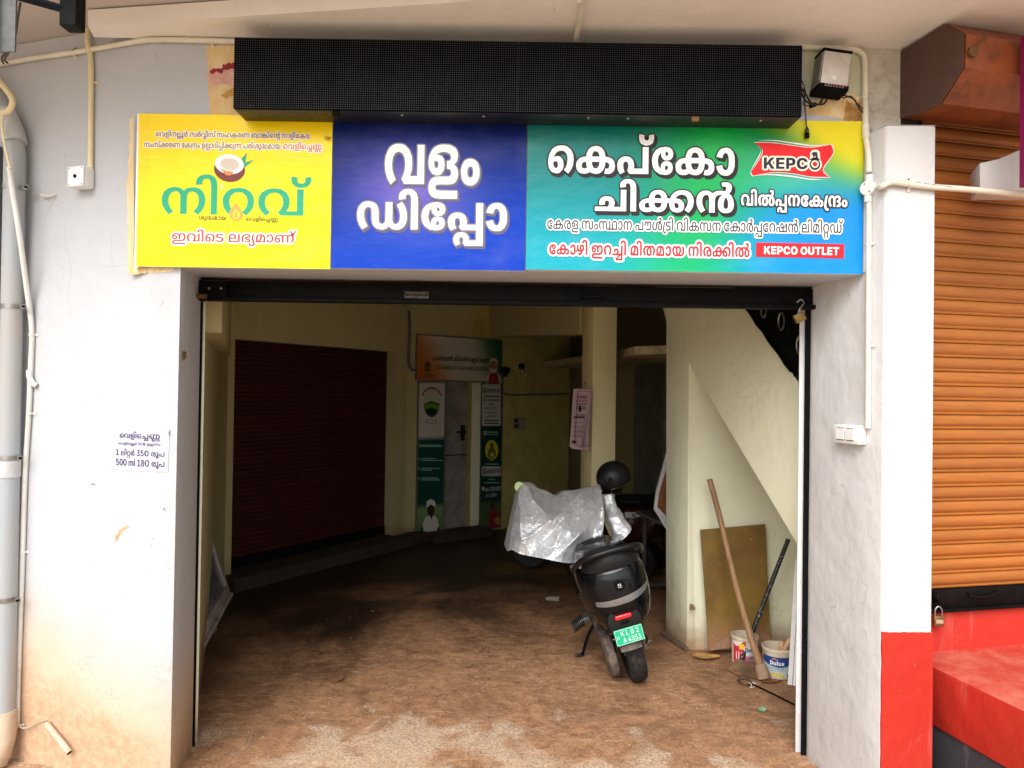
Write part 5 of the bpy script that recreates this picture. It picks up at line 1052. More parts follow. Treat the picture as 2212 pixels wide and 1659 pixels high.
sl = PAW.hit(497, 1000)[0]
sr = PAW.hit(850, 1000)[0]
sp1 = PAW.hit(874, 1000)[0]
wall_on(PAW, sl - 0.04, sl + 0.03, 0, 3.0, 0, 'inner_wall', M_CREAM_IN, 0.16)
wall_on(PAW, sl + 0.03, sr + 0.02, ztop - 0.02, 3.0, 0, 'inner_wall', M_CREAM_IN, 0.14)
wall_on(PAW, sr + 0.02, sp1, 0, 3.0, 0, 'inner_pier', M_CREAM_IN, 0.30)
wall_on(PA, sL - 0.2, sR + 0.3, 0, 0.12, 0.35, 'kerb', mat('dark_kerb', (60, 46, 38), 0.85, 0, (30, 22, 18), 8, 0.8, 0.4, 40), 0.5)
wall_on(PE, 0.0, 3.02, 0, 2.15, 0, 'inner_wall', M_CREAM_IN, 0.1)
wall_on(PE, 0.0, 3.02, 2.15, 3.0, 0.10, 'inner_wall', M_CREAM_IN, 0.3)
dl, dr = PB.hit(959, 1000)[0], PB.hit(1016, 1000)[0]
dt = PB.hit(985, 826)[1]
s_b0 = PB.hit(874, 1000)[0]
s_b1 = PB.hit(1228, 1000)[0]
wall_on(PB, s_b0 - 0.1, dl, 0, 3.0, 0, 'inner_wall', M_CREAM_IN)
wall_on(PB, dl, dr, dt + 0.06, 3.0, 0, 'inner_wall', M_CREAM_IN)
wall_on(PB, dr, s_b1, 0, 3.0, 0, 'inner_wall', mat('yellow_lit_plaster', (192, 180, 106), 0.75, 0, (150, 138, 84), 4, 0.8, 0.35, 60))  # yellow light on this stretch is put into the plaster colour
wall_on(PB, s_b1, s_b1 + 1.8, 0, 3.0, -0.5, 'inner_wall', M_CREAM_IN)
# plan of the far right side: a wall with a door, seen obliquely
PD = Plane((1.30, 10.6), (2.55, 5.9))
s_d0, s_d1 = PD.hit(1385, 1000)[0], PD.hit(1440, 1000)[0]
wall_on(PD, -0.3, 5.2, 0, 3.0, 0, 'inner_wall', M_CREAM_IN)
# column and the beam that runs back from it
YC = 6.62
k0, k1, k2 = at(1255, 900, YC + 0.28), at(1279, 900, YC), at(1331, 900, YC + 0.06)
col_xy = [(k0.x, k0.y), (k1.x, k1.y), (k2.x, k2.y), (k2.x + k0.x - k1.x, k2.y + k0.y - k1.y)]
rough_edge(col_xy, 0, 3.0, 'column', m_wall('cream_yellow_plaster', (238, 228, 178), (150, 110, 70), (0.22, 0.0, 0.0), 0.4, 0.9), 0.014)
pb = PB.at(1056, 726)
zb = 1.85 + (843 - 712) * YC / FOC
b = MB()
b.prism2([(pb.x, pb.y, pb.z), (k0.x - 0.02, k0.y + 0.02, zb), (k0.x + 0.25, k0.y + 0.1, zb), (pb.x + 0.3, pb.y + 0.2, pb.z)], [(pb.x, pb.y, 3.0), (k0.x - 0.02, k0.y + 0.02, 3.0), (k0.x + 0.25, k0.y + 0.1, 3.0), (pb.x + 0.3, pb.y + 0.2, 3.0)])
b.build('beam', M_CREAM_IN, shop, bevel=0.008)
# thin concrete shelf slab over the far door
zs = 2.275
b = MB()
def shelf_edge(px, py):
    p = onz(px, py, zs)
    return p
e0, e1, e2 = shelf_edge(1160, 783), shelf_edge(1330, 759), shelf_edge(1372, 748)
e3 = shelf_edge(1440, 746)
b.prism([(e0.x, e0.y, zs), (e1.x, e1.y, zs), (e2.x, e2.y, zs), (e3.x, e3.y, zs), (e3.x + 0.5, e3.y + 0.2, zs), (e0.x + 1.0, e0.y + 0.8, zs)], (0, 0, -0.075))
b.build('shelf_slab', mat('broken_slab_edge', (206, 196, 160), 0.9, 0, (140, 124, 92), 12, 0.8, 0.7, 30), shop)
# stair: its side wall rises away from the street, hollow below
T0, T1 = onz(1437, 1373), onz(1484, 1405)
PS = Plane((T0.x, T0.y), (T1.x, T1.y))
SP = lambda px, py: PS.hit(px, py)
poly = [SP(1437, 1374), SP(1484, 1405), SP(1488, 785), SP(1728, 1190)]
s_near = PS.hit(1762, 1000)[0]
slope = (poly[3][1] - poly[2][1]) / (poly[3][0] - poly[2][0])
low = (s_near, poly[2][1] + slope * (s_near - poly[2][0]))
r0, r1 = SP(1620, 672), SP(1728, 830)
sl2 = (r1[1] - r0[1]) / (r1[0] - r0[0])
hi_near = (s_near, r1[1] + sl2 * (s_near - r1[0]))
s3 = r0[0] + (3.0 - r0[1]) / sl2
k = SP(1438, 692)
outl = [(poly[0][0], 0.0), (poly[1][0], 0.0), poly[2], low, hi_near, (s3, 3.0), (k[0] - 0.35, 3.0), k]
b = MB()
b.prism([PS.pt(s, z) for s, z in outl], -PS.n * 0.13)
b.build('stair_wall', M_CREAM, shop, smooth=30, bevel=0.014)
b = MB()                                        # the flight itself, behind its side wall
steps = []
for i in range(12):
    s0 = low[0] - 0.25 * i
    z0 = low[1] + 0.12 + 0.25 * i * abs(slope)
    b.prism([PS.pt(s0, z0 - 0.14, -0.14), PS.pt(s0 - 0.25, z0 - 0.14 + 0.25 * abs(slope), -0.14), PS.pt(s0 - 0.25, z0 + 0.25 * abs(slope), -0.14), PS.pt(s0, z0 + 0.25 * abs(slope), -0.14)], -PS.n * 1.0)
b.build('stair_flight', M_CONC, shop)
b = MB()                                        # plinth strip at the foot of the stair wall
b.prism([PS.pt(poly[0][0] - 0.02, 0, 0.0), PS.pt(poly[1][0] + 0.03, 0, 0.0), PS.pt(poly[1][0] + 0.03, 0.035, 0.0), PS.pt(poly[0][0] - 0.02, 0.035, 0.0)], PS.n * 0.035)
b.build('plinth_strip', mat('earthy_concrete', (112, 92, 74), 0.95, 0, (70, 54, 42), 12, 0.9, 0.6, 40), shop, bevel=0.008)
PU = Plane((T1.x + 0.03, T1.y + 0.02), (T1.x + 1.5, T1.y + 0.02))
wall_on(PU, 0.0, 1.6, 0, 2.3, 0, 'understair_wall', M_CREAM)
b = MB()                                        # right-hand wall of the hollow
b.box((2.12, 3.92, 0), (2.3, T1.y + 0.1, 2.6))
b.build('understair_wall', M_CREAM, shop)
# black sheet standing in for the unlit space behind the stair's mesh railing
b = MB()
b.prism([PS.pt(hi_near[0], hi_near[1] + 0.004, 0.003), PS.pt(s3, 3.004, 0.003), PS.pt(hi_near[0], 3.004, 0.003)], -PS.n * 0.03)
rail = b.build('unlit_space_sheet', M_BLACKM, shop)
for px, py in ((1688, 694), (1728, 745), (1650, 668)):
    c = PS.at(px, py, 0.012)
    b = MB()
    b.tube([c + PS.d * (0.026 * math.cos(R(a))) + Vector((0, 0, 0.050 * math.sin(R(a)))) for a in range(0, 361, 20)], 0.006, 6)
    b.build('ring', M_STEEL, rail, smooth=60)
b = MB()
for i in range(14):
    s = hi_near[0] - 0.045 * i
    zz = hi_near[1] + sl2 * (s - hi_near[0])
    b.tube([PS.pt(s, zz, 0.006), PS.pt(s, 2.99, 0.006)], 0.002, 4)
    b.tube([PS.pt(s, zz, 0.008), PS.pt(hi_near[0], zz, 0.008)], 0.002, 4)
b.build('mesh', M_BLACK, rail)
# rough cable bundles hang along the railing edge
b = MB()
path = [PS.at(1612 + i * 12.2, 672 + i * 17.2 + random.uniform(-3, 3) - 5, 0.02) for i in range(9)]
b.tube(smooth_path(path), 0.010, 6)
b.build('railing_edge', M_BLACKM, shop, smooth=60)
# closed shell: ceiling inside and the outer walls of the building
b = MB()
b.box((-5.0, 3.82, 3.0), (5.0, 12.5, 3.2))
b.build('inner_ceiling', mat('ceiling_paint', (190, 180, 150), 0.85, 0, (140, 128, 100), 3, 0.7, 0.3, 40), shop)
b = MB()
b.box((-5.0, 12.3, 0), (5.0, 12.5, 3.0))
b.box((-5.0, 4.35, 0), (-4.8, 12.29, 3.0))
b.box((4.8, 4.5, 0), (5.0, 12.29, 3.0))
b.box((-4.79, 4.31, 0), (-3.4, 4.36, 3.0))
b.box((2.32, 4.3, 0), (4.79, 4.4, 3.0))
b.build('outer_wall', M_CREAM_IN, shop)
# doors at the back
door = MB()
door.prism([PB.pt(dl + 0.01, 0.05, -0.07), PB.pt(dr - 0.01, 0.05, -0.07), PB.pt(dr - 0.01, dt + 0.05, -0.07), PB.pt(dl + 0.01, dt + 0.05, -0.07)], -PB.n * 0.04)
dm_ = mat('grimy_white_door', (150, 146, 140), 0.6, 0, (84, 76, 70), 5, 0.8, 0.2, 40)
dd = door.build('door', dm_, shop, bevel=0.004)
b = MB()
zj = PB.hit(985, 985)[1]
b.prism([PB.pt(dl + 0.012, zj, -0.068), PB.pt(dr - 0.012, zj, -0.068), PB.pt(dr - 0.012, zj + 0.012, -0.068), PB.pt(dl + 0.012, zj + 0.012, -0.068)], PB.n * 0.004)
b.build('rail', M_BLACKM, dd)
b = MB()
hp = PB.at(1003, 935, -0.05)
b.box((hp.x - 0.05, hp.y - 0.03, hp.z - 0.10), (hp.x + 0.01, hp.y, hp.z + 0.10))
b.box((hp.x - 0.10, hp.y - 0.05, hp.z), (hp.x + 0.03, hp.y - 0.03, hp.z + 0.025))
b.build('handle', M_BLACK, dd, bevel=0.004)
b = MB()
b.prism([PB.pt(dr + 0.0, 0.0, 0.002), PB.pt(dr + 0.13, 0.0, 0.002), PB.pt(dr + 0.13, dt, 0.002), PB.pt(dr + 0.0, dt, 0.002)], PB.n * 0.03)
b.build('door_frame', M_CREAM, shop, bevel=0.006)
b = MB()
b.prism([PB.pt(dl - 0.3, 0.0, 0.0), PB.pt(dr + 0.15, 0, 0.0), PB.pt(dr + 0.15, 0.10, 0.0), PB.pt(dl - 0.3, 0.10, 0.0)], PB.n * 0.32)
b.build('door_step', mat('dark_kerb', (60, 46, 38)), shop, bevel=0.01)
d0, d1 = PD.hit(1386, 900)[0], PD.hit(1434, 900)[0]
zt = PD.hit(1410, 782)[1]
b = MB()
b.prism([PD.pt(d0, 0.03, 0.004), PD.pt(d1, 0.03, 0.004), PD.pt(d1, zt, 0.004), PD.pt(d0, zt, 0.004)], PD.n * 0.035)
gd = b.build('door', mat('grey_door_paint', (132, 132, 126), 0.6, 0, (96, 92, 86), 5, 0.7, 0.15, 40), shop, bevel=0.004)
w = d1 - d0
for z0, z1 in ((0.2, 0.85), (1.0, 1.55), (1.68, zt - 0.12)):
    b = MB()
    for (sa, sb, za, zb_) in ((0.16, 0.84, z0, z0 + 0.03), (0.16, 0.84, z1 - 0.03, z1), (0.16, 0.20, z0 + 0.03, z1 - 0.03), (0.80, 0.84, z0 + 0.03, z1 - 0.03)):
        b.prism([PD.pt(d0 + w * sa, za, 0.0392), PD.pt(d0 + w * sb, za, 0.0392), PD.pt(d0 + w * sb, zb_, 0.0392), PD.pt(d0 + w * sa, zb_, 0.0392)], PD.n * 0.014)
    b.build('panel', mat('grey_door_paint', (132, 132, 126)), gd)
b = MB()
for sa, sb, z1 in ((d0 - 0.10, d0 - 0.004, zt + 0.1), (d1 + 0.004, d1 + 0.10, zt + 0.1)):
    b.prism([PD.pt(sa, 0, 0.002), PD.pt(sb, 0, 0.002), PD.pt(sb, z1, 0.002), PD.pt(sa, z1, 0.002)], PD.n * 0.06)
b.prism([PD.pt(d0 - 0.003, zt + 0.004, 0.002), PD.pt(d1 + 0.003, zt + 0.004, 0.002), PD.pt(d1 + 0.003, zt + 0.1, 0.002), PD.pt(d0 - 0.003, zt + 0.1, 0.002)], PD.n * 0.06)
b.build('door_frame', mat('grey_frame_paint', (140, 138, 130), 0.6, 0, (100, 96, 90), 6, 0.7, 0.15, 40), shop)

# ------------------------------------------------------------------ neighbouring shop to the right
PN = Plane((1.80, 3.30), (1.80 + 0.975, 3.30 + 0.2216))
PNS = PN.moved(-0.10)
nb = thing('neighbour_shop', 'neighbouring shop front with red plinth and step beside the white pillar', 'building', (1.9, 3.4, 0))
sh0 = PNS.hit(2014, 900)[0]
z_bar0 = PNS.hit(2018, 1316)[1]


def nb_wall(plane, s0, s1, z0, z1, d, name, m, th=0.12, bev=0.0):
    b = MB()
    b.prism([plane.pt(s0, z0, d), plane.pt(s1, z0, d), plane.pt(s1, z1, d), plane.pt(s0, z1, d)], -plane.n * th)
    return b.build(name, m, nb, smooth=40, bevel=bev)


nb_wall(PN, 0.06, 3.2, 2.95, 3.478, -0.12, 'wall', mat('dark_grey_brown_wall', (92, 80, 74), 0.9, 0, (50, 44, 42), 6, 0.8, 0.4, 30))  # one dark grey-brown tone for the wall behind the hood
nb_wall(PNS, sh0 - 0.12, 3.2, 0.0, z_bar0 - 0.004, 0.02, 'threshold', M_RED, 0.5, 0.01)
st0, st1 = onz(2017, 1441, 0.62), onz(2214, 1536, 0.62)
ed = (st1 - st0).normalized()
st2 = st0 + ed * 1.5
b = MB()
ztop_s = 0.62
pts = [st0 - ed * 0.2, st2, st2 + Vector((1.6, 0.36, 0)), st0 - ed * 0.2 + Vector((1.6, 0.36, 0))]
b.prism([(p.x, p.y, ztop_s - 0.27) for p in pts], (0, 0, 0.27))
b.build('step', M_RED, nb, smooth=40, bevel=0.014)
b = MB()
b.prism([(p.x + 0.012, p.y + 0.012, -0.02) for p in pts], (0, 0, ztop_s - 0.27 + 0.018))
b.build('step_base', M_BLACKW, nb, smooth=40, bevel=0.008)
# rolling shutter of the neighbour: every slat its own piece


def m_slat(name, a, b_, rough=0.45, dust=(150, 110, 74)):
    """enamel on roller slats: every slat weathered a little differently, drawn-out brush grain, dust on the lower lips"""
    t = NT(name)
    oi = t.n.new('ShaderNodeObjectInfo')
    vec = t.mapped((0.9, 0.9, 14))
    ad = t.n.new('ShaderNodeVectorMath')
    t.link(vec, ad.inputs[0])
    t.link(oi.outputs['Random'], ad.inputs[1])
    n = t.noise(4.5, 6, 0.65, ad.outputs[0], 0.5)
    col = t.mix(t.ramp(n, 0.22, 0.95), lin(a), lin(b_))
    col = t.mix(t.math('MULTIPLY', oi.outputs['Random'], 0.35), col, lin(b_))
    n2 = t.noise(3.0, 5, 0.7, t.mapped((1, 1, 0.5)))
    col = t.mix(t.ramp(n2, 0.52, 0.8, 0, 0.4), col, lin(dust))
    t.color(col)
    t.set(rough=t.ramp(n, 0.3, 0.7, rough - 0.1, rough + 0.14), spec=0.4)
    p = t.bump(n, 0.12, 0.004)
    t.bump(t.noise(1.6, 3), 0.25, 0.03, p)
    return t.m


M_OCHRE = m_slat('ochre_shutter_paint', (174, 106, 44), (136, 80, 34))
ns = thing('rolling_shutter', 'closed orange brown rolling shutter with black bottom bar beside the white pillar', 'shutter', tuple(PNS.pt(sh0, 0)))
pitch = 0.0705
z_b1 = PNS.hit(2018, 1270)[1]
prof = [(0.0, 0.0), (0.010, 0.001), (0.012, 0.006), (0.006, 0.011), (0.006, 0.014), (0.013, 0.020), (0.017, 0.032), (0.017, 0.048), (0.013, 0.060), (0.004, 0.068), (0.0, 0.0695)]
s_end = 1.7
mb = MB()
mb.loft([[PNS.pt(sh0 - 0.08, z_b1 + z, d) for d, z in prof], [PNS.pt(s_end, z_b1 + z, d) for d, z in prof]])
sl0 = mb.build('slat', M_OCHRE, ns, smooth=35)
for i in range(1, 33):
    copy_part(sl0, ns, (0, 0, pitch * i))
b = MB()
b.prism([PNS.pt(sh0 - 0.08, z_bar0, 0.0), PNS.pt(s_end, z_bar0, 0.0), PNS.pt(s_end, z_b1 - 0.002, 0.0), PNS.pt(sh0 - 0.08, z_b1 - 0.002, 0.0)], PNS.n * 0.03)
b.prism([PNS.pt(sh0 - 0.08, z_bar0 - 0.003, 0.031), PNS.pt(s_end, z_bar0 - 0.003, 0.031), PNS.pt(s_end, z_bar0 + 0.012, 0.031), PNS.pt(sh0 - 0.08, z_bar0 + 0.012, 0.031)], PNS.n * 0.02)
b.build('bottom_bar', M_BLACK, ns, smooth=40, bevel=0.003)
b = MB()
h = [PNS.at(2093, 1281, 0.035), PNS.at(2100, 1289, 0.055), PNS.at(2125, 1290, 0.06), PNS.at(2148, 1284, 0.055), PNS.at(2154, 1276, 0.035)]
b.tube(smooth_path(h), 0.006, 8)
b.build('handle', M_BLACK, ns, smooth=60)
b = MB()
lk = PNS.at(2026, 1290, 0.05)
b.lathe(lk, PNS.n, [(0.0, -0.02), (0.026, -0.02), (0.026, 0.012), (0.02, 0.02), (0.0, 0.02)], 16)
b.build('lock_plate', M_BLACK, ns, smooth=40)
# hood over the shutter: seven-sided end plate, folded sheet sides
hoodm = mat('brown_hood_paint', (150, 78, 38), 0.45, 0, (88, 46, 28), 5, 0.95, 0.15, 30)
PC = Plane((1.80, 3.30), (1.80 + PN.n.x, 3.30 + PN.n.y))    # plane of the end plate
hx = [(1939, 118), (2033, 58), (2074, 80), (2071, 152), (2023, 229), (1979, 249), (1944, 257)]
hp2 = [PC.hit(*p) for p in hx]
smin = hp2[0][0]
prof = [(s - smin, z) for s, z in hp2]
prof[-1] = (0.0, prof[-1][1])
pt3 = lambda s, z, along: Vector((1.80, 3.30, 0)) + PN.n * s + PN.d * along + Vector((0, 0, z))
b = MB()
b.loft([[pt3(s + 0.005, z, 0.006) for s, z in prof], [pt3(s + 0.005, z, 1.6) for s, z in prof]])
hood = b.build('hood', hoodm, ns, smooth=15)
b = MB()
b.prism([pt3(s, z, 0.0) for s, z in prof], PN.d * -0.004)
b.build('end_plate', mat('dark_brown_plate', (84, 58, 50), 0.55, 0, (66, 44, 38), 9, 0.7, 0.15, 30), hood, smooth=30)
b = MB()
c = pt3(prof[2][0] + 0.012, prof[2][1] - 0.075, 0.03)
b.lathe(c, PN.n, [(0.0, -0.012), (0.022, -0.012), (0.022, 0.006), (0.014, 0.012), (0.0, 0.012)], 14)
b.tube([c + Vector((0.01, 0, 0.02)), c + Vector((0.05, 0, 0.055)), c + Vector((0.055, 0.01, 0.075))], 0.004, 6)
b.build('cable_gland', mat('rusty_metal', (120, 84, 48), 0.6, 0.4, (70, 46, 30), 40, 0.7, 0.3, 60), hood, smooth=40)
lockn = thing('padlock', 'brass padlock hanging under the orange shutter on the red threshold', 'padlock', tuple(PNS.at(2027, 1336, 0.05)))
c = PNS.at(2027, 1340, 0.055)
b = MB()
b.box((c.x - 0.024, c.y - 0.01, c.z - 0.028), (c.x + 0.024, c.y + 0.01, c.z + 0.022))
b.build('body', M_BRASS, lockn, bevel=0.004, smooth=40)
b = MB()
b.tube(smooth_path([c + Vector((-0.016, 0, 0.022)), c + Vector((-0.016, 0, 0.05)), c + Vector((0, 0, 0.066)), c + Vector((0.016, 0, 0.05)), c + Vector((0.016, 0, 0.022))]), 0.004, 8)
b.build('shackle', M_STEEL, lockn, smooth=60)
b = MB()
b.box((c.x - 0.017, c.y - 0.0115, c.z - 0.012), (c.x + 0.017, c.y - 0.0102, c.z + 0.006))
b.build('label_plate', plain('silver_plate', (200, 190, 160), 0.4, 0.6), lockn)

# ------------------------------------------------------------------ the raised rolling shutter of the bay
PF = Plane((-1.7, 3.30), (1.7, 3.30))            # face of the lintel
PSH = Plane((-1.7, 3.62), (1.7, 3.62))
fs = thing('rolling_shutter', 'black rolling shutter rolled up under the lintel of the open bay', 'shutter', (0, 3.66, 2.3))
zb0 = PSH.hit(1095, 659)[1]
b = MB()
b.box((-1.615, 3.625, zb0), (1.565, 3.655, zb0 + 0.105))
b.box((-1.615, 3.600, zb0), (1.565, 3.6245, zb0 + 0.022))
b.build('bottom_bar', M_BLACK, fs, bevel=0.003, smooth=40)
M_SLATB = mat('black_slat', (30, 26, 25), 0.5, 0, (84, 52, 36), 9, 0.5, 0.2, 40)
b = MB()
b.loft([[Vector((-1.60, 3.642 - d, zb0 + 0.108 + z)) for d, z in ((0, 0), (0.012, 0.008), (0.017, 0.03), (0.012, 0.05), (0.0, 0.06))],
        [Vector((1.53, 3.642 - d, zb0 + 0.108 + z)) for d, z in ((0, 0), (0.012, 0.008), (0.017, 0.03), (0.012, 0.05), (0.0, 0.06))]])
s0 = b.build('slat', M_SLATB, fs, smooth=35)
for i in range(1, 4):
    copy_part(s0, fs, (0, 0, 0.062 * i))
for px in (900, 1281):
    c = PSH.at(px, 637 if px < 1000 else 645, 0.0)
    b = MB()
    b.tube(smooth_path([c + Vector((-0.048, 0, 0)), c + Vector((-0.046, -0.028, 0.004)), c + Vector((0, -0.034, 0.006)), c + Vector((0.046, -0.028, 0.004)), c + Vector((0.048, 0, 0))]), 0.008, 8)
    b.box((c.x - 0.062, c.y - 0.004, c.z - 0.018), (c.x + 0.062, c.y + 0.002, c.z + 0.018))
    b.build('handle', M_BLACK if px > 1000 else mat('worn_handle', (60, 56, 52), 0.4, 0.5, (120, 112, 100), 30, 0.6), fs, smooth=40)
b = MB()
b.box((-1.66, 3.60, 0.0), (-1.607, 3.606, ZL - 0.002))
b.box((-1.66, 3.66, 0.0), (-1.607, 3.668, ZL - 0.002))
b.box((-1.67, 3.606, 0.0), (-1.655, 3.66, ZL - 0.002))
b.build('guide', M_BLACKM, fs, smooth=40)
b = MB()
b.box((1.515, 3.662, 0.0), (1.575, 3.670, ZL - 0.002))
b.box((1.545, 3.655, 0.0), (1.575, 3.6615, ZL - 0.002))
b.build('guide', M_BLACKM, fs, smooth=40)
b = MB()                                          # end lock plates and the bolt
b.box((-1.60, 3.596, zb0 + 0.02), (-1.46, 3.606, zb0 + 0.10))
b.build('lock_plate', M_BLACKM, fs, bevel=0.003)
for px in (452, 478):
    c = PSH.at(px, 623, 0.03)
    b = MB()
    b.lathe(c, (0, -1, 0), [(0.0, 0.0), (0.006, 0.0), (0.006, 0.003), (0, 0.003)], 10)
    b.build('screw', M_STEEL, fs)
b = MB()
c = PSH.at(437, 640, 0.05)
b.lathe(c - Vector((0.05, 0, 0)), (1, 0, 0), [(0.0, 0), (0.012, 0), (0.012, 0.07), (0.0, 0.07)], 12)
b.build('bolt', mat('rusty_metal', (120, 84, 48)), fs, smooth=40)
pl = thing('padlock', 'worn brass padlock hanging open from the raised black shutter bar', 'padlock', tuple(PSH.at(1727, 682, 0.06)))
c = PSH.at(1727, 686, 0.07)
rot = Matrix.Rotation(R(-28), 4, 'Y')
b = MB()
b.box((-0.027, -0.011, -0.022), (0.027, 0.011, 0.022))
b.v = [c + (rot @ p) for p in b.v]
b.build('body', M_BRASS, pl, bevel=0.003, smooth=40)
b = MB()
b.tube(smooth_path([c + (rot @ Vector((0.004, 0, 0.02))), PSH.at(1727, 668, 0.07), PSH.at(1736, 655, 0.06), PSH.at(1730, 647, 0.05), PSH.at(1721, 654, 0.05)]), 0.004, 8)
b.build('shackle', M_STEEL, pl, smooth=60)

# ------------------------------------------------------------------ the three printed signs
SG = Plane((-1.7, 3.272), (1.7, 3.272))


def yellow(u, v):
    c = lerp((246, 214, 0), (246, 222, 0), sst(v, 0.2, 0.8))
    if u < 0.055:
        c = lerp(c, (240, 205, 8), 0.7)
    return c


def blue(u, v):
    g = math.exp(-(((u - 0.40) / 0.34) ** 2 + ((v - 0.48) / 0.30) ** 2))
    c = lerp((5, 22, 84), (14, 60, 176), sst(v + 0.25 * u, 0.15, 1.0))
    return lerp(c, (122, 104, 190), 0.9 * g)


def teal(u, v):
    c = lerp((0, 112, 104), (0, 158, 178), sst(v, 0.0, 0.95))
    c = lerp(c, (8, 170, 70), math.exp(-((u - 0.58 + 0.10 * v) / 0.17) ** 2) * (1 - 0.35 * v))
    c = lerp(c, (222, 206, 8), sst(u - 0.60 * v, 0.58, 0.84))
    w = sst(v - 0.10 + 0.35 * (u - 0.75), 0.22, 0.62) * sst(u, 0.50, 0.86)
    c = lerp(c, (96, 200, 150), 0.7 * math.exp(-((u - 0.80) / 0.18) ** 2 - ((v - 0.40) / 0.15) ** 2))
    c = lerp(c, (10, 134, 220), w)
    return c


sgy = thing('signboard', 'yellow coconut oil signboard with halved coconut at the left end above the bay', 'signboard', tuple(SG.at(505, 575)))
sgb = thing('signboard', 'blue and violet signboard with two big white words in the middle', 'signboard', tuple(SG.at(928, 580)))
sgt = thing('signboard', 'teal, green and yellow chicken outlet signboard with a red flag emblem at the right end', 'signboard', tuple(SG.at(1500, 585)))
for g_ in (sgy, sgb, sgt):
    g_['group'] = 'printed signs over the bay'
printed('sheet', SG, 297, 248, 715.5, 578, yellow, sgy, 0.0, 0.34, 60, 10, 0.027, 1.0)
printed('sheet', SG, 718, 252, 1136, 582, blue, sgb, 0.0, 0.36, 50, 40, 0.027, 1.0, 0.10)
printed('sheet', SG, 1138, 257, 1865, 587, teal, sgt, 0.0, 0.32, 80, 40, 0.027, 0.9)
for par, x0, x1 in ((sgy, 289.5, 296.5), (sgy, 715.6, 717.9), (sgt, 1865.5, 1872)):
    b = MB()
    q = [SG.at(x0, 578 if x1 < 1000 else 588), SG.at(x1, 578 if x1 < 1000 else 588), SG.at(x1, 246 if x1 < 1000 else 268), SG.at(x0, 246 if x1 < 1000 else 268)]
    x_a, x_b, z_a, z_b = q[0].x, q[1].x, q[0].z, q[2].z
    b.box((x_a, 3.2725, z_a), (x_b, 3.298, z_b))
    b.build('edge_strip', M_WHITEP, par)
I_MAROON = plain('maroon_print', (92, 22, 46))
I_REDY = plain('crimson_print', (206, 16, 56))
I_TEAL = plain('sea_green_print', (20, 160, 116))
I_GREEN = plain('dark_green_print', (66, 92, 14))
I_PALE = plain('pale_print', (250, 240, 214))
I_DARK = plain('charcoal_print', (34, 32, 44))
I_GREY = plain('grey_print', (92, 92, 104))
I_RED = plain('red_print', (226, 10, 28))
I_NAVY = plain('navy_print', (18, 22, 62))
letter(sgy, [('y1', 337, 283, 669, 303), ('y2', 312, 305.5, 606, 325.5)], SG, I_MAROON, 0.0022, (I_PALE, 0.0046))
letter(sgy, [('y3', 612, 307, 695, 329)], SG, I_REDY, 0.0022, (I_PALE, 0.0055))
letter(sgy, [('y4', 350, 378, 672, 465)], SG, I_TEAL, 0.0022, (plain('lime_print', (196, 216, 60)), 0.0045))
letter(sgy, [('y5', 430, 467, 489, 478), ('y3', 532, 467.5, 600, 481.5)], SG, I_GREEN, 0.0022)
letter(sgy, [('y7', 372, 496.5, 639, 531.5)], SG, I_REDY, 0.0022, (I_PALE, 0.0085))
# the halved coconut, its leaves, and the oil drop
cx, cy = 496, 362


def rotp(pts, a, c):
    ca, sa = math.cos(R(a)), math.sin(R(a))
    return [(c[0] + (x - c[0]) * ca - (y - c[1]) * sa, c[1] + (x - c[0]) * sa + (y - c[1]) * ca) for x, y in pts]


co = MB()
flat_shape(SG, [(519, 346), (534, 330), (530, 351), (549, 345), (531, 360), (520, 362)], 0.0016).build('leaf_print', I_TEAL, sgy, fix=False)
flat_shape(SG, rotp(circ(496, 366, 33.5, 27), 8, (496, 366)), 0.0026).build('coconut_shell_print', plain('coconut_brown', (112, 38, 30)), sgy, fix=False)
flat_shape(SG, rotp(circ(496, 355, 31.5, 21.5), 8, (496, 355)) , 0.0032).build('coconut_flesh_print', plain('coconut_white', (238, 232, 226)), sgy, fix=False)
flat_shape(SG, rotp(circ(497, 355, 21, 12.5), 8, (496, 355)), 0.0036).build('coconut_hollow_print', plain('coconut_grey', (200, 186, 172)), sgy, fix=False)
flat_shape(SG, [(476, 364), (488, 369), (506, 372), (498, 380), (489, 379)], 0.0040).build('oil_print', plain('oil_amber', (206, 130, 66)), sgy, fix=False)
flat_shape(SG, [(482, 393)] + circ(479, 406, 3.4, 3.6, 12, -40, 220), 0.0030).build('drop_print', plain('drop_pale', (232, 226, 170)), sgy, fix=False)
flat_shape(SG, [(510, 437)] + circ(510, 463, 14.5, 14.5, 20, -38, 218), 0.0030).build('oil_drop_print', plain('oil_orange', (240, 160, 66)), sgy, fix=False)
flat_shape(SG, [(510, 452)] + circ(511, 465, 7.5, 8.5, 16, -40, 220), 0.0035).build('oil_drop_print', plain('oil_yellow', (244, 214, 40)), sgy, fix=False)
flat_shape(SG, [(509, 456)] + circ(510.5, 466, 4.2, 5.5, 14, -40, 220), 0.0040).build('oil_drop_print', plain('oil_orange', (240, 160, 66)), sgy, fix=False)
for px, py, L in ((716.5, 292, 5), (715, 296, 4)):
    b = MB()
    b.tube([SG.at(px - 14, py + 2, 0.006), SG.at(px - 8, py + 6, 0.010), SG.at(px - 1, py + 4, 0.006)], 0.0018, 5)
    b.build('torn_thread', M_CABLE, sgy)

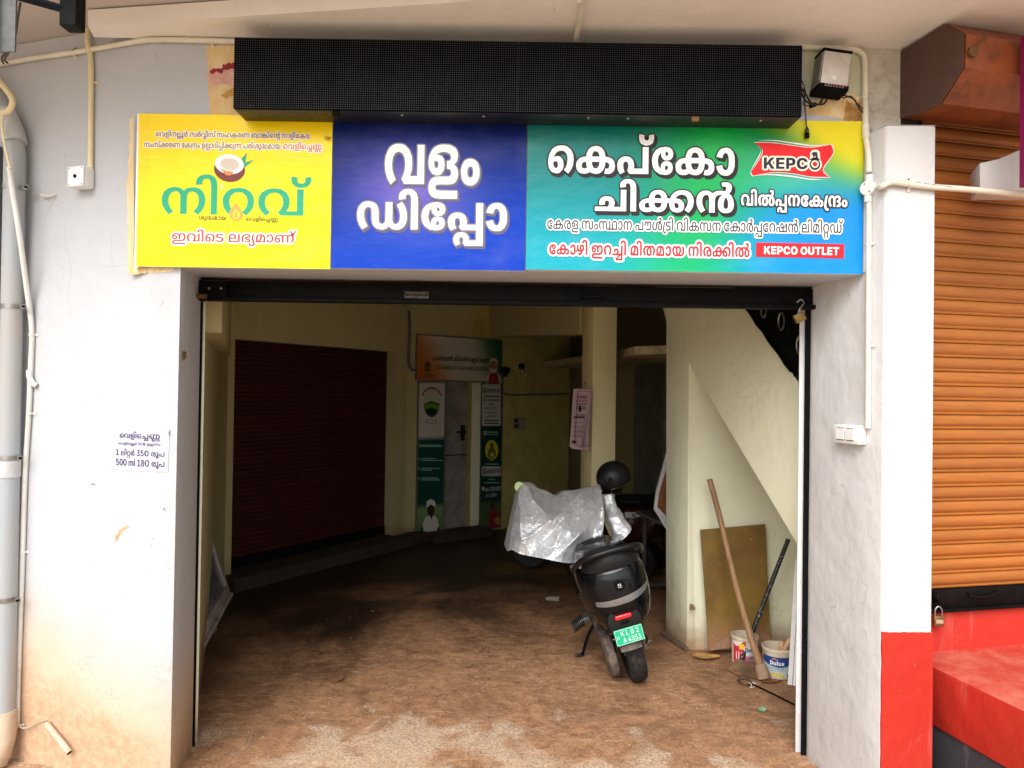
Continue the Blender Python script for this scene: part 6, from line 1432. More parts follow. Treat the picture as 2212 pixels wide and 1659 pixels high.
letter(sgb, [('b1', 833, 315, 1038, 432), ('b2', 775, 413, 1098, 534)], SG, plain('violet_grey_print', (92, 86, 112)), 0.0014, (plain('violet_grey_print', (92, 86, 112)), 0.007), 'lettering_shadow')
letter(sgb, [('b1', 831.5, 312, 1036, 429), ('b2', 772, 409, 1095, 530)], SG, plain('off_white_print', (236, 238, 232)), 0.0034, (plain('olive_grey_print', (120, 116, 132)), 0.006))
for (px, py), (qx, qy) in (((849, 441), (853, 466)), ((853, 450), (856, 474)), ((872, 328), (876, 330)), ((994, 351), (1001, 352))):
    b = MB()
    b.tube([SG.at(px, py, 0.0045), SG.at((px + qx) / 2 + 1, (py + qy) / 2, 0.0042), SG.at(qx, qy, 0.0042)], 0.0007, 4)
    b.build('scratch', M_INK, sgb)

letter(sgt, [('t1', 1188, 295, 1592, 383), ('t2', 1290, 394, 1590, 465)], SG, M_INK, 0.0012, (M_INK, 0.0065), 'lettering_shadow')
letter(sgt, [('t1', 1184, 290, 1587, 377.5), ('t2', 1285, 388, 1585, 459)], SG, M_WHITEI, 0.0032, (M_INK, 0.0065))
letter(sgt, [('t3', 1600, 409.5, 1830, 460)], SG, M_WHITEI, 0.0032, (I_DARK, 0.0062))
letter(sgt, [('t4', 1182, 470, 1820, 511)], SG, I_DARK, 0.0032, (M_WHITEI, 0.0065))
letter(sgt, [('t5', 1186, 520, 1619, 564)], SG, I_RED, 0.0032, (M_WHITEI, 0.0085))
flat_shape(SG, [(1633, 524), (1823, 527.5), (1822.5, 558.5), (1632.5, 555)], 0.0020).build('red_box_print', I_RED, sgt, fix=False)
letter(sgt, [('t6', 1650, 533, 1812, 550.5)], SG, M_WHITEI, 0.0032)
zz = lambda pts: [(1501 + x * 0.2082, 248.4 + y * 0.2082) for x, y in pts]


def cr(pts, k=5):
    q = smooth_path([(x, y, 0) for x, y in pts], k)
    return [(p.x, p.y) for p in q]


top = cr([(615, 290), (800, 292), (1000, 318), (1200, 340), (1412, 308)])
rgt = cr([(1412, 308), (1432, 400), (1335, 540), (1345, 590), (1400, 645)])
bot = cr([(1400, 645), (1200, 640), (1000, 605), (800, 597), (605, 632)])
lft = cr([(605, 632), (582, 590), (640, 510), (700, 400), (690, 345), (615, 290)])
flag = top + rgt[1:] + bot[1:] + lft[1:-1]


def grow(pts, k):
    mx = sum(p[0] for p in pts) / len(pts)
    my = sum(p[1] for p in pts) / len(pts)
    return [(mx + (p[0] - mx) * (1 + k / 400), my + (p[1] - my) * (1 + k / 170)) for p in pts]


flat_shape(SG, zz(grow(flag, 7)), 0.0016).build('flag_outline', M_WHITEI, sgt, fix=False)
flat_shape(SG, zz(flag), 0.0022).build('flag_print', I_RED, sgt, fix=False)
for arc, w in (((655, 268), (820, 268), (1050, 300), (1230, 322), (1375, 306)), 9), (((640, 628), (800, 622), (1000, 640), (1180, 668), (1355, 676)), 9), (((645, 310), (680, 380), (640, 470), (580, 570)), 8), (((1440, 350), (1425, 420), (1330, 560), (1350, 610), (1395, 640)), 8):
    c = cr(arc, 6)
    up_ = [(x, y - w * math.sin(math.pi * i / (len(c) - 1))) for i, (x, y) in enumerate(c)]
    lo_ = [(x + (w * 0.6 if arc[0][1] > arc[-1][1] - 400 and len(arc) < 5 else 0) * math.sin(math.pi * i / (len(c) - 1)), y + w * 0.6 * math.sin(math.pi * i / (len(c) - 1)) + 0.3) for i, (x, y) in enumerate(c)]
    flat_shape(SG, zz(up_ + lo_[::-1]), 0.0027).build('flag_stroke', M_WHITEI, sgt, fix=False)
mb = MB()
shp = fit('kep', SG, *[v for p in zz([(712, 444)]) for v in p], *[v for p in zz([(1168, 564)]) for v in p])
stroke_shapes(mb, shp, SG.pt, 0.0028, 0.0078)
fill_shapes(mb, [([SG.hit(*p) for p in zz(circ(1243, 515, 72, 74))], [])], SG.pt, 0.0029)
fill_shapes(mb, [([SG.hit(*p) for p in zz([(1190, 470), (1195, 395), (1215, 365), (1265, 362), (1292, 385), (1300, 470)])], [])], SG.pt, 0.0029)
mb.build('emblem_outline', I_PALE, sgt, fix=False)
mb = MB()
fill_text(mb, shp, SG.pt, 0.0038)
fill_shapes(mb, [([SG.hit(*p) for p in zz(circ(1243, 515, 56, 58))], [[SG.hit(*p) for p in zz(circ(1243, 512, 40, 40))]])], SG.pt, 0.0038)
fill_shapes(mb, [([SG.hit(*p) for p in zz([(1203, 412), (1214, 404), (1210, 388), (1226, 392), (1232, 380), (1244, 390), (1256, 380), (1262, 394), (1273, 390), (1266, 408), (1274, 440), (1272, 462), (1256, 455), (1246, 425), (1232, 440), (1220, 434), (1222, 418)])], [])], SG.pt, 0.0038)
mb.build('emblem_lettering', I_NAVY, sgt, fix=False)
flat_shape(SG, zz(circ(1243, 512, 24, 26)), 0.0040).build('emblem_dot', I_RED, sgt, fix=False)

# ------------------------------------------------------------------ LED display above the signs
YL = 3.12
PL = Plane((-1.7, YL), (1.7, YL))
p_tl, p_br = PL.at(506, 80), PL.at(1732, 255)
p_bl = PL.at(506, 234)
lx0, lx1 = p_tl.x, p_br.x
lz1 = p_tl.z
lz0 = p_bl.z
led = thing('led_display', 'long black LED matrix display mounted over the signboards', 'display', (0, YL, lz0))
NMOD = 8
mw = (lx1 - lx0) / NMOD
M_LEDF = mat('led_face', (6, 6, 10), 0.85, 0, (12, 10, 12), 4, 0.8, 0.0, spec=0.04)
b = MB()
b.box((lx0, YL + 0.014, lz0), (lx1, YL + 0.148, lz1))
b.build('cabinet', mat('led_cabinet', (26, 27, 30), 0.42, 0.2, (58, 56, 54), 8, 0.4, 0.1, 40), led, bevel=0.003, smooth=40)
lm = MB()
lm.box((lx0 + 0.0006, YL, lz0 + 0.001), (lx0 + mw - 0.0006, YL + 0.0135, lz1 - 0.001))
l0 = lm.build('module', M_LEDF, led, bevel=0.0008)
for i in range(1, NMOD):
    copy_part(l0, led, (mw * i, 0, 0))
nrow, ncol = 32, 256
dx, dz = (lx1 - lx0) / ncol, (lz1 - lz0) / nrow
mb = MB()
for r_ in range(nrow):
    z = lz0 + dz * (r_ + 0.5)
    for c_ in range(ncol):
        x = lx0 + dx * (c_ + 0.5)
        h_ = 0.00105
        mb.add([(x - h_, YL - 0.0012, z - h_), (x + h_, YL - 0.0012, z - h_), (x + h_, YL - 0.0012, z + h_), (x - h_, YL - 0.0012, z + h_)], [(0, 1, 2, 3)])
dots = mb.build('led_dots', mat('led_lens', (124, 120, 122), 0.3, 0, (70, 66, 70), 9, 0.9), led, fix=False)
dots['kind'] = 'stuff'
for px in (870, 1045, 1270, 1355, 1498, 1640):
    c = at(px, 243 + (px - 870) * 0.0135, YL + 0.07)
    b = MB()
    b.lathe(Vector((c.x, YL + 0.05, lz0)), (0, 0, -1), [(0, 0), (0.007, 0), (0.006, 0.004), (0, 0.005)], 10)
    b.build('screw', M_STEEL, led, smooth=40)
for px in (728, 1500):
    c = at(px, 246, YL + 0.03)
    b = MB()
    b.box((c.x - 0.016, YL + 0.01, lz0 - 0.022), (c.x + 0.016, YL + 0.022, lz0 + 0.0))
    b.build('clip', M_BLACKM if px < 1000 else mat('rusty_metal', (120, 84, 48)), led)

# ------------------------------------------------------------------ controller box, its cables and the hanging plug
PQ = Plane((-1.7, 3.30), (1.7, 3.30))
ctl = thing('power_unit', 'tilted grey power unit with black ends screwed to the wall right of the LED display', 'power unit', tuple(PQ.at(1783, 170)))
c = PQ.at(1784, 170, 0.0)
rotc = Matrix.Translation(c) @ Matrix.Rotation(R(7), 4, 'Y')


def put(b, M_):
    b.v = [M_ @ p for p in b.v]
    return b


wq, hq, dq = 0.062, 0.088, 0.105
b = MB()
b.box((-wq, -dq, -hq + 0.015), (wq, -0.012, hq - 0.012))
put(b, rotc).build('case', mat('brushed_aluminium', (206, 202, 196), 0.45, 0.3, (176, 170, 162), 24, 0.6, 0.1, 60), ctl, bevel=0.004, smooth=40)
for i in range(7):
    b = MB()
    b.box((-wq - 0.005, -0.094 + i * 0.012, -hq + 0.031), (-wq - 0.0005, -0.088 + i * 0.012, hq - 0.013))
    put(b, rotc).build('fin', M_STEEL, ctl)
b = MB()
b.box((-wq - 0.008, -dq - 0.003, hq - 0.0115), (wq + 0.004, -0.010, hq))
b.build('end_cap', M_BLACKM, ctl, bevel=0.003) if False else put(b, rotc).build('end_cap', M_BLACKM, ctl, bevel=0.003)
b = MB()
b.prism([(-wq - 0.008, -dq - 0.004, -hq + 0.0145), (-wq - 0.008, -0.010, -hq + 0.0145), (-wq - 0.008, -0.010, -hq - 0.012), (-wq - 0.008, -dq + 0.02, -hq - 0.012), (-wq - 0.008, -dq - 0.004, -hq - 0.006)], (2 * wq + 0.014, 0, 0))
put(b, rotc).build('terminal_block', M_BLACKM, ctl, bevel=0.002)
for i in range(7):
    b = MB()
    x = -wq + 0.022 + i * 0.013
    b.box((x - 0.003, -dq - 0.0085, -hq + 0.000), (x + 0.003, -dq - 0.0045, -hq + 0.005))
    put(b, rotc).build('screw', M_STEEL, ctl)
b = MB()
b.box((-0.045, -dq - 0.0055, -hq + 0.008), (0.058, -dq - 0.0043, -hq + 0.011))
put(b, rotc).build('stripe', plain('dull_red_print', (150, 40, 44)), ctl)
b = MB()
b.box((-0.012, -dq - 0.0012, -hq + 0.036), (0.006, -dq - 0.0002, -hq + 0.056))
put(b, rotc).build('badge', M_WHITEP, ctl)
cab = thing('cable_loom', 'loose black cables drooping between the LED display and the grey power unit', 'cables', tuple(PQ.at(1760, 215)))
for pts, r_ in (([(1730, 188), (1742, 206), (1752, 222), (1770, 226), (1782, 222), (1790, 205)], 0.0045), ([(1730, 196), (1738, 214), (1750, 224), (1768, 225), (1778, 212)], 0.004), ([(1733, 175), (1740, 200), (1735, 224), (1745, 228), (1758, 222)], 0.0025), ([(1775, 204), (1775, 220), (1766, 226)], 0.003), ([(1812, 202), (1830, 208), (1845, 215), (1855, 232), (1863, 243)], 0.0038), ([(1808, 200), (1822, 211), (1838, 208), (1850, 222), (1864, 236)], 0.003)):
    b = MB()
    b.tube(smooth_path([PQ.at(x, y, 0.05 + 0.02 * math.sin(i)) for i, (x, y) in enumerate(pts)]), r_, 6)
    b.build('cable', M_CABLE, cab, smooth=60)
b = MB()
c = PQ.at(1756, 227, 0.05)
b.tube([c + Vector((-0.014, 0, -0.006)), c + Vector((0.014, 0, 0.004))], 0.010, 8)
b.build('tape', M_BLACKM, cab, smooth=60)
plg = thing('hanging_plug', 'small black connector hanging on a thin wire over the yellow corner of the sign', 'connector', tuple(SG.at(1743, 288, 0.02)))
b = MB()
b.tube(smooth_path([PQ.at(1737, 186, 0.06), PQ.at(1738, 225, 0.06), SG.at(1740, 258, 0.018), SG.at(1742, 276, 0.016)]), 0.0018, 5)
b.tube(smooth_path([PQ.at(1738, 192, 0.062), PQ.at(1740, 225, 0.062), SG.at(1742, 258, 0.018), SG.at(1743, 276, 0.016)]), 0.0014, 5)
b.build('wire', M_CABLE, plg)
b = MB()
c = SG.at(1743, 280, 0.018)
b.lathe(c + Vector((0, 0, 0.012)), (0.02, 0, -1), [(0, 0), (0.004, 0.0), (0.009, 0.012), (0.010, 0.026), (0.007, 0.028), (0, 0.029)], 12)
b.build('cap', mat('dark_green_plastic', (30, 48, 44), 0.4), plg, smooth=40)
b = MB()
b.box((c.x - 0.009, c.y - 0.007, c.z - 0.040), (c.x + 0.011, c.y + 0.007, c.z - 0.0165))
b.build('body', M_BLACKM, plg, bevel=0.003)

# ------------------------------------------------------------------ conduits, boxes and pipes
PWL = Plane((-1.70, 3.30), (-3.6, 3.88))          # oblique wall on the left


def saddle(parent, c, plane, vertical, m=M_PVC, r_=0.013):
    b = MB()
    u = plane.d if vertical else Vector((0, 0, 1))
    w_ = Vector((0, 0, 1)) if vertical else plane.d
    n_ = plane.n
    path = [c + u * (r_ + 0.018) - n_ * (r_ - 0.001), c + u * (r_ + 0.003) - n_ * (r_ - 0.003)] + [c + u * (math.cos(R(a)) * (r_ + 0.002)) + n_ * (math.sin(R(a)) * (r_ + 0.002)) for a in range(0, 181, 30)] + [c - u * (r_ + 0.003) - n_ * (r_ - 0.003), c - u * (r_ + 0.018) - n_ * (r_ - 0.001)]
    b.loft([[p + w_ * -0.006 for p in path], [p + w_ * 0.006 for p in path]], closed=False)
    b.build('saddle', m, parent, smooth=50)
    b = MB()
    b.lathe(c + u * (r_ + 0.012) - n_ * (r_ - 0.002), n_, [(0, 0), (0.004, 0), (0.003, 0.003), (0, 0.004)], 8)
    b.build('screw', M_BLACKM, parent)


def conduit(name, label, pts, r_, m, saddles=(), k=6, parent=None, soft=True):
    t_ = parent or thing(name, label, 'conduit', tuple(pts[0]), None, 'conduits on the shop front')
    b = MB()
    b.tube(smooth_path(pts, k) if soft else pts, r_, 12)
    b.build('pipe', m, t_, smooth=60)
    for c, pl_, vert in saddles:
        saddle(t_, c, pl_, vert, m, r_)
    return t_


conduit('conduit', 'cream conduit running along the top of the wall to the left of the LED display',
        [PWL.at(-40, 147, 0.014), PWL.at(60, 128, 0.014), PWL.at(180, 110, 0.014), PWL.at(290, 90, 0.014), PF.at(335, 86, 0.014), PF.at(420, 87, 0.014), PF.at(520, 90, 0.014), PF.at(700, 93, 0.014)],
        0.0125, M_PVC, [(PWL.at(159, 113, 0.014), PWL, False), (PF.at(458, 88.5, 0.014), PF, False)])
cjv = conduit('conduit', 'cream conduit dropping from the soffit to the square white junction box',
              [PWL.at(190, 62, 0.028), PWL.at(189, 88, 0.028), PWL.at(195, 120, 0.016), PWL.at(197, 165, 0.014), PWL.at(196, 260, 0.014), PWL.at(195.5, 365, 0.014)],
              0.0125, mat('ivory_pvc', (222, 208, 168), 0.42, 0, (204, 186, 140), 6, 0.6, 0.05), [(PWL.at(197, 178, 0.014), PWL, True)])
jb = thing('junction_box', 'square white junction box with a black blanking plug on the left wall', 'junction box', tuple(PWL.at(189, 388)))
c0 = [PWL.hit(165, 412), PWL.hit(212, 366)]
b = MB()
zc_ = (c0[0][1] + c0[1][1]) / 2
sc_ = (c0[0][0] + c0[1][0]) / 2
hs = 0.050
b.prism([PWL.pt(sc_ - hs, zc_ - hs, 0.001), PWL.pt(sc_ + hs, zc_ - hs, 0.001), PWL.pt(sc_ + hs, zc_ + hs, 0.001), PWL.pt(sc_ - hs, zc_ + hs, 0.001)], PWL.n * 0.055)
b.build('box', M_WHITEP, jb, bevel=0.010, seg=3, smooth=40)
b = MB()
b.prism([PWL.pt(sc_ - hs + 0.001, zc_ - hs + 0.001, 0.0565), PWL.pt(sc_ + hs - 0.001, zc_ - hs + 0.001, 0.0565), PWL.pt(sc_ + hs - 0.001, zc_ + hs - 0.001, 0.0565), PWL.pt(sc_ - hs + 0.001, zc_ + hs - 0.001, 0.0565)], PWL.n * 0.010)
jl = b.build('lid', mat('cool_white_plastic', (226, 228, 236), 0.35), jb, bevel=0.006, seg=3, smooth=40)
b = MB()
b.lathe(PWL.pt(sc_, zc_, 0.0666), PWL.n, [(0, 0), (0.009, 0), (0.008, 0.004), (0, 0.005)], 16)
b.build('plug', M_BLACKM, jl, smooth=40)
for i in (-1, 1):
    for j in (-1, 1):
        b = MB()
        b.lathe(PWL.pt(sc_ + i * 0.039, zc_ + j * 0.039, 0.0666), PWL.n, [(0, 0), (0.0035, 0), (0.003, 0.001), (0, 0.001)], 10)
        b.build('screw', M_STEEL, jl)
PP = Plane((1.659, 3.16), (1.536, 3.62))         # inner return of the pillar
PPf = Plane((1.659, 3.16), (1.884, 3.16))        # front of the pillar
rc = conduit('conduit', 'white conduit bending down beside the right end of the signs to the switch box',
             [PF.at(1725, 101, 0.016), PF.at(1790, 104, 0.016), PF.at(1845, 107, 0.016), PF.at(1862, 116, 0.016), PF.at(1868, 135, 0.016), PF.at(1869, 220, 0.018), PP.at(1870, 275, 0.016), PP.at(1871, 300, 0.016), PP.at(1876, 335, 0.016), PP.at(1877, 372, 0.016)],
             0.0135, M_PVC, [(PF.at(1867, 211, 0.016), PF, True)])
jx = PP.at(1876, 407, 0.018)
b = MB()
b.tube([PP.at(1877, 420, 0.014), PP.at(1876.5, 550, 0.014), PP.at(1876, 700, 0.014), PP.at(1875, 925, 0.014)], 0.0125, 12)
b.build('pipe', M_PVC, rc, smooth=60)
b = MB()
b.tube([PP.at(1870, 270, 0.016), PP.at(1870.5, 298, 0.016)], 0.0165, 12)
b.build('coupler', M_PVC, rc, smooth=50)
for py in (527, 747):
    saddle(rc, PP.at(1876.3, py, 0.014), PP, True, M_PVC, 0.0125)
jr = thing('junction_box', 'round white conduit junction box at the right edge of the teal sign', 'junction box', tuple(jx))
b = MB()
nrm = (PP.n + Vector((0, -0.6, 0))).normalized()
b.lathe(jx - nrm * 0.018, nrm, [(0, 0), (0.033, 0), (0.034, 0.028), (0.032, 0.034), (0, 0.035)], 28)
b.tube([jx + Vector((0.004, 0.004, 0.028)), jx + Vector((0.004, 0.004, 0.062))], 0.0175, 12)
b.tube([jx + Vector((0, 0.004, -0.028)), jx + Vector((0, 0.004, -0.062))], 0.0175, 12)
b.tube([jx + Vector((0.028, 0.0, 0)), jx + Vector((0.058, -0.004, 0.002))], 0.0175, 12)
b.build('body', M_WHITEP, jr, smooth=40)
nrm = (PP.n + Vector((0, -0.6, 0))).normalized()
for a in (60, 240):
    uu = nrm.cross(Vector((0, 0, 1)))
    b = MB()
    b.lathe(jx + nrm * 0.0172 + uu * (0.022 * math.cos(R(a))) + Vector((0, 0, 0.022 * math.sin(R(a)))), nrm, [(0, 0), (0.003, 0), (0.003, 0.002), (0, 0.002)], 8)
    b.build('screw', M_BLACKM, jr)
ch = conduit('conduit', 'white conduit crossing the pillar to the right towards the neighbouring shop',
             [jx + Vector((0.045, -0.004, 0.002)), PPf.at(1905, 403, 0.018), PPf.at(1925, 394, 0.018), PPf.at(1960, 397, 0.018), PPf.at(2018, 404, 0.018), PPf.at(2110, 411, 0.018), PPf.at(2260, 426, 0.018)],
             0.0135, M_PVC, [(PPf.at(1966, 398, 0.018), PPf, False)])
b = MB()
for i in range(26):
    c = PPf.at(1976 + i * 3.3, 397.0 + i * 0.42, 0.018) + Vector((0, -0.0137, 0.002))
    if i % 5 != 4:
        b.box((c.x - 0.0022, c.y - 0.0002, c.z - 0.002), (c.x + 0.0018, c.y, c.z + 0.002))
b.build('blue_print', plain('blue_print', (58, 98, 150)), ch)
cc = conduit('conduit', 'cream conduit running up from the LED display across the canopy soffit',
             [at(1243, 92, 3.22), at(1245, 80, 3.18), onz(1250, 56, ZC - 0.014), onz(1262, 0, ZC - 0.014), onz(1272, -60, ZC - 0.014)], 0.0125, M_PVC)
b = MB()
c = onz(1257, 4, ZC - 0.014)
b.tube([c + Vector((-0.02, 0, 0.004)), c + Vector((0.02, 0, 0.004))], 0.008, 8)
b.build('saddle', M_PVC, cc, smooth=50)
# switch box on the pillar return
sw = thing('switch_box', 'white surface switch box with two rocker switches on the right jamb', 'switch box', tuple(PF.at(1850, 940)))
PSW = PP
a0, a1 = PSW.hit(1817, 938), PSW.hit(1872, 938)
zt_, zb_ = PSW.hit(1845, 918)[1], PSW.hit(1845, 958)[1]
b = MB()
b.prism([PSW.pt(a0[0], zb_, 0.001), PSW.pt(a1[0], zb_, 0.001), PSW.pt(a1[0], zt_, 0.001), PSW.pt(a0[0], zt_, 0.001)], PSW.n * 0.044)
b.build('box', M_WHITEP, sw, bevel=0.004, smooth=40)
for k_ in (0.14, 0.52):
    s0_, s1_ = a0[0] + (a1[0] - a0[0]) * k_, a0[0] + (a1[0] - a0[0]) * (k_ + 0.33)
    b = MB()
    zz0, zz1 = zb_ + (zt_ - zb_) * 0.2, zb_ + (zt_ - zb_) * 0.8
    b.prism([PSW.pt(s0_ - 0.003, zz0 - 0.003, 0.0453), PSW.pt(s1_ + 0.003, zz0 - 0.003, 0.0453), PSW.pt(s1_ + 0.003, zz1 + 0.003, 0.0453), PSW.pt(s0_ - 0.003, zz1 + 0.003, 0.0453)], PSW.n * 0.0006)
    fr_ = b.build('switch_gap', M_BLACKM, sw)
    b = MB()
    b.prism([PSW.pt(s0_, zz0, 0.0462), PSW.pt(s1_, zz0, 0.0462), PSW.pt(s1_, zz1, 0.0462), PSW.pt(s0_, zz1, 0.0462)], PSW.n * 0.006)
    b.build('rocker', M_WHITEP, sw, bevel=0.002)

# drain pipes on the far left
dp = thing('downpipe', 'grey plastic downpipe with steel brackets on the left wall', 'downpipe', tuple(PWL.at(28, 1640, 0.06)))
xs_ = lambda y: 33 - (y - 300) * 0.0195
pp = [PWL.at(-60, 150, 0.10), PWL.at(-8, 215, 0.08), PWL.at(22, 275, 0.065), PWL.at(xs_(330), 330, 0.065)] + [PWL.at(xs_(y), y, 0.065) for y in (600, 1000, 1400, 1540)] + [PWL.at(2, 1600, 0.08), PWL.at(-40, 1650, 0.10)]
b = MB()
b.tube(smooth_path(pp[:4], 5) + pp[4:8], 0.047, 20)
b.build('pipe', M_PVCG, dp, smooth=60)
b = MB()
b.tube(smooth_path([PWL.at(8, 245, 0.07), PWL.at(24, 280, 0.065), PWL.at(xs_(310), 310, 0.065)], 4), 0.0535, 20)
b.build('elbow', mat('pale_grey_pvc', (190, 192, 192), 0.42, 0, (160, 156, 150), 6, 0.6), dp, smooth=60)
b = MB()
b.tube(smooth_path([PWL.at(xs_(1535), 1535, 0.065), PWL.at(xs_(1590), 1590, 0.068), PWL.at(-12, 1650, 0.10)], 5), 0.0535, 20)
b.build('elbow', mat('stained_pvc', (196, 178, 156), 0.5, 0, (160, 120, 84), 6, 0.8), dp, smooth=60)
b = MB()
b.tube([PWL.at(xs_(990), 995, 0.065), PWL.at(xs_(1030), 1030, 0.065)], 0.051, 20)
b.build('coupler', mat('pale_grey_pvc', (190, 192, 192)), dp, smooth=60)
for py in (407, 663, 988, 1293):
    c = PWL.at(xs_(py), py, 0.065)
    b = MB()
    ang = [R(a) for a in range(-10, 191, 15)]
    ring = [c + PWL.d * (0.0495 * math.cos(a)) + PWL.n * (0.0495 * math.sin(a)) for a in ang]
    ring = [c + PWL.d * -0.10 * 0 + ring[0] - c] + ring
    tail = c - PWL.d * 0.085 - PWL.n * 0.0
    ring = ring + [ring[-1] - PWL.d * 0.0 - PWL.n * 0.01, ring[-1] - PWL.n * 0.012]
    sgn = -1 if (PWL.d.x < 0) else 1
    flange = [c + PWL.d * (0.0495 * sgn), c + PWL.d * (0.092 * sgn)]
    b.loft([[p + Vector((0, 0, -0.011)) for p in ring], [p + Vector((0, 0, 0.011)) for p in ring]], closed=False)
    b.loft([[p + Vector((0, 0, -0.011)) for p in flange], [p + Vector((0, 0, 0.011)) for p in flange]], closed=False)
    br = b.build('bracket', M_STEEL, dp, smooth=50)
    b = MB()
    b.lathe(c + PWL.d * (0.080 * sgn) + PWL.n * 0.001, PWL.n, [(0, 0), (0.006, 0), (0.005, 0.010), (0, 0.011)], 8)
    b.build('bolt', M_BLACKM, br)
dp2 = thing('downpipe', 'darker grey downpipe at the very left edge behind the pale one', 'downpipe', tuple(PWL.at(-30, 1640, 0.04)))
b = MB()
b.tube([PWL.at(-14, 320, 0.05), PWL.at(-30, 1000, 0.05), PWL.at(-44, 1640, 0.05)], 0.047, 18)
b.tube([PWL.at(-14, 380, 0.05), PWL.at(-16, 320, 0.05)], 0.053, 18)
b.build('pipe', M_PVCD, dp2, smooth=60)
# thin white wire pipe beside them
M_PAINTP = mat('overpainted_pvc', (216, 215, 212), 0.6, 0, (190, 176, 156), 5, 0.6, 0.25, 60)
wp = conduit('conduit', 'thin white overpainted conduit slanting down beside the grey downpipe',
             [PWL.at(20, 361, 0.135), PWL.at(30, 430, 0.13), PWL.at(44, 520, 0.11), PWL.at(60, 640, 0.04), PWL.at(69, 714, 0.014), PWL.at(66.5, 790, 0.014), PWL.at(62, 900, 0.014), PWL.at(54, 1030, 0.014), PWL.at(47, 1250, 0.014), PWL.at(40, 1450, 0.014), PWL.at(37, 1571, 0.014)],
             0.0120, M_PAINTP, [(PWL.at(68, 723, 0.014), PWL, True), (PWL.at(63.5, 893, 0.014), PWL, True), (PWL.at(49, 1192, 0.014), PWL, True), (PWL.at(38, 1566, 0.014), PWL, True)])
b = MB()
b.tube(smooth_path([PWL.at(63, 800, 0.018), PWL.at(64, 815, 0.022), PWL.at(71, 828, 0.018), PWL.at(78, 833, 0.008)], 5), 0.0135, 12)
b.build('elbow', M_PAINTP, wp, smooth=60)
hose = thing('hose', 'curved cream flexible hose end with wires at the top left edge', 'hose', tuple(PWL.at(20, 220, 0.09)))
b = MB()
b.tube(smooth_path([PWL.at(-12, 160, 0.145), PWL.at(4, 182, 0.145), PWL.at(22, 205, 0.145), PWL.at(27, 222, 0.145), PWL.at(20, 238, 0.145), PWL.at(6, 244, 0.145)], 6), 0.014, 10)
b.build('tube', mat('ivory_pvc', (222, 208, 168)), hose, smooth=60)
b = MB()
b.tube(smooth_path([PWL.at(6, 246, 0.145), PWL.at(4, 270, 0.145), PWL.at(12, 320, 0.145), PWL.at(22, 364, 0.145)], 6), 0.006, 8)
b.build('wire', mat('ivory_pvc', (222, 208, 168)), hose, smooth=60)
stub = thing('pipe_stub', 'short broken conduit hanging slanted near the foot of the left wall', 'pipe', tuple(PF.at(128, 1598, 0.02)))
b = MB()
b.tube([PWL.at(100, 1563, 0.02), PWL.at(150, 1626, 0.03)], 0.0145, 14)
b.build('pipe', mat('stained_pvc', (196, 178, 156)), stub, smooth=50)
b = MB()
b.lathe(PWL.at(150, 1626, 0.03), (PWL.at(150, 1626, 0.03) - PWL.at(100, 1563, 0.02)), [(0.0, 0.0006), (0.011, 0.0006), (0.011, 0.001), (0, 0.001)], 12)
b.build('opening', M_BLACKM, stub)
b = MB()
b.tube(smooth_path([PWL.at(38, 1568, 0.02), PWL.at(55, 1573, 0.02), PWL.at(78, 1562, 0.015), PWL.at(100, 1556, 0.012)], 6), 0.0035, 6)
b.build('wire', mat('stained_pvc', (196, 178, 156)), stub, smooth=60)
hk = thing('wire_knot', 'scrap of wire knotted round a nail beside the grey downpipe', 'wire', tuple(PWL.at(105, 418, 0.01)))
b = MB()
b.tube(smooth_path([PWL.at(87, 421, 0.02), PWL.at(100, 424, 0.03), PWL.at(112, 423, 0.02), PWL.at(118, 420, 0.012), PWL.at(110, 421, 0.012), PWL.at(98, 422, 0.02), PWL.at(90, 420, 0.02)], 5), 0.003, 6)
b.build('strand', M_PVC, hk, smooth=60)

# paper price notice and small stickers
nt = thing('price_notice', 'white paper price notice pasted on the left pier', 'notice', tuple(PF.at(302, 970)))
PFl = PF


class Bent:
    """the left wall as one strip: s < 0 on the oblique wall, s > 0 on the front pier"""
    def hit(self, px, py):
        q = PF.at(px, py)
        if q.x >= -1.70:
            return q.x + 1.70, q.z
        s, z = PWL.hit(px, py)
        return -s, z

    def pt(self, s, z, d=0.0):
        return Vector((s - 1.70, 3.30 - d, z)) if s >= 0 else PWL.pt(-s, z, d)


PNt = Bent()
q4 = [PNt.hit(240, 1013), PNt.hit(363, 1019), PNt.hit(367, 926), PNt.hit(243, 919)]
mb = MB()


def paper(u, v):
    s = (q4[0][0] * (1 - u) + q4[1][0] * u) * (1 - v) + (q4[3][0] * (1 - u) + q4[2][0] * u) * v
    z = (q4[0][1] * (1 - u) + q4[1][1] * u) * (1 - v) + (q4[3][1] * (1 - u) + q4[2][1] * u) * v
    e = 0.0026 + 0.0014 * noise.noise(Vector((u * 5, v * 4, 1)))
    if u > 0.93 and v > 0.85:
        e += (u - 0.93) * 0.12
    return PNt.pt(s, z, e)


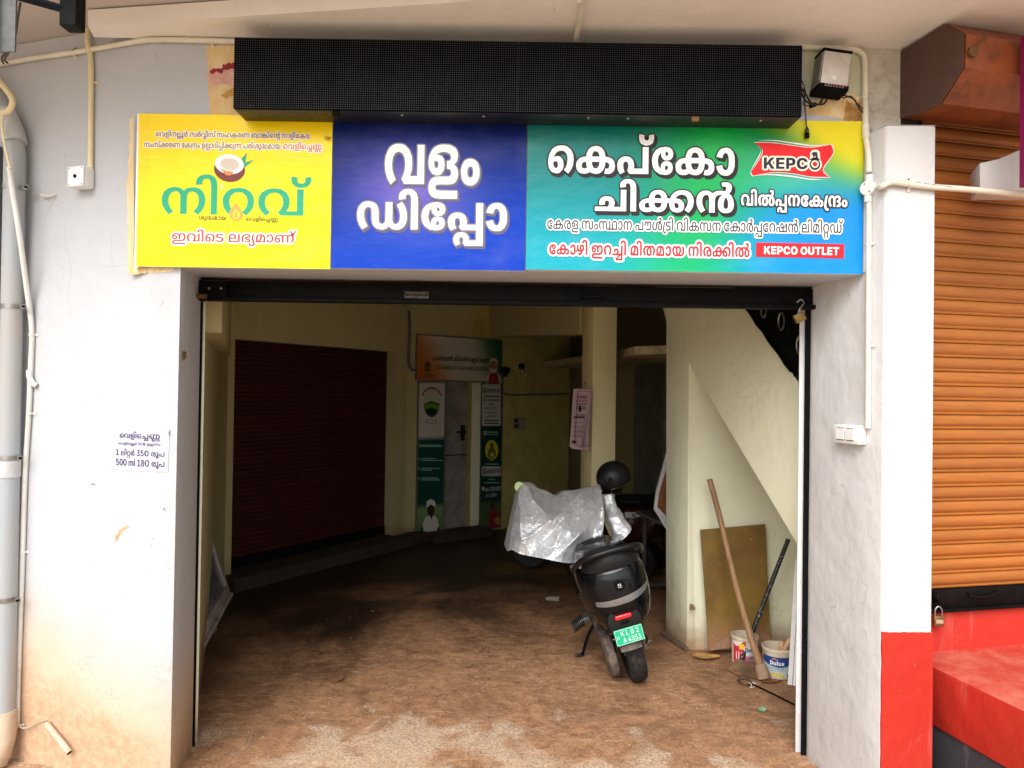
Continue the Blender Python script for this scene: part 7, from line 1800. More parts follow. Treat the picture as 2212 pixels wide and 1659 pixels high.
mb.grid(paper, 24, 18)
mb.build('sheet', mat('lilac_white_paper', (204, 200, 226), 0.7, 0, (188, 184, 212), 10, 0.6, 0.15, 20), nt, smooth=60, fix=False)
I_P = plain('notice_print', (46, 48, 62))
letter(nt, [('y3', 260, 932, 346, 953), ('p2', 257, 954.5, 348, 964.5), ('p3', 252, 970, 356, 991), ('p4', 252, 992.5, 356, 1012)], PNt, I_P, 0.0050)
stk = thing('sticker', 'tiny white printed sticker near the edge of the left pier', 'sticker', tuple(PF.at(356, 1100)))
b = MB()
a_, c_ = PF.at(350.5, 1105), PF.at(361, 1095)
b.box((a_.x, 3.2975, a_.z), (c_.x, 3.2995, c_.z))
b.build('paper', M_WHITEP, stk)
for i, (x0, x1) in enumerate(((352, 359.5), (352, 356), (354, 359.5))):
    a_, c_ = PF.at(x0, 1098.5 + i * 2.4), PF.at(x1, 1097 + i * 2.4)
    b = MB()
    b.box((a_.x, 3.2968, a_.z), (c_.x, 3.2973, c_.z))
    b.build('printed_line', M_INK, stk)
stk = thing('sticker', 'torn brown sticker on the left jamb beside the shutter guide', 'sticker', (-1.58, 3.45, 1.95))
PJ = Plane((-1.555, 3.30), (-1.61, 3.62))
flat_shape(PJ, [(391, 758), (402, 760), (401, 770), (397, 779), (392, 779)], 0.004).build('paper', mat('torn_paper', (168, 150, 126), 0.8, 0, (104, 84, 66), 50, 0.9), stk, fix=False)
for i in range(3):
    flat_shape(PJ, [(393, 761 + i * 5), (400, 762 + i * 5), (399.5, 764 + i * 5), (393, 763 + i * 5)], 0.005).build('printed_line', M_INK, stk, fix=False)
# old paint and marks on the plaster
M_OLD = mat('old_ochre_paint', (214, 176, 116), 0.8, 0, (232, 214, 176), 12, 0.8, 0.3, 60, (1, 1, 0.4))


def rag(pts, amp=3.0, seed=0, n=14):
    out = []
    for i, (a, c) in enumerate(zip(pts, pts[1:] + pts[:1])):
        for j in range(n):
            t = j / n
            x, y = a[0] + (c[0] - a[0]) * t, a[1] + (c[1] - a[1]) * t
            out.append((x + amp * (noise.noise(Vector((x * 0.11, y * 0.11, seed))) + 0.7 * noise.noise(Vector((x * 0.45, y * 0.45, seed)))), y + amp * (noise.noise(Vector((x * 0.11, y * 0.11, seed + 9))) + 0.7 * noise.noise(Vector((x * 0.45, y * 0.45, seed + 9))))))
    return out


def patch(name, plane, pts, m, d=0.0012, amp=3.0, seed=0, parent=None):
    return flat_shape(plane, rag(pts, amp, seed), d).build(name, m, parent or shop, fix=False)


patch('old_paint_patch', PF, [(446, 97), (515, 99), (515, 250), (454, 248), (450, 190)], M_OLD, 0.0012, 3, 1)
patch('old_paint_patch', PF, [(450, 152), (515, 140), (515, 178), (458, 186), (449, 170)], mat('old_pink_paint', (206, 150, 140), 0.8, 0, (226, 190, 170), 20, 0.9), 0.0020, 4, 2)
patch('old_paint_patch', PF, [(473, 149), (490, 140), (515, 133), (515, 146), (490, 152), (478, 158), (452, 156), (456, 150)], mat('old_crimson_paint', (150, 20, 48), 0.7, 0, (110, 12, 30), 30, 0.8), 0.0028, 4, 3)
patch('old_paint_patch', PF, [(478, 205), (500, 192), (512, 190), (505, 206), (488, 216)], mat('old_mustard_paint', (196, 150, 70), 0.8), 0.0026, 3, 4)
patch('old_paint_patch', PF, [(1738, 246), (1862, 262), (1862, 208), (1840, 206), (1800, 203), (1740, 222)], M_OLD, 0.0012, 4, 5)
patch('old_paint_patch', PF, [(1738, 221), (1800, 202), (1862, 206), (1862, 112), (1738, 108)], mat('pale_green_paint', (194, 196, 168), 0.8, 0, (170, 170, 146), 6, 0.8), 0.0010, 2, 6)
patch('old_paint_patch', PF, [(1822, 262), (1860, 262), (1856, 220), (1840, 224), (1828, 218)], mat('scraped_brown_paint', (150, 104, 52), 0.85, 0, (206, 166, 104), 30, 0.9), 0.0022, 4, 7)
patch('old_paint_patch', PF, [(277, 590), (289, 590), (289, 250), (281, 258), (275, 400)], mat('old_tan_paint', (206, 176, 120), 0.8, 0, (226, 210, 180), 18, 0.9, 0.2, 40, (1, 1, 0.2)), 0.0010, 3, 8)
patch('old_paint_patch', PF, [(279, 578), (374, 581), (374, 586), (345, 588), (320, 590), (296, 592), (281, 596)], mat('old_ochre_scrape', (206, 170, 100), 0.8, 0, (232, 220, 196), 40, 0.9), 0.0014, 2.5, 9)
mkr = mat('pencil_mark', (176, 172, 168), 0.8)
for pts in ([(222, 576), (240, 576), (262, 573), (280, 573)], [(242, 500), (240, 540), (243, 575)], [(264, 672), (267, 680)], [(140, 485), (143, 530), (152, 570), (150, 610), (144, 640)], [(312, 375), (311, 420)], [(332, 100), (333, 112), (340, 120)], [(336, 120), (345, 124)]):
    pl_ = PWL if pts[0][0] < 316 else PF
    b = MB()
    b.tube(smooth_path([pl_.at(x, y, 0.0) for x, y in pts], 4), 0.0009, 4)
    b.build('wall_mark', mkr, shop)
patch('wall_scar', PWL, [(247, 1172), (253, 1152), (264, 1139), (274, 1133), (279, 1140), (268, 1144), (258, 1157), (251, 1174)], mat('rust_flake', (206, 176, 146), 0.85, 0, (160, 104, 66), 60, 0.9), 0.001, 4.5, 12)
patch('wall_scar', PWL, [(196, 1045), (204, 1042), (206, 1047), (199, 1049)], mat('grey_scuff', (150, 146, 142), 0.85), 0.001, 2, 13)

# ------------------------------------------------------------------ dark steelwork hanging in from the upper left, magenta board and block on the right
tr = thing('steel_frame', 'black and grey steel frame ends hanging into the top left corner', 'frame', tuple(at(160, 30, 2.72)))
b = MB()
c = at(157, 30, 2.74)
b.box((c.x - 0.032, c.y - 0.032, c.z - 0.06), (c.x + 0.032, c.y + 0.032, c.z + 0.5))
b.build('post', mat('black_box_section', (10, 11, 12), 0.6, 0.0, (26, 26, 28), 12, 0.5, 0.1, spec=0.12), tr, bevel=0.003)
b = MB()
c = at(139, 20, 2.72)
c2 = at(60, -2, 2.70)
b.tube([c, c2, c2 + (c2 - c) * 1.5], 0.016, 4)
b.build('crossbar', mat('dark_blue_bar', (14, 24, 36), 0.5, 0, spec=0.2), tr)
b = MB()
c = at(18, 60, 2.6)
b.box((c.x - 0.030, c.y - 0.004, c.z - 0.09), (c.x + 0.028, c.y + 0.004, c.z + 0.4))
b.box((c.x - 0.036, c.y - 0.03, c.z - 0.085), (c.x - 0.031, c.y + 0.02, c.z + 0.4))
b.build('flange', mat('weathered_steel', (92, 94, 94), 0.6, 0.3, (60, 58, 56), 10, 0.8), tr)
b = MB()
b.tube(smooth_path([at(44, 5, 2.7), at(38, 40, 2.7), at(33, 75, 2.75), at(20, 110, 2.9), at(10, 128, 3.0), at(16, 136, 3.05)], 5), 0.0045, 6)
b.tube(smooth_path([at(20, 108, 2.9), at(4, 124, 3.0), at(8, 138, 3.0)], 5), 0.004, 6)
b.build('rope', mat('frayed_rope', (70, 60, 52), 0.9), tr, smooth=60)
mg = thing('signboard', 'magenta signboard edge seen at the far right over the orange shutter', 'signboard', tuple(at(2230, 250, 2.9)))
c, c2 = at(2201, 406, 2.98), at(2330, 62, 2.9)
b = MB()
b.box((c.x, 2.9, c.z), (c2.x, 2.98, c2.z))
b.build('panel', mat('magenta_sheet', (136, 14, 84), 0.4, 0, (112, 10, 70), 3, 0.5), mg, bevel=0.003)
bk = thing('concrete_bracket', 'white painted concrete bracket under the magenta signboard', 'bracket', tuple(at(2160, 400, 3.05)))
q = [at(2117, 412, 3.22), at(2260, 412, 3.22), at(2260, 305, 3.22), at(2200, 324, 3.22), at(2160, 342, 3.22), at(2116, 352, 3.22)]
b = MB()
b.prism(q, (0.06, 0.16, 0))
b.build('block', M_WHITE, bk, bevel=0.012, smooth=40)

# ------------------------------------------------------------------ inside: the dark red shutter
M_RSH = m_slat('dark_red_shutter', (70, 18, 18), (46, 13, 13), 0.6, (48, 30, 26))
rs = thing('rolling_shutter', 'closed dark red rolling shutter in the cream inner wall', 'shutter', tuple(PA.pt(sL, 0.12)))
zs0 = 0.12
b = MB()
pr = [(0.0, 0.0), (0.008, 0.004), (0.012, 0.015), (0.012, 0.030), (0.008, 0.040), (0.0, 0.0435)]
b.loft([[PA.pt(sL - 0.03, zs0 + 0.10 + z, d) for d, z in pr], [PA.pt(sR + 0.25, zs0 + 0.10 + z, d) for d, z in pr]])
r0_ = b.build('slat', M_RSH, rs, smooth=35)
for i in range(1, int((ztop + 0.1 - zs0 - 0.10) / 0.044)):
    copy_part(r0_, rs, (0, 0, 0.044 * i))
b = MB()
b.prism([PA.pt(sL - 0.03, zs0, 0.0), PA.pt(sR + 0.25, zs0, 0.0), PA.pt(sR + 0.25, zs0 + 0.098, 0.0), PA.pt(sL - 0.03, zs0 + 0.098, 0.0)], PA.n * 0.02)
b.build('bottom_bar', M_BLACKM, rs, bevel=0.003)
c = PA.at(690, 1178, 0.03)
b = MB()
b.box((c.x - 0.12, c.y - 0.02, c.z - 0.03), (c.x + 0.12, c.y, c.z + 0.03))
b.build('handle', M_BLACK, rs, bevel=0.006)

# grey cable pipe down the wall left of the boards
cd = conduit('conduit', 'dark grey cable pipe curving down beside the painted boards on the inner wall',
             [PB.at(880, 672, 0.02), PB.at(884, 678, 0.03), PB.at(885, 720, 0.03), PB.at(883, 770, 0.03), PB.at(886, 795, 0.03), PB.at(897, 799, 0.03)], 0.016, M_PVCD)

# ------------------------------------------------------------------ printed boards round the inner door
M_FRAMEB = mat('board_frame', (120, 116, 108), 0.5, 0.3, (80, 76, 70), 12, 0.6)


def board(name, label, x0, y0, x1, y1, fn, d=0.03, nu=20, nv=30):
    t_ = thing(name, label, 'signboard', tuple(PB.at((x0 + x1) / 2, y1, d)), None, 'printed boards round the inner door')
    printed('sheet', PB, x0, y0, x1, y1, fn, t_, d, 0.4, nu, nv, 0.02)
    s0, s1 = PB.hit(x0, (y0 + y1) / 2)[0], PB.hit(x1, (y0 + y1) / 2)[0]
    z1, z0 = PB.hit((x0 + x1) / 2, y0)[1], PB.hit((x0 + x1) / 2, y1)[1]
    b = MB()
    for a_, c_, e_, f_ in ((s0 - 0.012, s0 - 0.0005, z0 - 0.012, z1 + 0.012), (s1 + 0.0005, s1 + 0.012, z0 - 0.012, z1 + 0.012), (s0, s1, z1 + 0.0005, z1 + 0.012), (s0, s1, z0 - 0.012, z0 - 0.0005)):
        b.prism([PB.pt(a_, e_, d - 0.02), PB.pt(c_, e_, d - 0.02), PB.pt(c_, f_, d - 0.02), PB.pt(a_, f_, d - 0.02)], PB.n * 0.026)
    b.build('frame', M_FRAMEB, t_)
    return t_


def tricolour(u, v):
    c = lerp((188, 104, 40), (196, 192, 182), sst(u + 0.25 * (1 - v) - 0.1, 0.0, 0.42))
    return lerp(c, (22, 84, 48), sst(u - 0.15 * v, 0.55, 0.98))


def gpanel(u, v):
    if v < 0.34:
        return (196, 196, 190)
    if v > 0.775:
        return lerp((120, 150, 96), (70, 110, 56), sst(v, 0.78, 1.0))
    return lerp((10, 76, 66), (8, 64, 58), v)


bt = board('signboard', 'wide tricolour board with black lettering above the inner door', 898, 730, 1080, 822, tricolour, 0.035, 30, 12)
letter(bt, [('n1', 931, 768, 1055, 786)], PB, M_INK, 0.0385)
letter(bt, [('n2', 938, 791, 1050, 800)], PB, plain('grey_black_print', (50, 50, 50)), 0.0385)
emb = [flat_shape(PB, [(913, 794), (914, 786), (918, 781), (922, 781), (926, 786), (927, 794)], 0.0385), flat_shape(PB, [(914, 796), (926, 796), (925, 803), (915, 803)], 0.0385)]
for e_ in emb:
    e_.build('crest_print', plain('umber_print', (92, 74, 50)), bt, fix=False)
for i, (x0, x1) in enumerate(((912, 928), (905, 936), (910, 931))):
    flat_shape(PB, [(x0, 806.5 + i * 3.4), (x1, 806.8 + i * 3.4), (x1, 808.2 + i * 3.4), (x0, 808 + i * 3.4)], 0.0385).build('printed_line', plain('umber_print', (92, 74, 50)), bt, fix=False)
# the portrait: a white-haired figure in a red waistcoat
flat_shape(PB, [(1046, 828), (1048, 812), (1053, 806), (1072, 807), (1077, 813), (1079, 828)], 0.0390).build('portrait_print', plain('portrait_white', (206, 202, 196)), bt, fix=False)
flat_shape(PB, [(1051, 828), (1053, 809), (1058, 806), (1068, 807), (1073, 811), (1074, 828)], 0.0396).build('portrait_print', plain('portrait_red', (160, 40, 36)), bt, fix=False)
flat_shape(PB, circ(1062, 790, 9, 14, 18), 0.0396).build('portrait_print', plain('portrait_skin', (150, 108, 82)), bt, fix=False)
flat_shape(PB, [(1053, 790), (1053, 780), (1058, 774), (1066, 774), (1071, 780), (1071, 790), (1069, 782), (1062, 779), (1055, 782)], 0.0402).build('portrait_print', plain('portrait_white', (206, 202, 196)), bt, fix=False)
flat_shape(PB, [(1054, 794), (1058, 797), (1062, 798), (1066, 797), (1070, 794), (1069, 802), (1062, 807), (1055, 802)], 0.0402).build('portrait_print', plain('portrait_white', (206, 202, 196)), bt, fix=False)

bl = board('signboard', 'tall green and white panel with round field emblem left of the inner door', 900, 827, 956, 1166, gpanel, 0.028)
flat_shape(PB, circ(929.5, 870, 17.5, 31, 26), 0.0315).build('emblem_print', plain('field_green', (34, 66, 34)), bl, fix=False)
flat_shape(PB, circ(929.5, 868, 17, 28, 20, 180, 360) + [(946.5, 872), (929, 866), (912.5, 872)], 0.0320).build('emblem_print', plain('field_pale', (186, 190, 160)), bl, fix=False)
flat_shape(PB, [(912.4, 874), (929, 871), (946.6, 875), (945, 886), (929, 880), (914, 884)], 0.0325).build('emblem_print', plain('field_bright', (92, 150, 40)), bl, fix=False)
flat_shape(PB, [(919, 888), (924, 884), (930, 884), (934, 889), (934, 894), (919, 893)], 0.0330).build('emblem_print', M_INK, bl, fix=False)
flat_shape(PB, circ(929.5, 862, 22, 26, 16, 195, 345) + circ(929.5, 862, 19.5, 23, 16, 345, 195), 0.0330).build('emblem_print', plain('crimson_arc', (140, 30, 40)), bl, fix=False)
flat_shape(PB, [(917.5, 906), (940, 906.5), (940, 914.5), (917.5, 914)], 0.0315).build('tag_print', plain('crimson_arc', (140, 30, 40)), bl, fix=False)
letter(bl, [('pm', 919, 907.5, 938.5, 913)], PB, M_WHITEI, 0.0330)
M_LINE = plain('mint_print', (150, 200, 180))
for (x0, y, x1) in ((903, 960, 950), (903, 963, 952), (907, 989, 938), (907, 993, 953), (907, 1010, 948), (907, 1014, 930), (907, 1031, 944), (907, 1035, 947)):
    flat_shape(PB, [(x0, y), (x1, y + 0.4), (x1, y + 2.2), (x0, y + 1.8)], 0.0315).build('printed_line', M_LINE, bl, fix=False)
for y in (989, 1010, 1031):
    flat_shape(PB, circ(902.6, y + 2, 1.6, 2.6, 8), 0.0315).build('bullet_print', M_LINE, bl, fix=False)
# printed farmer in a white turban
flat_shape(PB, [(909, 1166), (911, 1128), (917, 1116), (926, 1112), (936, 1113), (943, 1122), (946, 1146), (942, 1166)], 0.0315).build('farmer_print', plain('farmer_shirt', (206, 204, 198)), bl, fix=False)
flat_shape(PB, circ(928, 1102, 8, 13, 16), 0.0322).build('farmer_print', plain('farmer_skin', (56, 36, 26)), bl, fix=False)
flat_shape(PB, [(918, 1096), (919, 1082), (928, 1077), (937, 1082), (938, 1094), (928, 1089)], 0.0328).build('farmer_print', plain('farmer_turban', (222, 220, 214)), bl, fix=False)
flat_shape(PB, [(926, 1113), (929, 1122), (932, 1113)], 0.0328).build('farmer_print', plain('farmer_skin', (56, 36, 26)), bl, fix=False)
for x in (909, 944):
    flat_shape(PB, [(x - 2.5, 1166), (x - 2.5, 1138), (x + 2.5, 1138), (x + 2.5, 1166)], 0.0326).build('farmer_print', plain('farmer_skin', (56, 36, 26)), bl, fix=False)


def rpanel(u, v):
    if v > 0.83:
        return lerp((70, 96, 56), (120, 54, 40), sst(u * (v - 0.83) * 8, 0.1, 0.9))
    return (8, 56, 48)


br_ = board('signboard', 'tall dark green panel with yellow round badge right of the inner door', 1036, 829, 1080, 1140, rpanel, 0.028)


def rr(x0, y0, x1, y1, r_=3):
    return circ(x1 - r_, y0 + r_, r_, r_, 4, 270, 360) + circ(x1 - r_, y1 - r_, r_, r_, 4, 0, 90) + circ(x0 + r_, y1 - r_, r_, r_, 4, 90, 180) + circ(x0 + r_, y0 + r_, r_, r_, 4, 180, 270)


M_OFF = plain('panel_white', (192, 192, 184))
flat_shape(PB, rr(1038, 830, 1079, 920), 0.0310).build('white_field_print', M_OFF, br_, fix=False)
flat_shape(PB, rr(1038, 1007, 1079, 1028), 0.0310).build('white_field_print', M_OFF, br_, fix=False)
GRN = plain('panel_green', (14, 66, 52))
letter(br_, [('G', 1040, 837, 1046.5, 849), ('gs', 1048, 840, 1077, 848), ('G', 1040, 1010.5, 1047, 1024), ('gs', 1048, 1013, 1077.5, 1022)], PB, GRN, 0.0330)
letter(br_, [('v1', 1041, 861, 1076, 867), ('v2', 1053, 870, 1062, 875), ('v3', 1046, 879, 1070, 884), ('v4', 1045, 888, 1071, 894), ('v5', 1048, 897, 1069, 902)], PB, M_INK, 0.0330)
for y in (855, 907, 913):
    flat_shape(PB, [(1043, y), (1075, y + 0.4), (1075, y + 2.4), (1043, y + 2)], 0.0330).build('printed_line', M_INK, br_, fix=False)
letter(br_, [('f50', 1041, 930, 1049, 940), ('ph', 1045, 1051, 1078.5, 1060), ('ph2', 1045, 1065, 1070, 1073)], PB, M_OFF, 0.0330)
for x0, y, x1 in ((1050, 932, 1073), (1050, 937, 1073), (1044, 1001, 1074), (1052, 1034, 1066), (1043, 1041, 1075)):
    flat_shape(PB, [(x0, y), (x1, y + 0.3), (x1, y + 2.2), (x0, y + 1.9)], 0.0330).build('printed_line', M_LINE, br_, fix=False)
flat_shape(PB, circ(1059, 972, 14, 22, 26), 0.0310).build('badge_print', plain('badge_yellow', (206, 200, 52)), br_, fix=False)
flat_shape(PB, [(1050, 984), (1052, 972), (1056, 968), (1055, 960), (1059, 955), (1063, 960), (1063, 968), (1067, 973), (1068, 984), (1064, 986), (1063, 977), (1057, 977), (1056, 986)], 0.0320).build('badge_figure_print', plain('badge_olive', (92, 92, 30)), br_, fix=False)
letter(br_, [('sp', 1051, 985, 1066, 992)], PB, GRN, 0.0330)
flat_shape(PB, circ(1040.5, 1055, 3.2, 5, 10), 0.0330).build('phone_icon', M_OFF, br_, fix=False)
flat_shape(PB, [(1055, 1136), (1053, 1108), (1058, 1098), (1064, 1098), (1069, 1108), (1069, 1136)], 0.0320).build('figure_print', plain('crimson_arc', (140, 30, 40)), br_, fix=False)
flat_shape(PB, circ(1061, 1091, 4, 6.5, 12), 0.0325).build('figure_print', plain('farmer_skin', (56, 36, 26)), br_, fix=False)
flat_shape(PB, circ(1072, 1124, 7, 9, 14), 0.0325).build('figure_print', plain('basket_tan', (160, 120, 60)), br_, fix=False)

# small electrics on the yellow-tinted wall
ex = thing('switch_box', 'small black switch cluster high on the inner wall right of the tricolour board', 'switch box', tuple(PB.at(1090, 803)))
for i, (x, y, s) in enumerate(((1086, 800, 0.055), (1094, 800, 0.045), (1090, 808, 0.045))):
    c = PB.at(x, y, 0.03)
    b = MB()
    b.box((c.x - s, c.y - 0.03, c.z - s * 0.8), (c.x + s, c.y + 0.03, c.z + s * 0.8))
    b.build('switch', M_BLACK, ex, bevel=0.012)
wl = conduit('cable', 'grey cable clipped along the yellow-tinted inner wall behind the covered scooter', [PB.at(1086, 812, 0.02), PB.at(1086, 842, 0.02), PB.at(1092, 851, 0.02), PB.at(1110, 853, 0.02), PB.at(1160, 852, 0.02), PB.at(1226, 851, 0.02)], 0.012, M_PVCD)
wl['category'] = 'cable'
bh = thing('lamp_holder', 'bare lamp holder with twisted wires on the yellow-tinted inner wall', 'lamp holder', tuple(PB.at(1127, 802)))
b = MB()
b.lathe(PB.at(1126, 792, 0.0), PB.n, [(0, 0), (0.05, 0), (0.045, 0.025), (0, 0.03)], 16)
b.build('base', M_BLACKM, bh, smooth=40)
b = MB()
b.tube(smooth_path([PB.at(1126, 794, 0.03), PB.at(1130, 806, 0.06), PB.at(1138, 808, 0.08), PB.at(1130, 814, 0.05), PB.at(1136, 812, 0.10)], 5), 0.008, 6)
b.build('wire', M_PVC, bh, smooth=60)
mb_ = thing('switch_board', 'square wall switchboard with two dark openings on the yellow-tinted inner wall', 'switchboard', tuple(PB.at(1119, 916)))
b = MB()
q = [PB.at(1108, 929, 0.0), PB.at(1130, 929, 0.0), PB.at(1130, 902, 0.0), PB.at(1108, 902, 0.0)]
b.prism(q, PB.n * 0.05)
b.build('box', mat('grey_board', (150, 146, 128), 0.6), mb_, bevel=0.006)
for y in (909, 920):
    b = MB()
    b.prism([PB.at(1111, y + 4, 0.0505), PB.at(1119, y + 4, 0.0505), PB.at(1119, y - 4, 0.0505), PB.at(1111, y - 4, 0.0505)], PB.n * 0.006)
    b.build('socket', mat('maroon_socket', (84, 36, 40), 0.4), mb_)

# ------------------------------------------------------------------ calendar on the column
PCL = Plane((k0.x, k0.y), (k1.x, k1.y))
fr = Vector((0, -1, 0))
PCA = Plane((at(1240, 905, YC + 0.10).x, YC + 0.10), (at(1281, 905, YC - 0.06).x, YC - 0.06))
cal = thing('calendar', 'pink printed paper calendar hanging from a nail on the cream column', 'calendar', tuple(PCA.at(1260, 845)))


def cal_sheet(x0, y0, x1, y1, skew, d, curl, m, name, lift=0.0):
    sA, zA = PCA.hit(x0, y0)
    sB, zB = PCA.hit(x1, y1)
    sk = PCA.hit(x0 + skew, y1)[0] - PCA.hit(x0, y1)[0]
    b_ = MB()

    def fn(u, v):
        s = sA + (sB - sA) * u + sk * v
        z = zA + (zB - zA) * v
        return PCA.pt(s, z, d + curl * (u - 0.5) ** 2 * v + lift * max(0, u - 0.55) ** 2 * max(0, v - 0.35) + 0.003 * math.sin(v * 7 + u * 3))

    b_.grid(fn, 12, 16)
    return b_.build(name, m, cal, smooth=60, fix=False)


M_CAL = mat('pink_paper', (208, 184, 190), 0.75, 0, (196, 166, 176), 8, 0.6)
cal_sheet(1246, 841, 1281, 973, -5, 0.020, 0.05, M_CAL, 'page')
cal_sheet(1245, 841, 1279, 970, -5.5, 0.026, 0.03, M_CAL, 'page')
cal_sheet(1244, 840, 1279, 968, -6, 0.034, 0.03, M_CAL, 'page', 0.5)
b = MB()
b.tube(smooth_path([PCA.at(1262, 826, 0.03), PCA.at(1265, 826, 0.03), PCA.at(1265, 834, 0.035), PCA.at(1262, 840, 0.036)], 4), 0.004, 6)
b.build('hanger', M_STEEL, cal)
I_CAL = plain('plum_print', (110, 30, 60))
I_CAL2 = plain('plum_grey_print', (86, 50, 66))
dcal = 0.046
letter(cal, [('c1', 1252, 853, 1275, 862)], PCA, I_CAL, dcal)
letter(cal, [('c2', 1249, 863, 1276, 869)], PCA, I_CAL, dcal)
flat_shape(PCA, circ(1259.5, 883, 3, 7.5, 14), dcal).build('portrait_print', M_INK, cal, fix=False)
for (x0, y, x1) in ((1251, 872, 1274), (1251, 878, 1256), (1251, 882, 1256), (1264, 878, 1272), (1264, 882, 1272), (1250, 895, 1271)):
    flat_shape(PCA, [(x0, y), (x1, y + 0.3), (x1, y + 2.0), (x0, y + 1.7)], dcal).build('printed_line', I_CAL2, cal, fix=False)
for r_, row in enumerate(((3, 4, 5, 6, 7), (10, 11, 12, 13, 14), (17, 18, 19, 20, 21), (24, 25, 26, 27, 28))):
    its = []
    for c_, n_ in enumerate(row):
        x = 1247.0 + c_ * 4.6 - r_ * 0.35
        y = 910 + r_ * 9.6
        its.append(('d%d' % n_, x, y, x + (2.3 if n_ < 10 else 3.5), y + 5))
    letter(cal, its, PCA, M_INK if r_ else I_CAL2, dcal)
flat_shape(PCA, [(1246, 899), (1270, 899.4), (1270, 903.4), (1246, 903)], dcal).build('header_print', I_CAL2, cal, fix=False)
flat_shape(PCA, [(1242, 951), (1252, 951.3), (1252, 957.3), (1242, 957)], dcal).build('notice_print', I_CAL2, cal, fix=False)
for a_ in (((1245, 846), (1245, 847)),):
    fr_pts = [(1248, 845), (1277, 845.5), (1272, 963), (1241, 962)]
    for p_, q_ in zip(fr_pts, fr_pts[1:] + fr_pts[:1]):
        b = MB()
        b.tube([PCA.at(*p_, dcal), PCA.at(*q_, dcal)], 0.0018, 4)
        b.build('border_print', I_CAL, cal)

# ------------------------------------------------------------------ leaning cabinet door at the left, on a stone
M_GREYWOOD = mat('grey_painted_wood', (190, 178, 168), 0.6, 0, (110, 102, 96), 9, 0.7, 0.2, 40)
ld = thing('cabinet_door', 'grey framed glass cabinet door leaning against the left inner wall on a stone', 'cabinet door', tuple(onz(455, 1385, 0.06)))
PGd = PE
f0 = [onz(492, 1275, 0.11), onz(420, 1395, 0.12)]
# bottom rail from far to near along the floor, door leaning back to the left wall
bf, bn_ = onz(489, 1283, 0.10), onz(424, 1398, 0.10)
axis = (bn_ - bf)
axis.z = 0
Ld = axis.length
ax_ = axis.normalized()
tf = PE.at(436, 1120, 0.05)
up_ = (Vector((-0.30, 0.0, 0.95)) - ax_ * Vector((-0.30, 0.0, 0.95)).dot(ax_)).normalized()
nn = ax_.cross(up_)
if nn.x < 0:
    nn = -nn
hgt = 0.98
gp = lambda s, t, d=0.0: bf + ax_ * s + up_ * t + nn * d


def bar(s0, t0, s1, t1, d0, d1):
    b_ = MB()
    b_.prism([gp(s0, t0, d0), gp(s1, t0, d0), gp(s1, t1, d0), gp(s0, t1, d0)], nn * (d1 - d0))
    return b_


Lw = Ld + 0.5
for s0_, t0_, s1_, t1_ in ((0, 0, Lw, 0.075), (0, hgt - 0.07, Lw, hgt), (0, 0.0755, 0.075, hgt - 0.0705), (Lw - 0.075, 0.0755, Lw, hgt - 0.0705)):
    bar(s0_, t0_, s1_, t1_, 0, 0.035).build('frame_rail', M_GREYWOOD, ld, bevel=0.006, smooth=40)
bar(-0.01, -0.028, Lw, -0.0005, -0.01, 0.05).build('bottom_edge', M_GREYWOOD, ld, bevel=0.006)
bar(0.0755, 0.50, Lw - 0.0755, 0.52, 0.004, 0.03).build('glazing_bar', M_GREYWOOD, ld, bevel=0.003)
bar(0.0755, 0.0755, Lw - 0.0755, 0.4995, 0.010, 0.014).build('pane', mat('dusty_glass', (92, 100, 106), 0.18, 0, (150, 150, 148), 6, 0.7), ld)
bar(0.0755, 0.5205, Lw - 0.0755, hgt - 0.0705, 0.010, 0.014).build('pane', mat('dusty_glass', (120, 128, 134)), ld)
bar(0.08, hgt - 0.02, 0.11, hgt + 0.16, 0.036, 0.055).build('stile_horn', M_GREYWOOD, ld, bevel=0.004)
st = thing('stone', 'rounded brown stone under the leaning grey cabinet door', 'stone', tuple(onz(447, 1372, 0)))
c = onz(446, 1372, 0.0)
b = MB()
b.grid(lambda u, v: c + Vector((math.cos(u * 6.2832) * 0.075 * abs(math.sin(v * 3.1416)) ** 0.7, math.sin(u * 6.2832) * 0.07 * abs(math.sin(v * 3.1416)) ** 0.7, 0.045 - 0.05 * math.cos(v * 3.1416))) * 1.0 + Vector((0, 0, 0.006 * noise.noise(Vector((u * 6, v * 5, 0))))), 20, 10)
b.build('stone_body', mat('brown_stone', (136, 104, 88), 0.85, 0, (90, 66, 56), 20, 0.8, 0.4, 40), st, smooth=60)

# ------------------------------------------------------------------ under the stair: board, hoe, pole, paint buckets
bd = thing('plywood_board', 'brown film faced board leaning against the wall under the stair', 'board', tuple(onz(1595, 1405, 0)))
yw = T1.y
bl0, br0 = onz(1531, 1406, 0.0), onz(1664, 1392, 0.0)
tl0, tr0 = at(1512, 1144, yw - 0.0), at(1652, 1131, yw - 0.0)
b = MB()
nb_ = Vector((0, -1, 0.2)).normalized()
off = Vector((0, -0.012, 0))


def m_board():
    t = NT('brown_board')
    n = t.noise(3.2, 6, 0.65)
    s = t.sep()
    col = t.mix(t.ramp(n, 0.35, 0.7), lin((126, 98, 36)), lin((104, 76, 30)))
    col = t.mix(t.ramp(t.math('ADD', s[2], t.math('MULTIPLY', n, 0.25)), 0.46, 0.18, 0.0, 0.9), col, lin((140, 100, 70)))
    col = t.mix(t.ramp(t.noise(70, 2, 0.5), 0.73, 0.76), col, lin((206, 196, 160)))
    t.color(col)
    t.set(rough=0.55)
    t.bump(t.noise(40, 4), 0.1, 0.004)
    return t.m


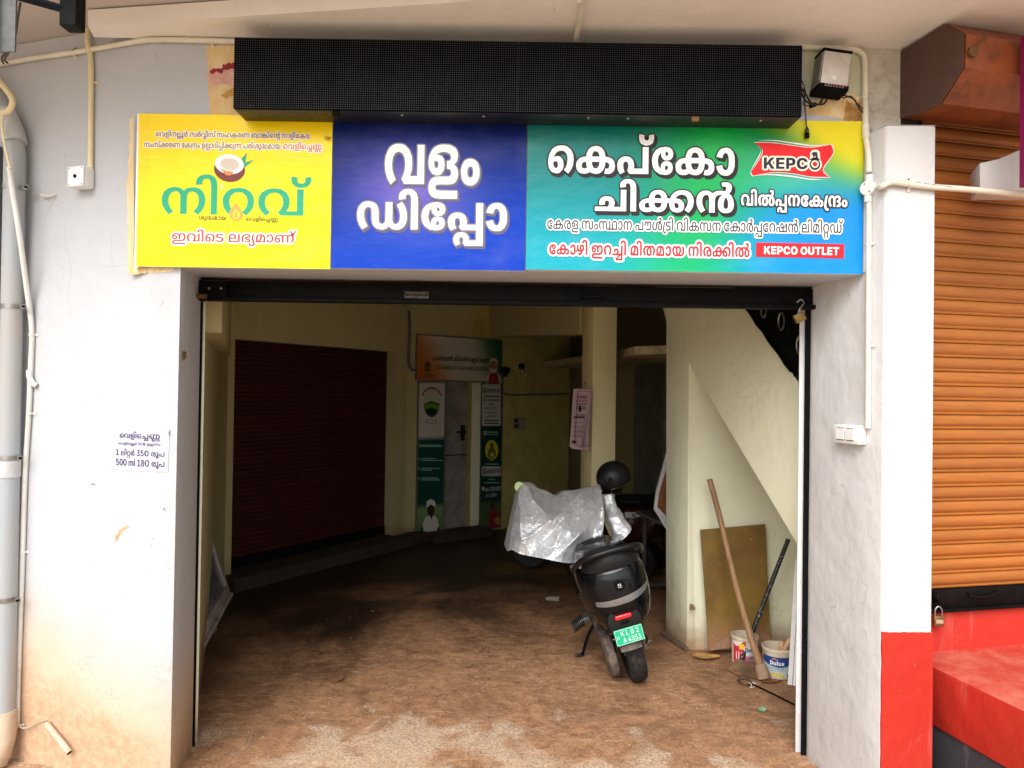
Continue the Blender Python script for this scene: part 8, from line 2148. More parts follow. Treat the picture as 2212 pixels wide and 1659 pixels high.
yb = yw - 0.035
bl0.y, br0.y = yb - 0.08, yb - 0.05
bl0 = at(1531, 1404, yb - 0.07)
br0 = at(1664, 1388, yb - 0.05)
bl0.z = max(bl0.z, 0.002)
br0.z = max(0.002, br0.z)
tl0, tr0 = at(1512, 1144, yb), at(1652, 1132, yb)
b.prism([bl0, br0, tr0, tl0], off)
b.build('sheet', m_board(), bd, bevel=0.002)
b = MB()
b.prism([bl0 + Vector((0.0, -0.0125, 0.0)), br0 + Vector((0.0, -0.0125, 0)), br0 + Vector((0, -0.0125, 0.05)), (bl0 + br0) / 2 + Vector((0.02, -0.0125, 0.16)), (bl0 + br0) / 2 + Vector((-0.05, -0.0125, 0.10)), bl0 + Vector((0.02, -0.0125, 0.03))], (0, -0.002, 0))
b.build('soil_stain', mat('dry_soil', (150, 116, 92), 0.95, 0, (120, 88, 66), 26, 0.8, 0.4, 60), bd)
YH = onz(1640, 1452, 0.05).y
hoe = thing('hoe', 'long wooden handled hoe standing blade down before the brown board', 'hoe', tuple(onz(1640, 1455, 0)))
h0, h1 = at(1645, 1446, YH), at(1529, 1036, yb - 0.10)
b = MB()
pts = [h0 + (h1 - h0) * (i / 24) for i in range(25)]
rings = []
dirv = (h1 - h0).normalized()
ua = dirv.cross(Vector((0, 1, 0))).normalized()
va = dirv.cross(ua)
for i, p in enumerate(pts):
    r_ = 0.0235 - 0.004 * math.sin(i / 24 * 2.2) + 0.0012 * noise.noise(p * 9)
    bend = ua * (0.012 * math.sin(i / 24 * 5.0))
    rings.append([p + bend + (ua * math.cos(2 * math.pi * j / 12) + va * math.sin(2 * math.pi * j / 12)) * r_ for j in range(12)])
b.loft(rings)
b.build('handle', m_ := mat('hoe_wood', (156, 120, 84), 0.65, 0, (96, 66, 44), 9, 0.8, 0.3, 60, (3, 3, 0.35)), hoe, smooth=50)
g0 = onz(1572, 1448, 0.012)
g1 = onz(1648, 1470, 0.006)
g2 = onz(1657, 1452, 0.012)
g3 = onz(1590, 1436, 0.03)
b = MB()
b.prism([g0, onz(1592, 1458, 0.006), g1, g2 + Vector((0, 0, 0.04)), g3 + Vector((0, 0, 0.035))], (0, 0, 0.007))
b.build('blade', mat('rusty_blade', (92, 66, 46), 0.75, 0.2, (150, 116, 84), 14, 0.7, 0.5, 40), hoe, bevel=0.002)
b = MB()
b.lathe(h0 - dirv * 0.055, dirv, [(0, 0), (0.040, 0.0), (0.042, 0.03), (0.034, 0.085), (0.026, 0.09), (0, 0.09)], 16)
b.build('socket', mat('dusty_socket', (160, 132, 108), 0.8, 0, (110, 84, 64), 18, 0.8, 0.4, 40), hoe, smooth=40)
b = MB()
b.tube(smooth_path([onz(1606, 1452, 0.02), onz(1608, 1434, 0.05), onz(1630, 1426, 0.07), onz(1640, 1440, 0.05)], 5), 0.004, 6)
b.build('wire', M_STEEL, hoe)

M_PAIL = mat('cream_plastic_pail', (206, 196, 172), 0.45, 0, (166, 146, 116), 9, 0.8, 0.1, 40)


def bucket(name, label, px, py_base, wpx, py_top, rtop, parts):
    c_ = onz(px, py_base, 0.0)
    w_ = wpx / FOC * c_.y / 2
    c_ = c_ + Vector((0, w_ * 0.8, 0))
    h_ = EYE - (py_top - 843 - (px - 1106) * 0.0145) / FOC * (c_.y + 0.0)
    h_ = max(0.1, h_)
    t_ = thing(name, label, 'paint bucket', tuple(c_))
    b_ = MB()
    w0 = w_ * 0.93
    b_.lathe(c_, (0, 0, 1), [(0, 0.002), (w0, 0.002), (w_ * rtop, h_ * 0.9), (w_ * rtop * 1.05, h_ * 0.905), (w_ * rtop * 1.06, h_ - 0.004), (w_ * rtop * 1.03, h_), (w_ * rtop * 0.97, h_), (w_ * rtop * 0.95, h_ * 0.5), (0, h_ * 0.45)], 36)
    b_.build('pail', M_PAIL, t_, smooth=40)
    return t_, c_, w0, w_ * rtop, h_


class Cyl:
    """lettering round a bucket: s measured along the wall from the side facing the camera"""
    def __init__(self, c, r0, r1, h, a0):
        self.c, self.r0, self.r1, self.h, self.a0 = c, r0, r1, h, a0

    def pt(self, s, z, d=0.0):
        r = self.r0 + (self.r1 - self.r0) * (z / (self.h * 0.9)) + d
        a = self.a0 + s / self.r1
        return self.c + Vector((r * math.sin(a), -r * math.cos(a), z))


def cyl_patch(cy, s0, s1, z0, z1, m, d, parent, name, fn=None, n=14):
    b_ = MB()
    b_.grid(lambda u, v: cy.pt(s0 + (s1 - s0) * u, (z0 + (z1 - z0) * v) if fn is None else fn(u, v), d), n, 4)
    return b_.build(name, m, parent, smooth=60, fix=False)


def cyl_text(cy, key, s0, s1, z0, z1, m, d, parent):
    b_ = MB()
    fill_text(b_, fit_box(key, s0, s1, z0, z1), cy.pt, d)
    b_.build('lettering', m, parent, fix=False)


bk1, c1_, w1a, w1b, h1_ = bucket('paint_bucket', 'red and white paint bucket standing behind the hoe handle', 1615, 1439, 56, 1366, 1.0, None)
cy1 = Cyl(c1_, w1a, w1b, h1_, -0.36)
M_LBLR = mat('bucket_red_label', (196, 24, 52), 0.4, 0, (226, 90, 110), 16, 0.6)
M_LBLW = mat('bucket_white_label', (226, 222, 214), 0.45, 0, (200, 180, 150), 14, 0.6)
W1 = w1b
cyl_patch(cy1, -1.0 * W1, 2.1 * W1, h1_ * 0.10, h1_ * 0.84, M_LBLW, 0.0012, bk1, 'label')
cyl_patch(cy1, -0.9 * W1, 0.15 * W1, 0, 0, M_LBLR, 0.0020, bk1, 'red_print', lambda u, v: h1_ * (0.12 + v * (0.66 - 0.10 * math.sin(u * 5))))
cyl_patch(cy1, 0.15 * W1, 1.3 * W1, 0, 0, mat('bucket_pink_label', (226, 110, 140), 0.4, 0, (236, 190, 200), 20, 0.7), 0.0020, bk1, 'red_print', lambda u, v: h1_ * (0.12 + v * (0.26 - 0.06 * u)))
cyl_patch(cy1, -0.35 * W1, 0.1 * W1, 0, 0, plain('bucket_yellow', (226, 196, 40)), 0.0026, bk1, 'splash_print', lambda u, v: h1_ * (0.60 + v * (0.12 + 0.08 * math.sin(u * 3.1))))
for k_ in (-0.62, -0.42, -0.18):
    cyl_patch(cy1, k_ * W1, (k_ + 0.07) * W1, 0, 0, M_LBLW, 0.0027, bk1, 'ray_print', lambda u, v: h1_ * (0.14 + v * 0.36))
cyl_patch(cy1, 0.02 * W1, 1.35 * W1, h1_ * 0.45, h1_ * 0.70, plain('bucket_white', (228, 228, 232)), 0.0027, bk1, 'name_field')
cyl_text(cy1, 'be', 0.10 * W1, 1.25 * W1, h1_ * 0.46, h1_ * 0.68, I_NAVY, 0.0034, bk1)
cyl_text(cy1, 'lu', 0.20 * W1, 1.05 * W1, h1_ * 0.25, h1_ * 0.38, plain('bucket_purple', (86, 30, 86)), 0.0034, bk1)
bk2, c2_, w2a, w2b, h2_ = bucket('paint_bucket', 'blue and white paint bucket holding two wooden sticks by the right jamb', 1688, 1468, 62, 1390, 1.02, None)
cy2 = Cyl(c2_, w2a, w2b, h2_, -0.36)
W2 = w2b
cyl_patch(cy2, -1.15 * W2, 1.4 * W2, h2_ * 0.06, h2_ * 0.76, mat('bucket_pale_label', (196, 208, 214), 0.45, 0, (176, 180, 176), 14, 0.6), 0.0012, bk2, 'label')
M_LBLB = mat('bucket_blue_label', (26, 60, 128), 0.4, 0, (50, 84, 140), 16, 0.6)
cyl_patch(cy2, -1.15 * W2, 1.4 * W2, 0, 0, M_LBLB, 0.0018, bk2, 'blue_band', lambda u, v: h2_ * (0.76 - (1 - v) * (0.20 + 0.14 * math.sin(u * 3.1))))
cyl_patch(cy2, 0.75 * W2, 1.4 * W2, h2_ * 0.08, h2_ * 0.20, M_LBLB, 0.0018, bk2, 'blue_band')
cyl_text(cy2, 'du', -0.48 * W2, 0.48 * W2, h2_ * 0.49, h2_ * 0.63, M_WHITEI, 0.0030, bk2)
cyl_text(cy2, 'pr', -0.50 * W2, 0.50 * W2, h2_ * 0.345, h2_ * 0.41, plain('bucket_steel_blue', (96, 130, 150)), 0.0026, bk2)
cyl_text(cy2, 'sc', -0.42 * W2, 0.42 * W2, h2_ * 0.29, h2_ * 0.32, plain('bucket_steel_blue', (96, 130, 150)), 0.0026, bk2)
for s_, e_, z0_, z1_ in ((-0.5, -0.25, 0.09, 0.18), (-0.3, 0.28, 0.185, 0.24), (-0.1, 0.02, 0.08, 0.18), (0.1, 0.26, 0.08, 0.185), (0.32, 0.5, 0.08, 0.16)):
    cyl_patch(cy2, s_ * W2, e_ * W2, h2_ * z0_, h2_ * z1_, plain('bucket_yellow', (226, 196, 40)), 0.0024, bk2, 'house_print')
cyl_patch(cy2, -0.45 * W2, 0.1 * W2, 0, 0, plain('bucket_orange', (236, 150, 60)), 0.0024, bk2, 'sun_print', lambda u, v: h2_ * (0.66 + 0.035 * v * math.sin(u * 3.1) + 0.03 * math.sin(u * 4)))
for i, (dx_, lx) in enumerate(((0.03, 0.075), (0.0, 0.035))):
    b = MB()
    s0_ = c2_ + Vector((dx_ * 0.4, 0.0, h2_ * 0.5))
    s1_ = c2_ + Vector((lx, -0.02 + i * 0.03, h2_ + 0.055 - i * 0.03))
    b.tube([s0_, s1_], 0.0155, 12)
    b.build('stick', mat('pale_dowel', (206, 168, 128), 0.65, 0, (170, 126, 88), 14, 0.7, 0.2, 50), thing('stick', ('longer' if i == 0 else 'shorter') + ' pale wooden stick standing in the blue and white paint bucket', 'stick', tuple(s0_)), smooth=50)
pole = thing('pole', 'black paint spattered pole leaning behind the buckets under the stair', 'pole', tuple(onz(1628, 1400, 0)))


def m_pole():
    t = NT('spattered_pole')
    col = t.mix(t.ramp(t.noise(60, 3), 0.60, 0.66), lin((24, 24, 25)), lin((190, 186, 176)))
    s = t.sep()
    col = t.mix(t.ramp(s[2], 0.95, 1.06, 0, 0.8), col, lin((170, 160, 140)))
    t.color(col)
    t.set(rough=0.5)
    return t.m


b = MB()
q0_, q1_ = onz(1604, 1420, 0.0), at(1703, 1165, 4.98)
q0_ = at(1618, 1384, 4.86)
b.tube([q0_ - (q1_ - q0_) * 0.30, q0_, q1_], 0.0155, 12)
b.build('shaft', m_pole(), pole, smooth=60)
pv = thing('plastic_strip', 'white plastic strip standing in the corner behind the right jamb', 'strip', tuple(onz(1712, 1400, 0)))
b = MB()
c0_, c1p = at(1709, 1392, 4.55), at(1724, 1210, 4.70)
c0_.z = 0.0
b.tube([c0_, c1p], 0.020, 4)
b.tube([c0_ + Vector((0.02, -0.015, 0)), c1p + Vector((0.02, -0.015, 0))], 0.012, 4)
b.build('strip', M_WHITEP, pv)
rg = thing('iron_rod', 'thin iron rod with a ring end lying on the floor near the hoe', 'rod', tuple(onz(1608, 1472, 0)))
b = MB()
cr_ = onz(1608, 1471, 0.016)
b.tube([cr_ + Vector((0.037 * math.cos(R(a)), 0.05 * math.sin(R(a)), 0.004 * math.sin(R(a * 2)))) for a in range(0, 361, 18)], 0.0065, 8)
b.build('ring', mat('rusty_iron', (110, 90, 76), 0.6, 0.5, (60, 44, 34), 30, 0.8, 0.3, 60), rg, smooth=60)
b = MB()
b.tube([onz(1622, 1476, 0.014), onz(1668, 1498, 0.010), onz(1740, 1534, 0.008)], 0.0055, 8)
b.build('rod', M_BLACK, rg, smooth=60)
b = MB()
b.tube(smooth_path([onz(1618, 1474, 0.02), onz(1624, 1480, 0.02), onz(1620, 1486, 0.008), onz(1630, 1482, 0.006), onz(1626, 1474, 0.02), onz(1634, 1478, 0.01)], 4), 0.003, 5)
b.build('tie', M_PVC, rg, smooth=60)

# ------------------------------------------------------------------ litter on the floor
def leaf(label, px, py, lpx, ang, m, curl=0.02, w_=0.28):
    c_ = onz(px, py, 0.008)
    L_ = lpx / FOC * c_.y
    t_ = tag(None, label, 'leaf') if False else None
    b_ = MB()

    def fn(u, v):
        x = (u - 0.5) * L_
        wd = L_ * w_ * math.sin(math.pi * min(1, max(0, u)) ** 0.8) + 0.002
        y = (v - 0.5) * wd
        z = curl * (abs(v - 0.5) * 2) ** 2 * 0.6 + curl * (u - 0.4) ** 2 + 0.004 * noise.noise(Vector((u * 5, v * 4, px)))
        return c_ + Vector((x * math.cos(ang) - y * math.sin(ang), x * math.sin(ang) + y * math.cos(ang), max(0, z)))

    b_.grid(fn, 16, 6)
    o_ = b_.build('fallen_leaf', m, None, smooth=60, fix=False)
    return tag(o_, label, 'leaf', 'leaves fallen on the floor')


M_LEAFD = mat('dry_leaf', (176, 138, 74), 0.75, 0, (126, 88, 44), 24, 0.8, 0.3, 40)
M_LEAFB = mat('brown_leaf', (128, 84, 52), 0.8, 0, (90, 56, 34), 24, 0.8, 0.3, 40)
leaf('long curled yellow brown leaf at the foot of the stair wall', 1525, 1421, 60, R(-6), M_LEAFD, 0.022, 0.55)
leaf('flat brown leaf beside the hoe blade and the blue bucket', 1668, 1473, 50, R(10), M_LEAFB, 0.012, 0.36)
leaf('small pale leaf near the middle of the threshold', 1360, 1612, 12, R(60), M_LEAFD, 0.012, 0.4)
leaf('shrivelled brown leaf on the left part of the floor', 736, 1470, 26, R(70), M_LEAFB, 0.02, 0.3)


def scrap(name, label, cat, pts, m, z=0.006):
    b_ = MB()
    q_ = [onz(x, y, z) for x, y in pts]
    for i, p in enumerate(q_):
        p.z = 0.005 + 0.010 * abs(noise.noise(p * 30))
    b_.prism(q_, (0, 0, 0.0015))
    o_ = b_.build(name, m, None)
    return tag(o_, label, cat)


scrap('paper_scrap', 'crumpled white paper scrap on the floor left of the scooter', 'paper', [(1178, 1292), (1190, 1289), (1204, 1290), (1208, 1287), (1207, 1298), (1196, 1297), (1180, 1297)], M_WHITEP)
scrap('wrapper', 'green and white torn wrapper on the floor near the right jamb', 'wrapper', [(1636, 1530), (1648, 1528), (1657, 1533), (1650, 1538), (1640, 1536)], mat('green_wrapper', (70, 150, 96), 0.4, 0, (220, 226, 216), 40, 0.8))
scrap('plastic_bag', 'flattened grey plastic bag before the dark red shutter', 'bag', [(784, 1192), (800, 1182), (816, 1186), (822, 1192), (806, 1196), (790, 1196)], mat('grey_bag', (110, 106, 100), 0.4, 0, (80, 76, 72), 20, 0.8))
rnd = random.Random(5)
M_CHIP = mat('lime_chip', (186, 164, 138), 0.85)
mb = MB()
for i in range(170):
    x, y = rnd.uniform(-1.5, 1.6), rnd.uniform(3.1, 6.0)
    if rnd.random() < 0.5:
        x = rnd.choice((rnd.uniform(-1.55, -1.0), rnd.uniform(1.0, 1.75)))
    s = rnd.uniform(0.0012, 0.004)
    mb.add([(x - s, y, 0.002), (x, y - s, 0.002), (x + s * 1.3, y, 0.002), (x, y + s, 0.002), (x + s * 0.2, y, 0.004 + s * 0.8)], [(0, 1, 4), (1, 2, 4), (2, 3, 4), (3, 0, 4)])
o = mb.build('floor_grit', M_CHIP)
o['kind'] = 'stuff'
mb = MB()
for i in range(260):
    x, y = rnd.uniform(-1.5, 1.6), rnd.uniform(3.1, 7.0)
    if rnd.random() < 0.6:
        x, y = rnd.choice(((rnd.uniform(-1.6, -1.45), rnd.uniform(3.1, 3.7)), (rnd.uniform(1.2, 1.75), rnd.uniform(4.2, 5.0)), (rnd.uniform(1.4, 1.6), rnd.uniform(3.1, 3.6))))
    s = rnd.uniform(0.003, 0.009)
    a = rnd.uniform(0, 6.28)
    ca, sa = math.cos(a), math.sin(a)
    P_ = lambda u, v, z: (x + u * ca - v * sa, y + u * sa + v * ca, z)
    mb.add([P_(-s * 2, 0, 0.004), P_(0, -s * 0.3, 0.005), P_(s * 2, 0, 0.006), P_(0, s * 0.3, 0.005)], [(0, 1, 2, 3)])
o = mb.build('floor_debris', M_LEAFB, fix=False)
o['kind'] = 'stuff'

# ------------------------------------------------------------------ table with the leaning picture frame, far right
tb = thing('table', 'dark steel legged table standing behind the stair wall', 'table', tuple(onz(1390, 1290, 0)))
ty = 6.15
tl = at(1374, 1101, 6.75)
zt2 = 0.74
p_a, p_b = onz(1374, 1103, zt2), onz(1440, 1133, zt2)
b = MB()
ex_ = (p_b - p_a)
side = Vector((0.75, 0.25, 0))
b.prism([p_a, p_b + ex_ * 0.15, p_b + ex_ * 0.15 + side, p_a + side], (0, 0, -0.03))
b.build('table_top', mat('stained_top', (92, 86, 84), 0.4, 0, (40, 34, 32), 10, 0.8, 0.1), tb, bevel=0.003)
legm = mat('grey_leg_paint', (72, 70, 70), 0.5, 0.2, (48, 44, 42), 14, 0.7)
lx_ = onz(1390, 1278, 0.0)
for dx_, dy_ in ((0, 0), (0.62, 0.2), (0.02, 0.55), (0.64, 0.75)):
    b = MB()
    b.box((lx_.x - 0.016 + dx_, lx_.y - 0.016 + dy_, 0), (lx_.x + 0.016 + dx_, lx_.y + 0.016 + dy_, zt2 - 0.031))
    b.build('leg', legm, tb)
b = MB()
b.box((lx_.x + 0.0165, lx_.y - 0.012, 0.05), (lx_.x + 0.60, lx_.y + 0.012, 0.085))
b.build('stretcher', legm, tb)
pf = thing('framed_board', 'white framed wooden board leaning on the table behind the stair wall', 'framed board', tuple(p_b + Vector((0.1, 0.1, 0))))
PFB = Plane((at(1415, 1050, 5.9).x, 5.9), (at(1445, 1050, 6.3).x, 6.3))
b = MB()
y_ = 6.0
b.prism([at(1413, 1100, y_), at(1418, 1060, y_), at(1440, 980, y_), at(1460, 980, y_), at(1460, 1150, y_), at(1438, 1142, y_)], (0, 0.04, 0))
b.build('frame', M_WHITEP, pf, bevel=0.003)
b = MB()
b.prism([at(1420, 1095, y_ - 0.006), at(1424, 1064, y_ - 0.006), at(1442, 1005, y_ - 0.006), at(1460, 1005, y_ - 0.006), at(1460, 1122, y_ - 0.006), at(1440, 1116, y_ - 0.006)], (0, 0.0055, 0))
b.build('panel', mat('red_brown_wood', (150, 92, 50), 0.5, 0, (90, 44, 26), 16, 0.9, 0.2, 40, (3, 3, 0.4)), pf)
patch('plaster_chip', Plane((T0.x, T0.y), (T1.x + (T1.x - T0.x) * 0.0 + 0.0001, T1.y)), [(1491, 1304), (1498, 1306), (1503, 1312), (1502, 1318), (1490, 1317)], mat('chipped_plaster', (172, 136, 118), 0.9), 0.003, 1.5, 11)

# ------------------------------------------------------------------ scooters
M_GLOSS = mat('black_gloss_paint', (7, 9, 13), 0.09, 0, (14, 16, 20), 22, 0.5, 0.0, spec=0.38)
M_TYRE_ = None


def m_tyre():
    t = NT('tyre_rubber')
    n = t.noise(30, 5, 0.65)
    col = t.mix(t.ramp(n, 0.5, 0.8, 0, 0.5), lin((34, 34, 34)), lin((104, 84, 66)))
    t.color(col)
    t.set(rough=0.78, spec=0.3)
    t.bump(t.noise(80, 3), 0.2, 0.003)
    return t.m


M_TYRE = m_tyre()
M_DUSTY = mat('dusty_black_plastic', (52, 48, 46), 0.7, 0, (128, 110, 94), 11, 0.8, 0.3, 60)
M_SEAT = mat('seat_vinyl', (24, 24, 25), 0.55, 0, (34, 33, 32), 30, 0.5, 0.25, 160, spec=0.2)
M_SILV = mat('grey_body_paint', (132, 136, 140), 0.35, 0.3, (104, 106, 108), 9, 0.5)


def se(a, n):
    c, s = math.cos(a), math.sin(a)
    return math.copysign(abs(c) ** (2 / n), c), math.copysign(abs(s) ** (2 / n), s)


def wheel(parent, y, R_, w, rim_m, treads=True, spokes=5):
    c = Vector((0, y, R_))
    b = MB()
    ri = R_ * 0.63
    prof = [(ri, -w * 0.36), (ri + 0.012, -w * 0.46), (R_ * 0.84, -w * 0.5), (R_ * 0.93, -w * 0.43), (R_ * 0.985, -w * 0.24), (R_, 0), (R_ * 0.985, w * 0.24), (R_ * 0.93, w * 0.43), (R_ * 0.84, w * 0.5), (ri + 0.012, w * 0.46), (ri, w * 0.36)]
    b.lathe(c, (1, 0, 0), prof, 56)
    ty = b.build('tyre', M_TYRE, parent, smooth=50, local=True)
    if treads:
        b = MB()
        n_ = 22
        for i in range(n_):
            a = 2 * math.pi * i / n_
            for sg in (-1, 1):
                off = a + (0.5 if sg > 0 else 0) * 2 * math.pi / n_
                pts = []
                for k_, (xx, da) in enumerate(((0.04, 0.02), (0.20, 0.10), (0.36, 0.14), (0.45, 0.13))):
                    rr = R_ * (1.0012 if xx < 0.1 else (0.99 if xx < 0.3 else (0.954 if xx < 0.4 else 0.915))) + 0.0012
                    for sd in (-0.020, 0.020):
                        an = off + da + sd
                        pts.append(c + Vector((sg * xx * w, math.cos(an) * rr, math.sin(an) * rr)))
                b.add(pts, [(0, 1, 3, 2), (2, 3, 5, 4), (4, 5, 7, 6)])
        b.build('tread_groove', mat('groove_black', (10, 10, 10), 0.9), ty, local=True, fix=False)
    b = MB()
    b.lathe(c, (1, 0, 0), [(ri * 0.86, -w * 0.30), (ri, -w * 0.36), (ri, w * 0.36), (ri * 0.86, w * 0.30), (ri * 0.84, 0)], 40)
    b.lathe(c, (1, 0, 0), [(0, -w * 0.42), (ri * 0.34, -w * 0.42), (ri * 0.38, -w * 0.2), (ri * 0.38, w * 0.2), (ri * 0.34, w * 0.42), (0, w * 0.42)], 24)
    for i in range(spokes):
        a = 2 * math.pi * i / spokes
        u_ = Vector((0, math.cos(a), math.sin(a)))
        b.tube([c + u_ * ri * 0.3, c + u_ * ri * 0.92], 0.020, 6, 0.015)
    b.build('rim', rim_m, ty, smooth=40, local=True)
    return ty


rt = onz(1379, 1467, 0.0)
LEAN, YAW = R(-16), R(3)
scooter = thing('scooter', 'black electric scooter seen from behind with green number plate, leaning on its side stand', 'scooter', (rt.x, rt.y, 0), (0, LEAN, YAW))
sm = Matrix.Translation((rt.x, rt.y, 0)) @ Matrix.Rotation(YAW, 4, 'Z') @ Matrix.Rotation(LEAN, 4, 'Y')
S = scooter
WB = 1.36
LV = [  # z, half width, rear y, front y, exponent
    (0.375, 0.095, -0.190, 0.16, 2.4), (0.42, 0.155, -0.232, 0.26, 2.6), (0.48, 0.188, -0.270, 0.36, 2.7), (0.55, 0.202, -0.298, 0.46, 2.7),
    (0.62, 0.210, -0.315, 0.52, 2.6), (0.70, 0.212, -0.322, 0.56, 2.6), (0.765, 0.206, -0.316, 0.58, 2.6), (0.815, 0.192, -0.300, 0.57, 2.6), (0.835, 0.172, -0.28, 0.55, 2.6)]


def tail_at(z):
    for a, c in zip(LV, LV[1:]):
        if a[0] <= z <= c[0]:
            t = (z - a[0]) / (c[0] - a[0])
            return [a[i] + (c[i] - a[i]) * t for i in range(5)]
    return LV[-1] if z > 0.5 else LV[0]


def tail_pt(z, ang, grow_=0.0):
    """point on the tail skin: ang measured from straight back, positive to the right"""
    _, w_, yr, yf, ex = tail_at(z)
    cx_, sy_ = se(ang - math.pi / 2, ex)
    yc = (yr + yf) / 2 if False else yr + 0.26
    if sy_ < 0:
        y = yc + sy_ * (yc - yr + grow_)
    else:
        y = yc + sy_ * (yf - yc + grow_)
    return Vector((cx_ * (w_ + grow_), y, z))


b = MB()
zs_l = [0.375 + i * (0.835 - 0.375) / 22 for i in range(23)]
b.loft([[tail_pt(z, 2 * math.pi * j / 48) for j in range(48)] for z in zs_l])
tail = b.build('tail_body', M_GLOSS, S, smooth=50, local=True)
b = MB()                                          # raised silver band across the tail
def band(u, v):
    a = R(-44 + 100 * u)
    z = 0.612 + 0.032 * u + 0.030 * abs(u - 0.42) ** 1.5 * 2 + (v - 0.5) * 0.045 * (1 - 0.3 * abs(2 * u - 1))
    return tail_pt(z, a, 0.004)


b.grid(band, 24, 3)
b.build('silver_band', mat('silver_trim', (146, 148, 152), 0.3, 0.7, (146, 146, 146), 30, 0.6), tail, smooth=60, local=True, fix=False)
b = MB()
cb = tail_pt(0.72, 0.0, 0.002)
b.lathe(cb + Vector((0.0, 0.004, 0)), (0, -1, 0.05), [(0.030, 0.0), (0.034, 0.0), (0.034, 0.004), (0.030, 0.005)], 28)
bdg = b.build('badge_ring', M_BLACKM, tail, smooth=40, local=True)


class Loc:
    def __init__(self, o, n):
        self.o, self.n = o, n

    def pt(self, s, z, d=0.0):
        return self.o + Vector((s, -d, z))


def loc_text(key, o, w_, h_, m, parent, d=0.0, name='lettering', stroke=None):
    b_ = MB()
    fill_text(b_, fit_box(key, -w_ / 2, w_ / 2, -h_ / 2, h_ / 2), Loc(o, 0).pt, d)
    return b_.build(name, m, parent, local=True, fix=False)


I_SIL = plain('silver_print', (196, 198, 200))
loc_text('s1', cb + Vector((0, -0.007, 0.006)), 0.022, 0.014, I_SIL, bdg)
loc_text('pro', cb + Vector((0, -0.007, -0.009)), 0.024, 0.008, I_SIL, bdg)
for zf, a0_, a1_ in ((lambda t: 0.795, -100, 100), (lambda t: 0.545 + 0.03 * t, -95, 95)):
    b = MB()
    b.tube([tail_pt(zf(i / 30), R(a0_ + (a1_ - a0_) * i / 30), 0.0004) for i in range(31)], 0.0016, 5)
    b.build('panel_seam', M_BLACKM, tail, local=True)
for a_ in (-62, 62):
    b = MB()
    b.tube([tail_pt(0.42 + 0.37 * i / 16, R(a_ + 10 * math.sin(i / 5)), 0.0004) for i in range(17)], 0.0016, 5)
    b.build('panel_seam', M_BLACKM, tail, local=True)
# seat
b = MB()
rings = []
for y, w_, z0, z1 in ((-0.275, 0.10, 0.80, 0.822), (-0.255, 0.148, 0.798, 0.846), (-0.16, 0.172, 0.797, 0.852), (0.0, 0.170, 0.797, 0.845), (0.15, 0.155, 0.797, 0.838), (0.30, 0.14, 0.797, 0.832), (0.46, 0.125, 0.795, 0.838), (0.58, 0.09, 0.79, 0.830), (0.62, 0.05, 0.79, 0.810)):
    r_ = []
    for j in range(20):
        cx_, sy_ = se(2 * math.pi * j / 20, 3.0)
        r_.append(Vector((cx_ * w_, y, (z0 + z1) / 2 + sy_ * (z1 - z0) / 2)))
    rings.append(r_)
b.loft(rings)
b.build('seat', M_SEAT, S, smooth=60, local=True)
# grab rail: thick loop round the back of the seat, with the moulded shelf under it
b = MB()
loop = [(-0.212, 0.16, 0.770), (-0.220, 0.0, 0.795), (-0.213, -0.14, 0.850), (-0.185, -0.255, 0.905), (-0.12, -0.318, 0.930), (0, -0.335, 0.938), (0.12, -0.318, 0.930), (0.185, -0.255, 0.905), (0.213, -0.14, 0.850), (0.220, 0.0, 0.795), (0.212, 0.16, 0.770)]
b.tube(smooth_path(loop, 5), 0.0185, 12)
b.build('grab_rail', mat('black_moulding', (15, 15, 16), 0.38, 0, (26, 25, 24), 22, 0.4, 0.05, spec=0.3), S, smooth=60, local=True)
b = MB()
def shelf(u, v):
    a = R(-72 + 144 * u)
    lo = tail_pt(0.815, a, 0.006)
    hi = Vector((math.sin(a) * 0.175, -0.10 - math.cos(a) * 0.205, 0.872 + 0.052 * math.cos(a)))
    p = lo.lerp(hi, v)
    return p + Vector((0, -0.016 * math.sin(v * math.pi) * math.cos(a), 0.0))


b.grid(shelf, 24, 6)
b.build('tail_cowl', mat('grey_black_plastic', (26, 26, 28), 0.5, 0, (34, 32, 31), 26, 0.5, 0.1, spec=0.25), S, smooth=60, local=True, fix=False)
# lower side panels in grey
for sg in (-1, 1):
    b = MB()
    b.grid(lambda u, v: Vector((sg * (0.206 - 0.05 * (1 - v) ** 1.3 - 0.06 * max(0, u - 0.5) + 0.012 * math.sin(v * 3.1)), -0.13 + 0.80 * u, 0.42 + 0.30 * v - 0.10 * u * (1 - v) + 0.04 * u)), 14, 8)
    b.build('side_panel', M_SILV, S, smooth=60, local=True, fix=False)
b = MB()
b.loft([[Vector((x, y, z)) for x, z in ((-0.15, 0.27), (0.15, 0.27), (0.17, 0.33), (-0.17, 0.33))] for y in (0.42, 0.70, 1.0)])
b.build('floorboard', M_DUSTY, S, local=True, bevel=0.01)
b = MB()
rings = []
for z, y, w_ in ((0.30, 1.02, 0.17), (0.45, 1.08, 0.20), (0.65, 1.10, 0.21), (0.85, 1.06, 0.18), (0.98, 0.99, 0.11), (1.04, 0.95, 0.08)):
    rings.append([Vector((w_ * math.cos(2 * math.pi * j / 20), y + 0.075 * math.sin(2 * math.pi * j / 20), z)) for j in range(20)])
b.loft(rings)
b.build('front_apron', M_GLOSS, S, smooth=60, local=True)
b = MB()
b.tube([(-0.33, 0.90, 1.035), (-0.20, 0.95, 1.05), (0, 0.97, 1.05), (0.20, 0.95, 1.05), (0.33, 0.90, 1.035)], 0.012, 10)
hb = b.build('handlebar', M_BLACK, S, smooth=60, local=True)
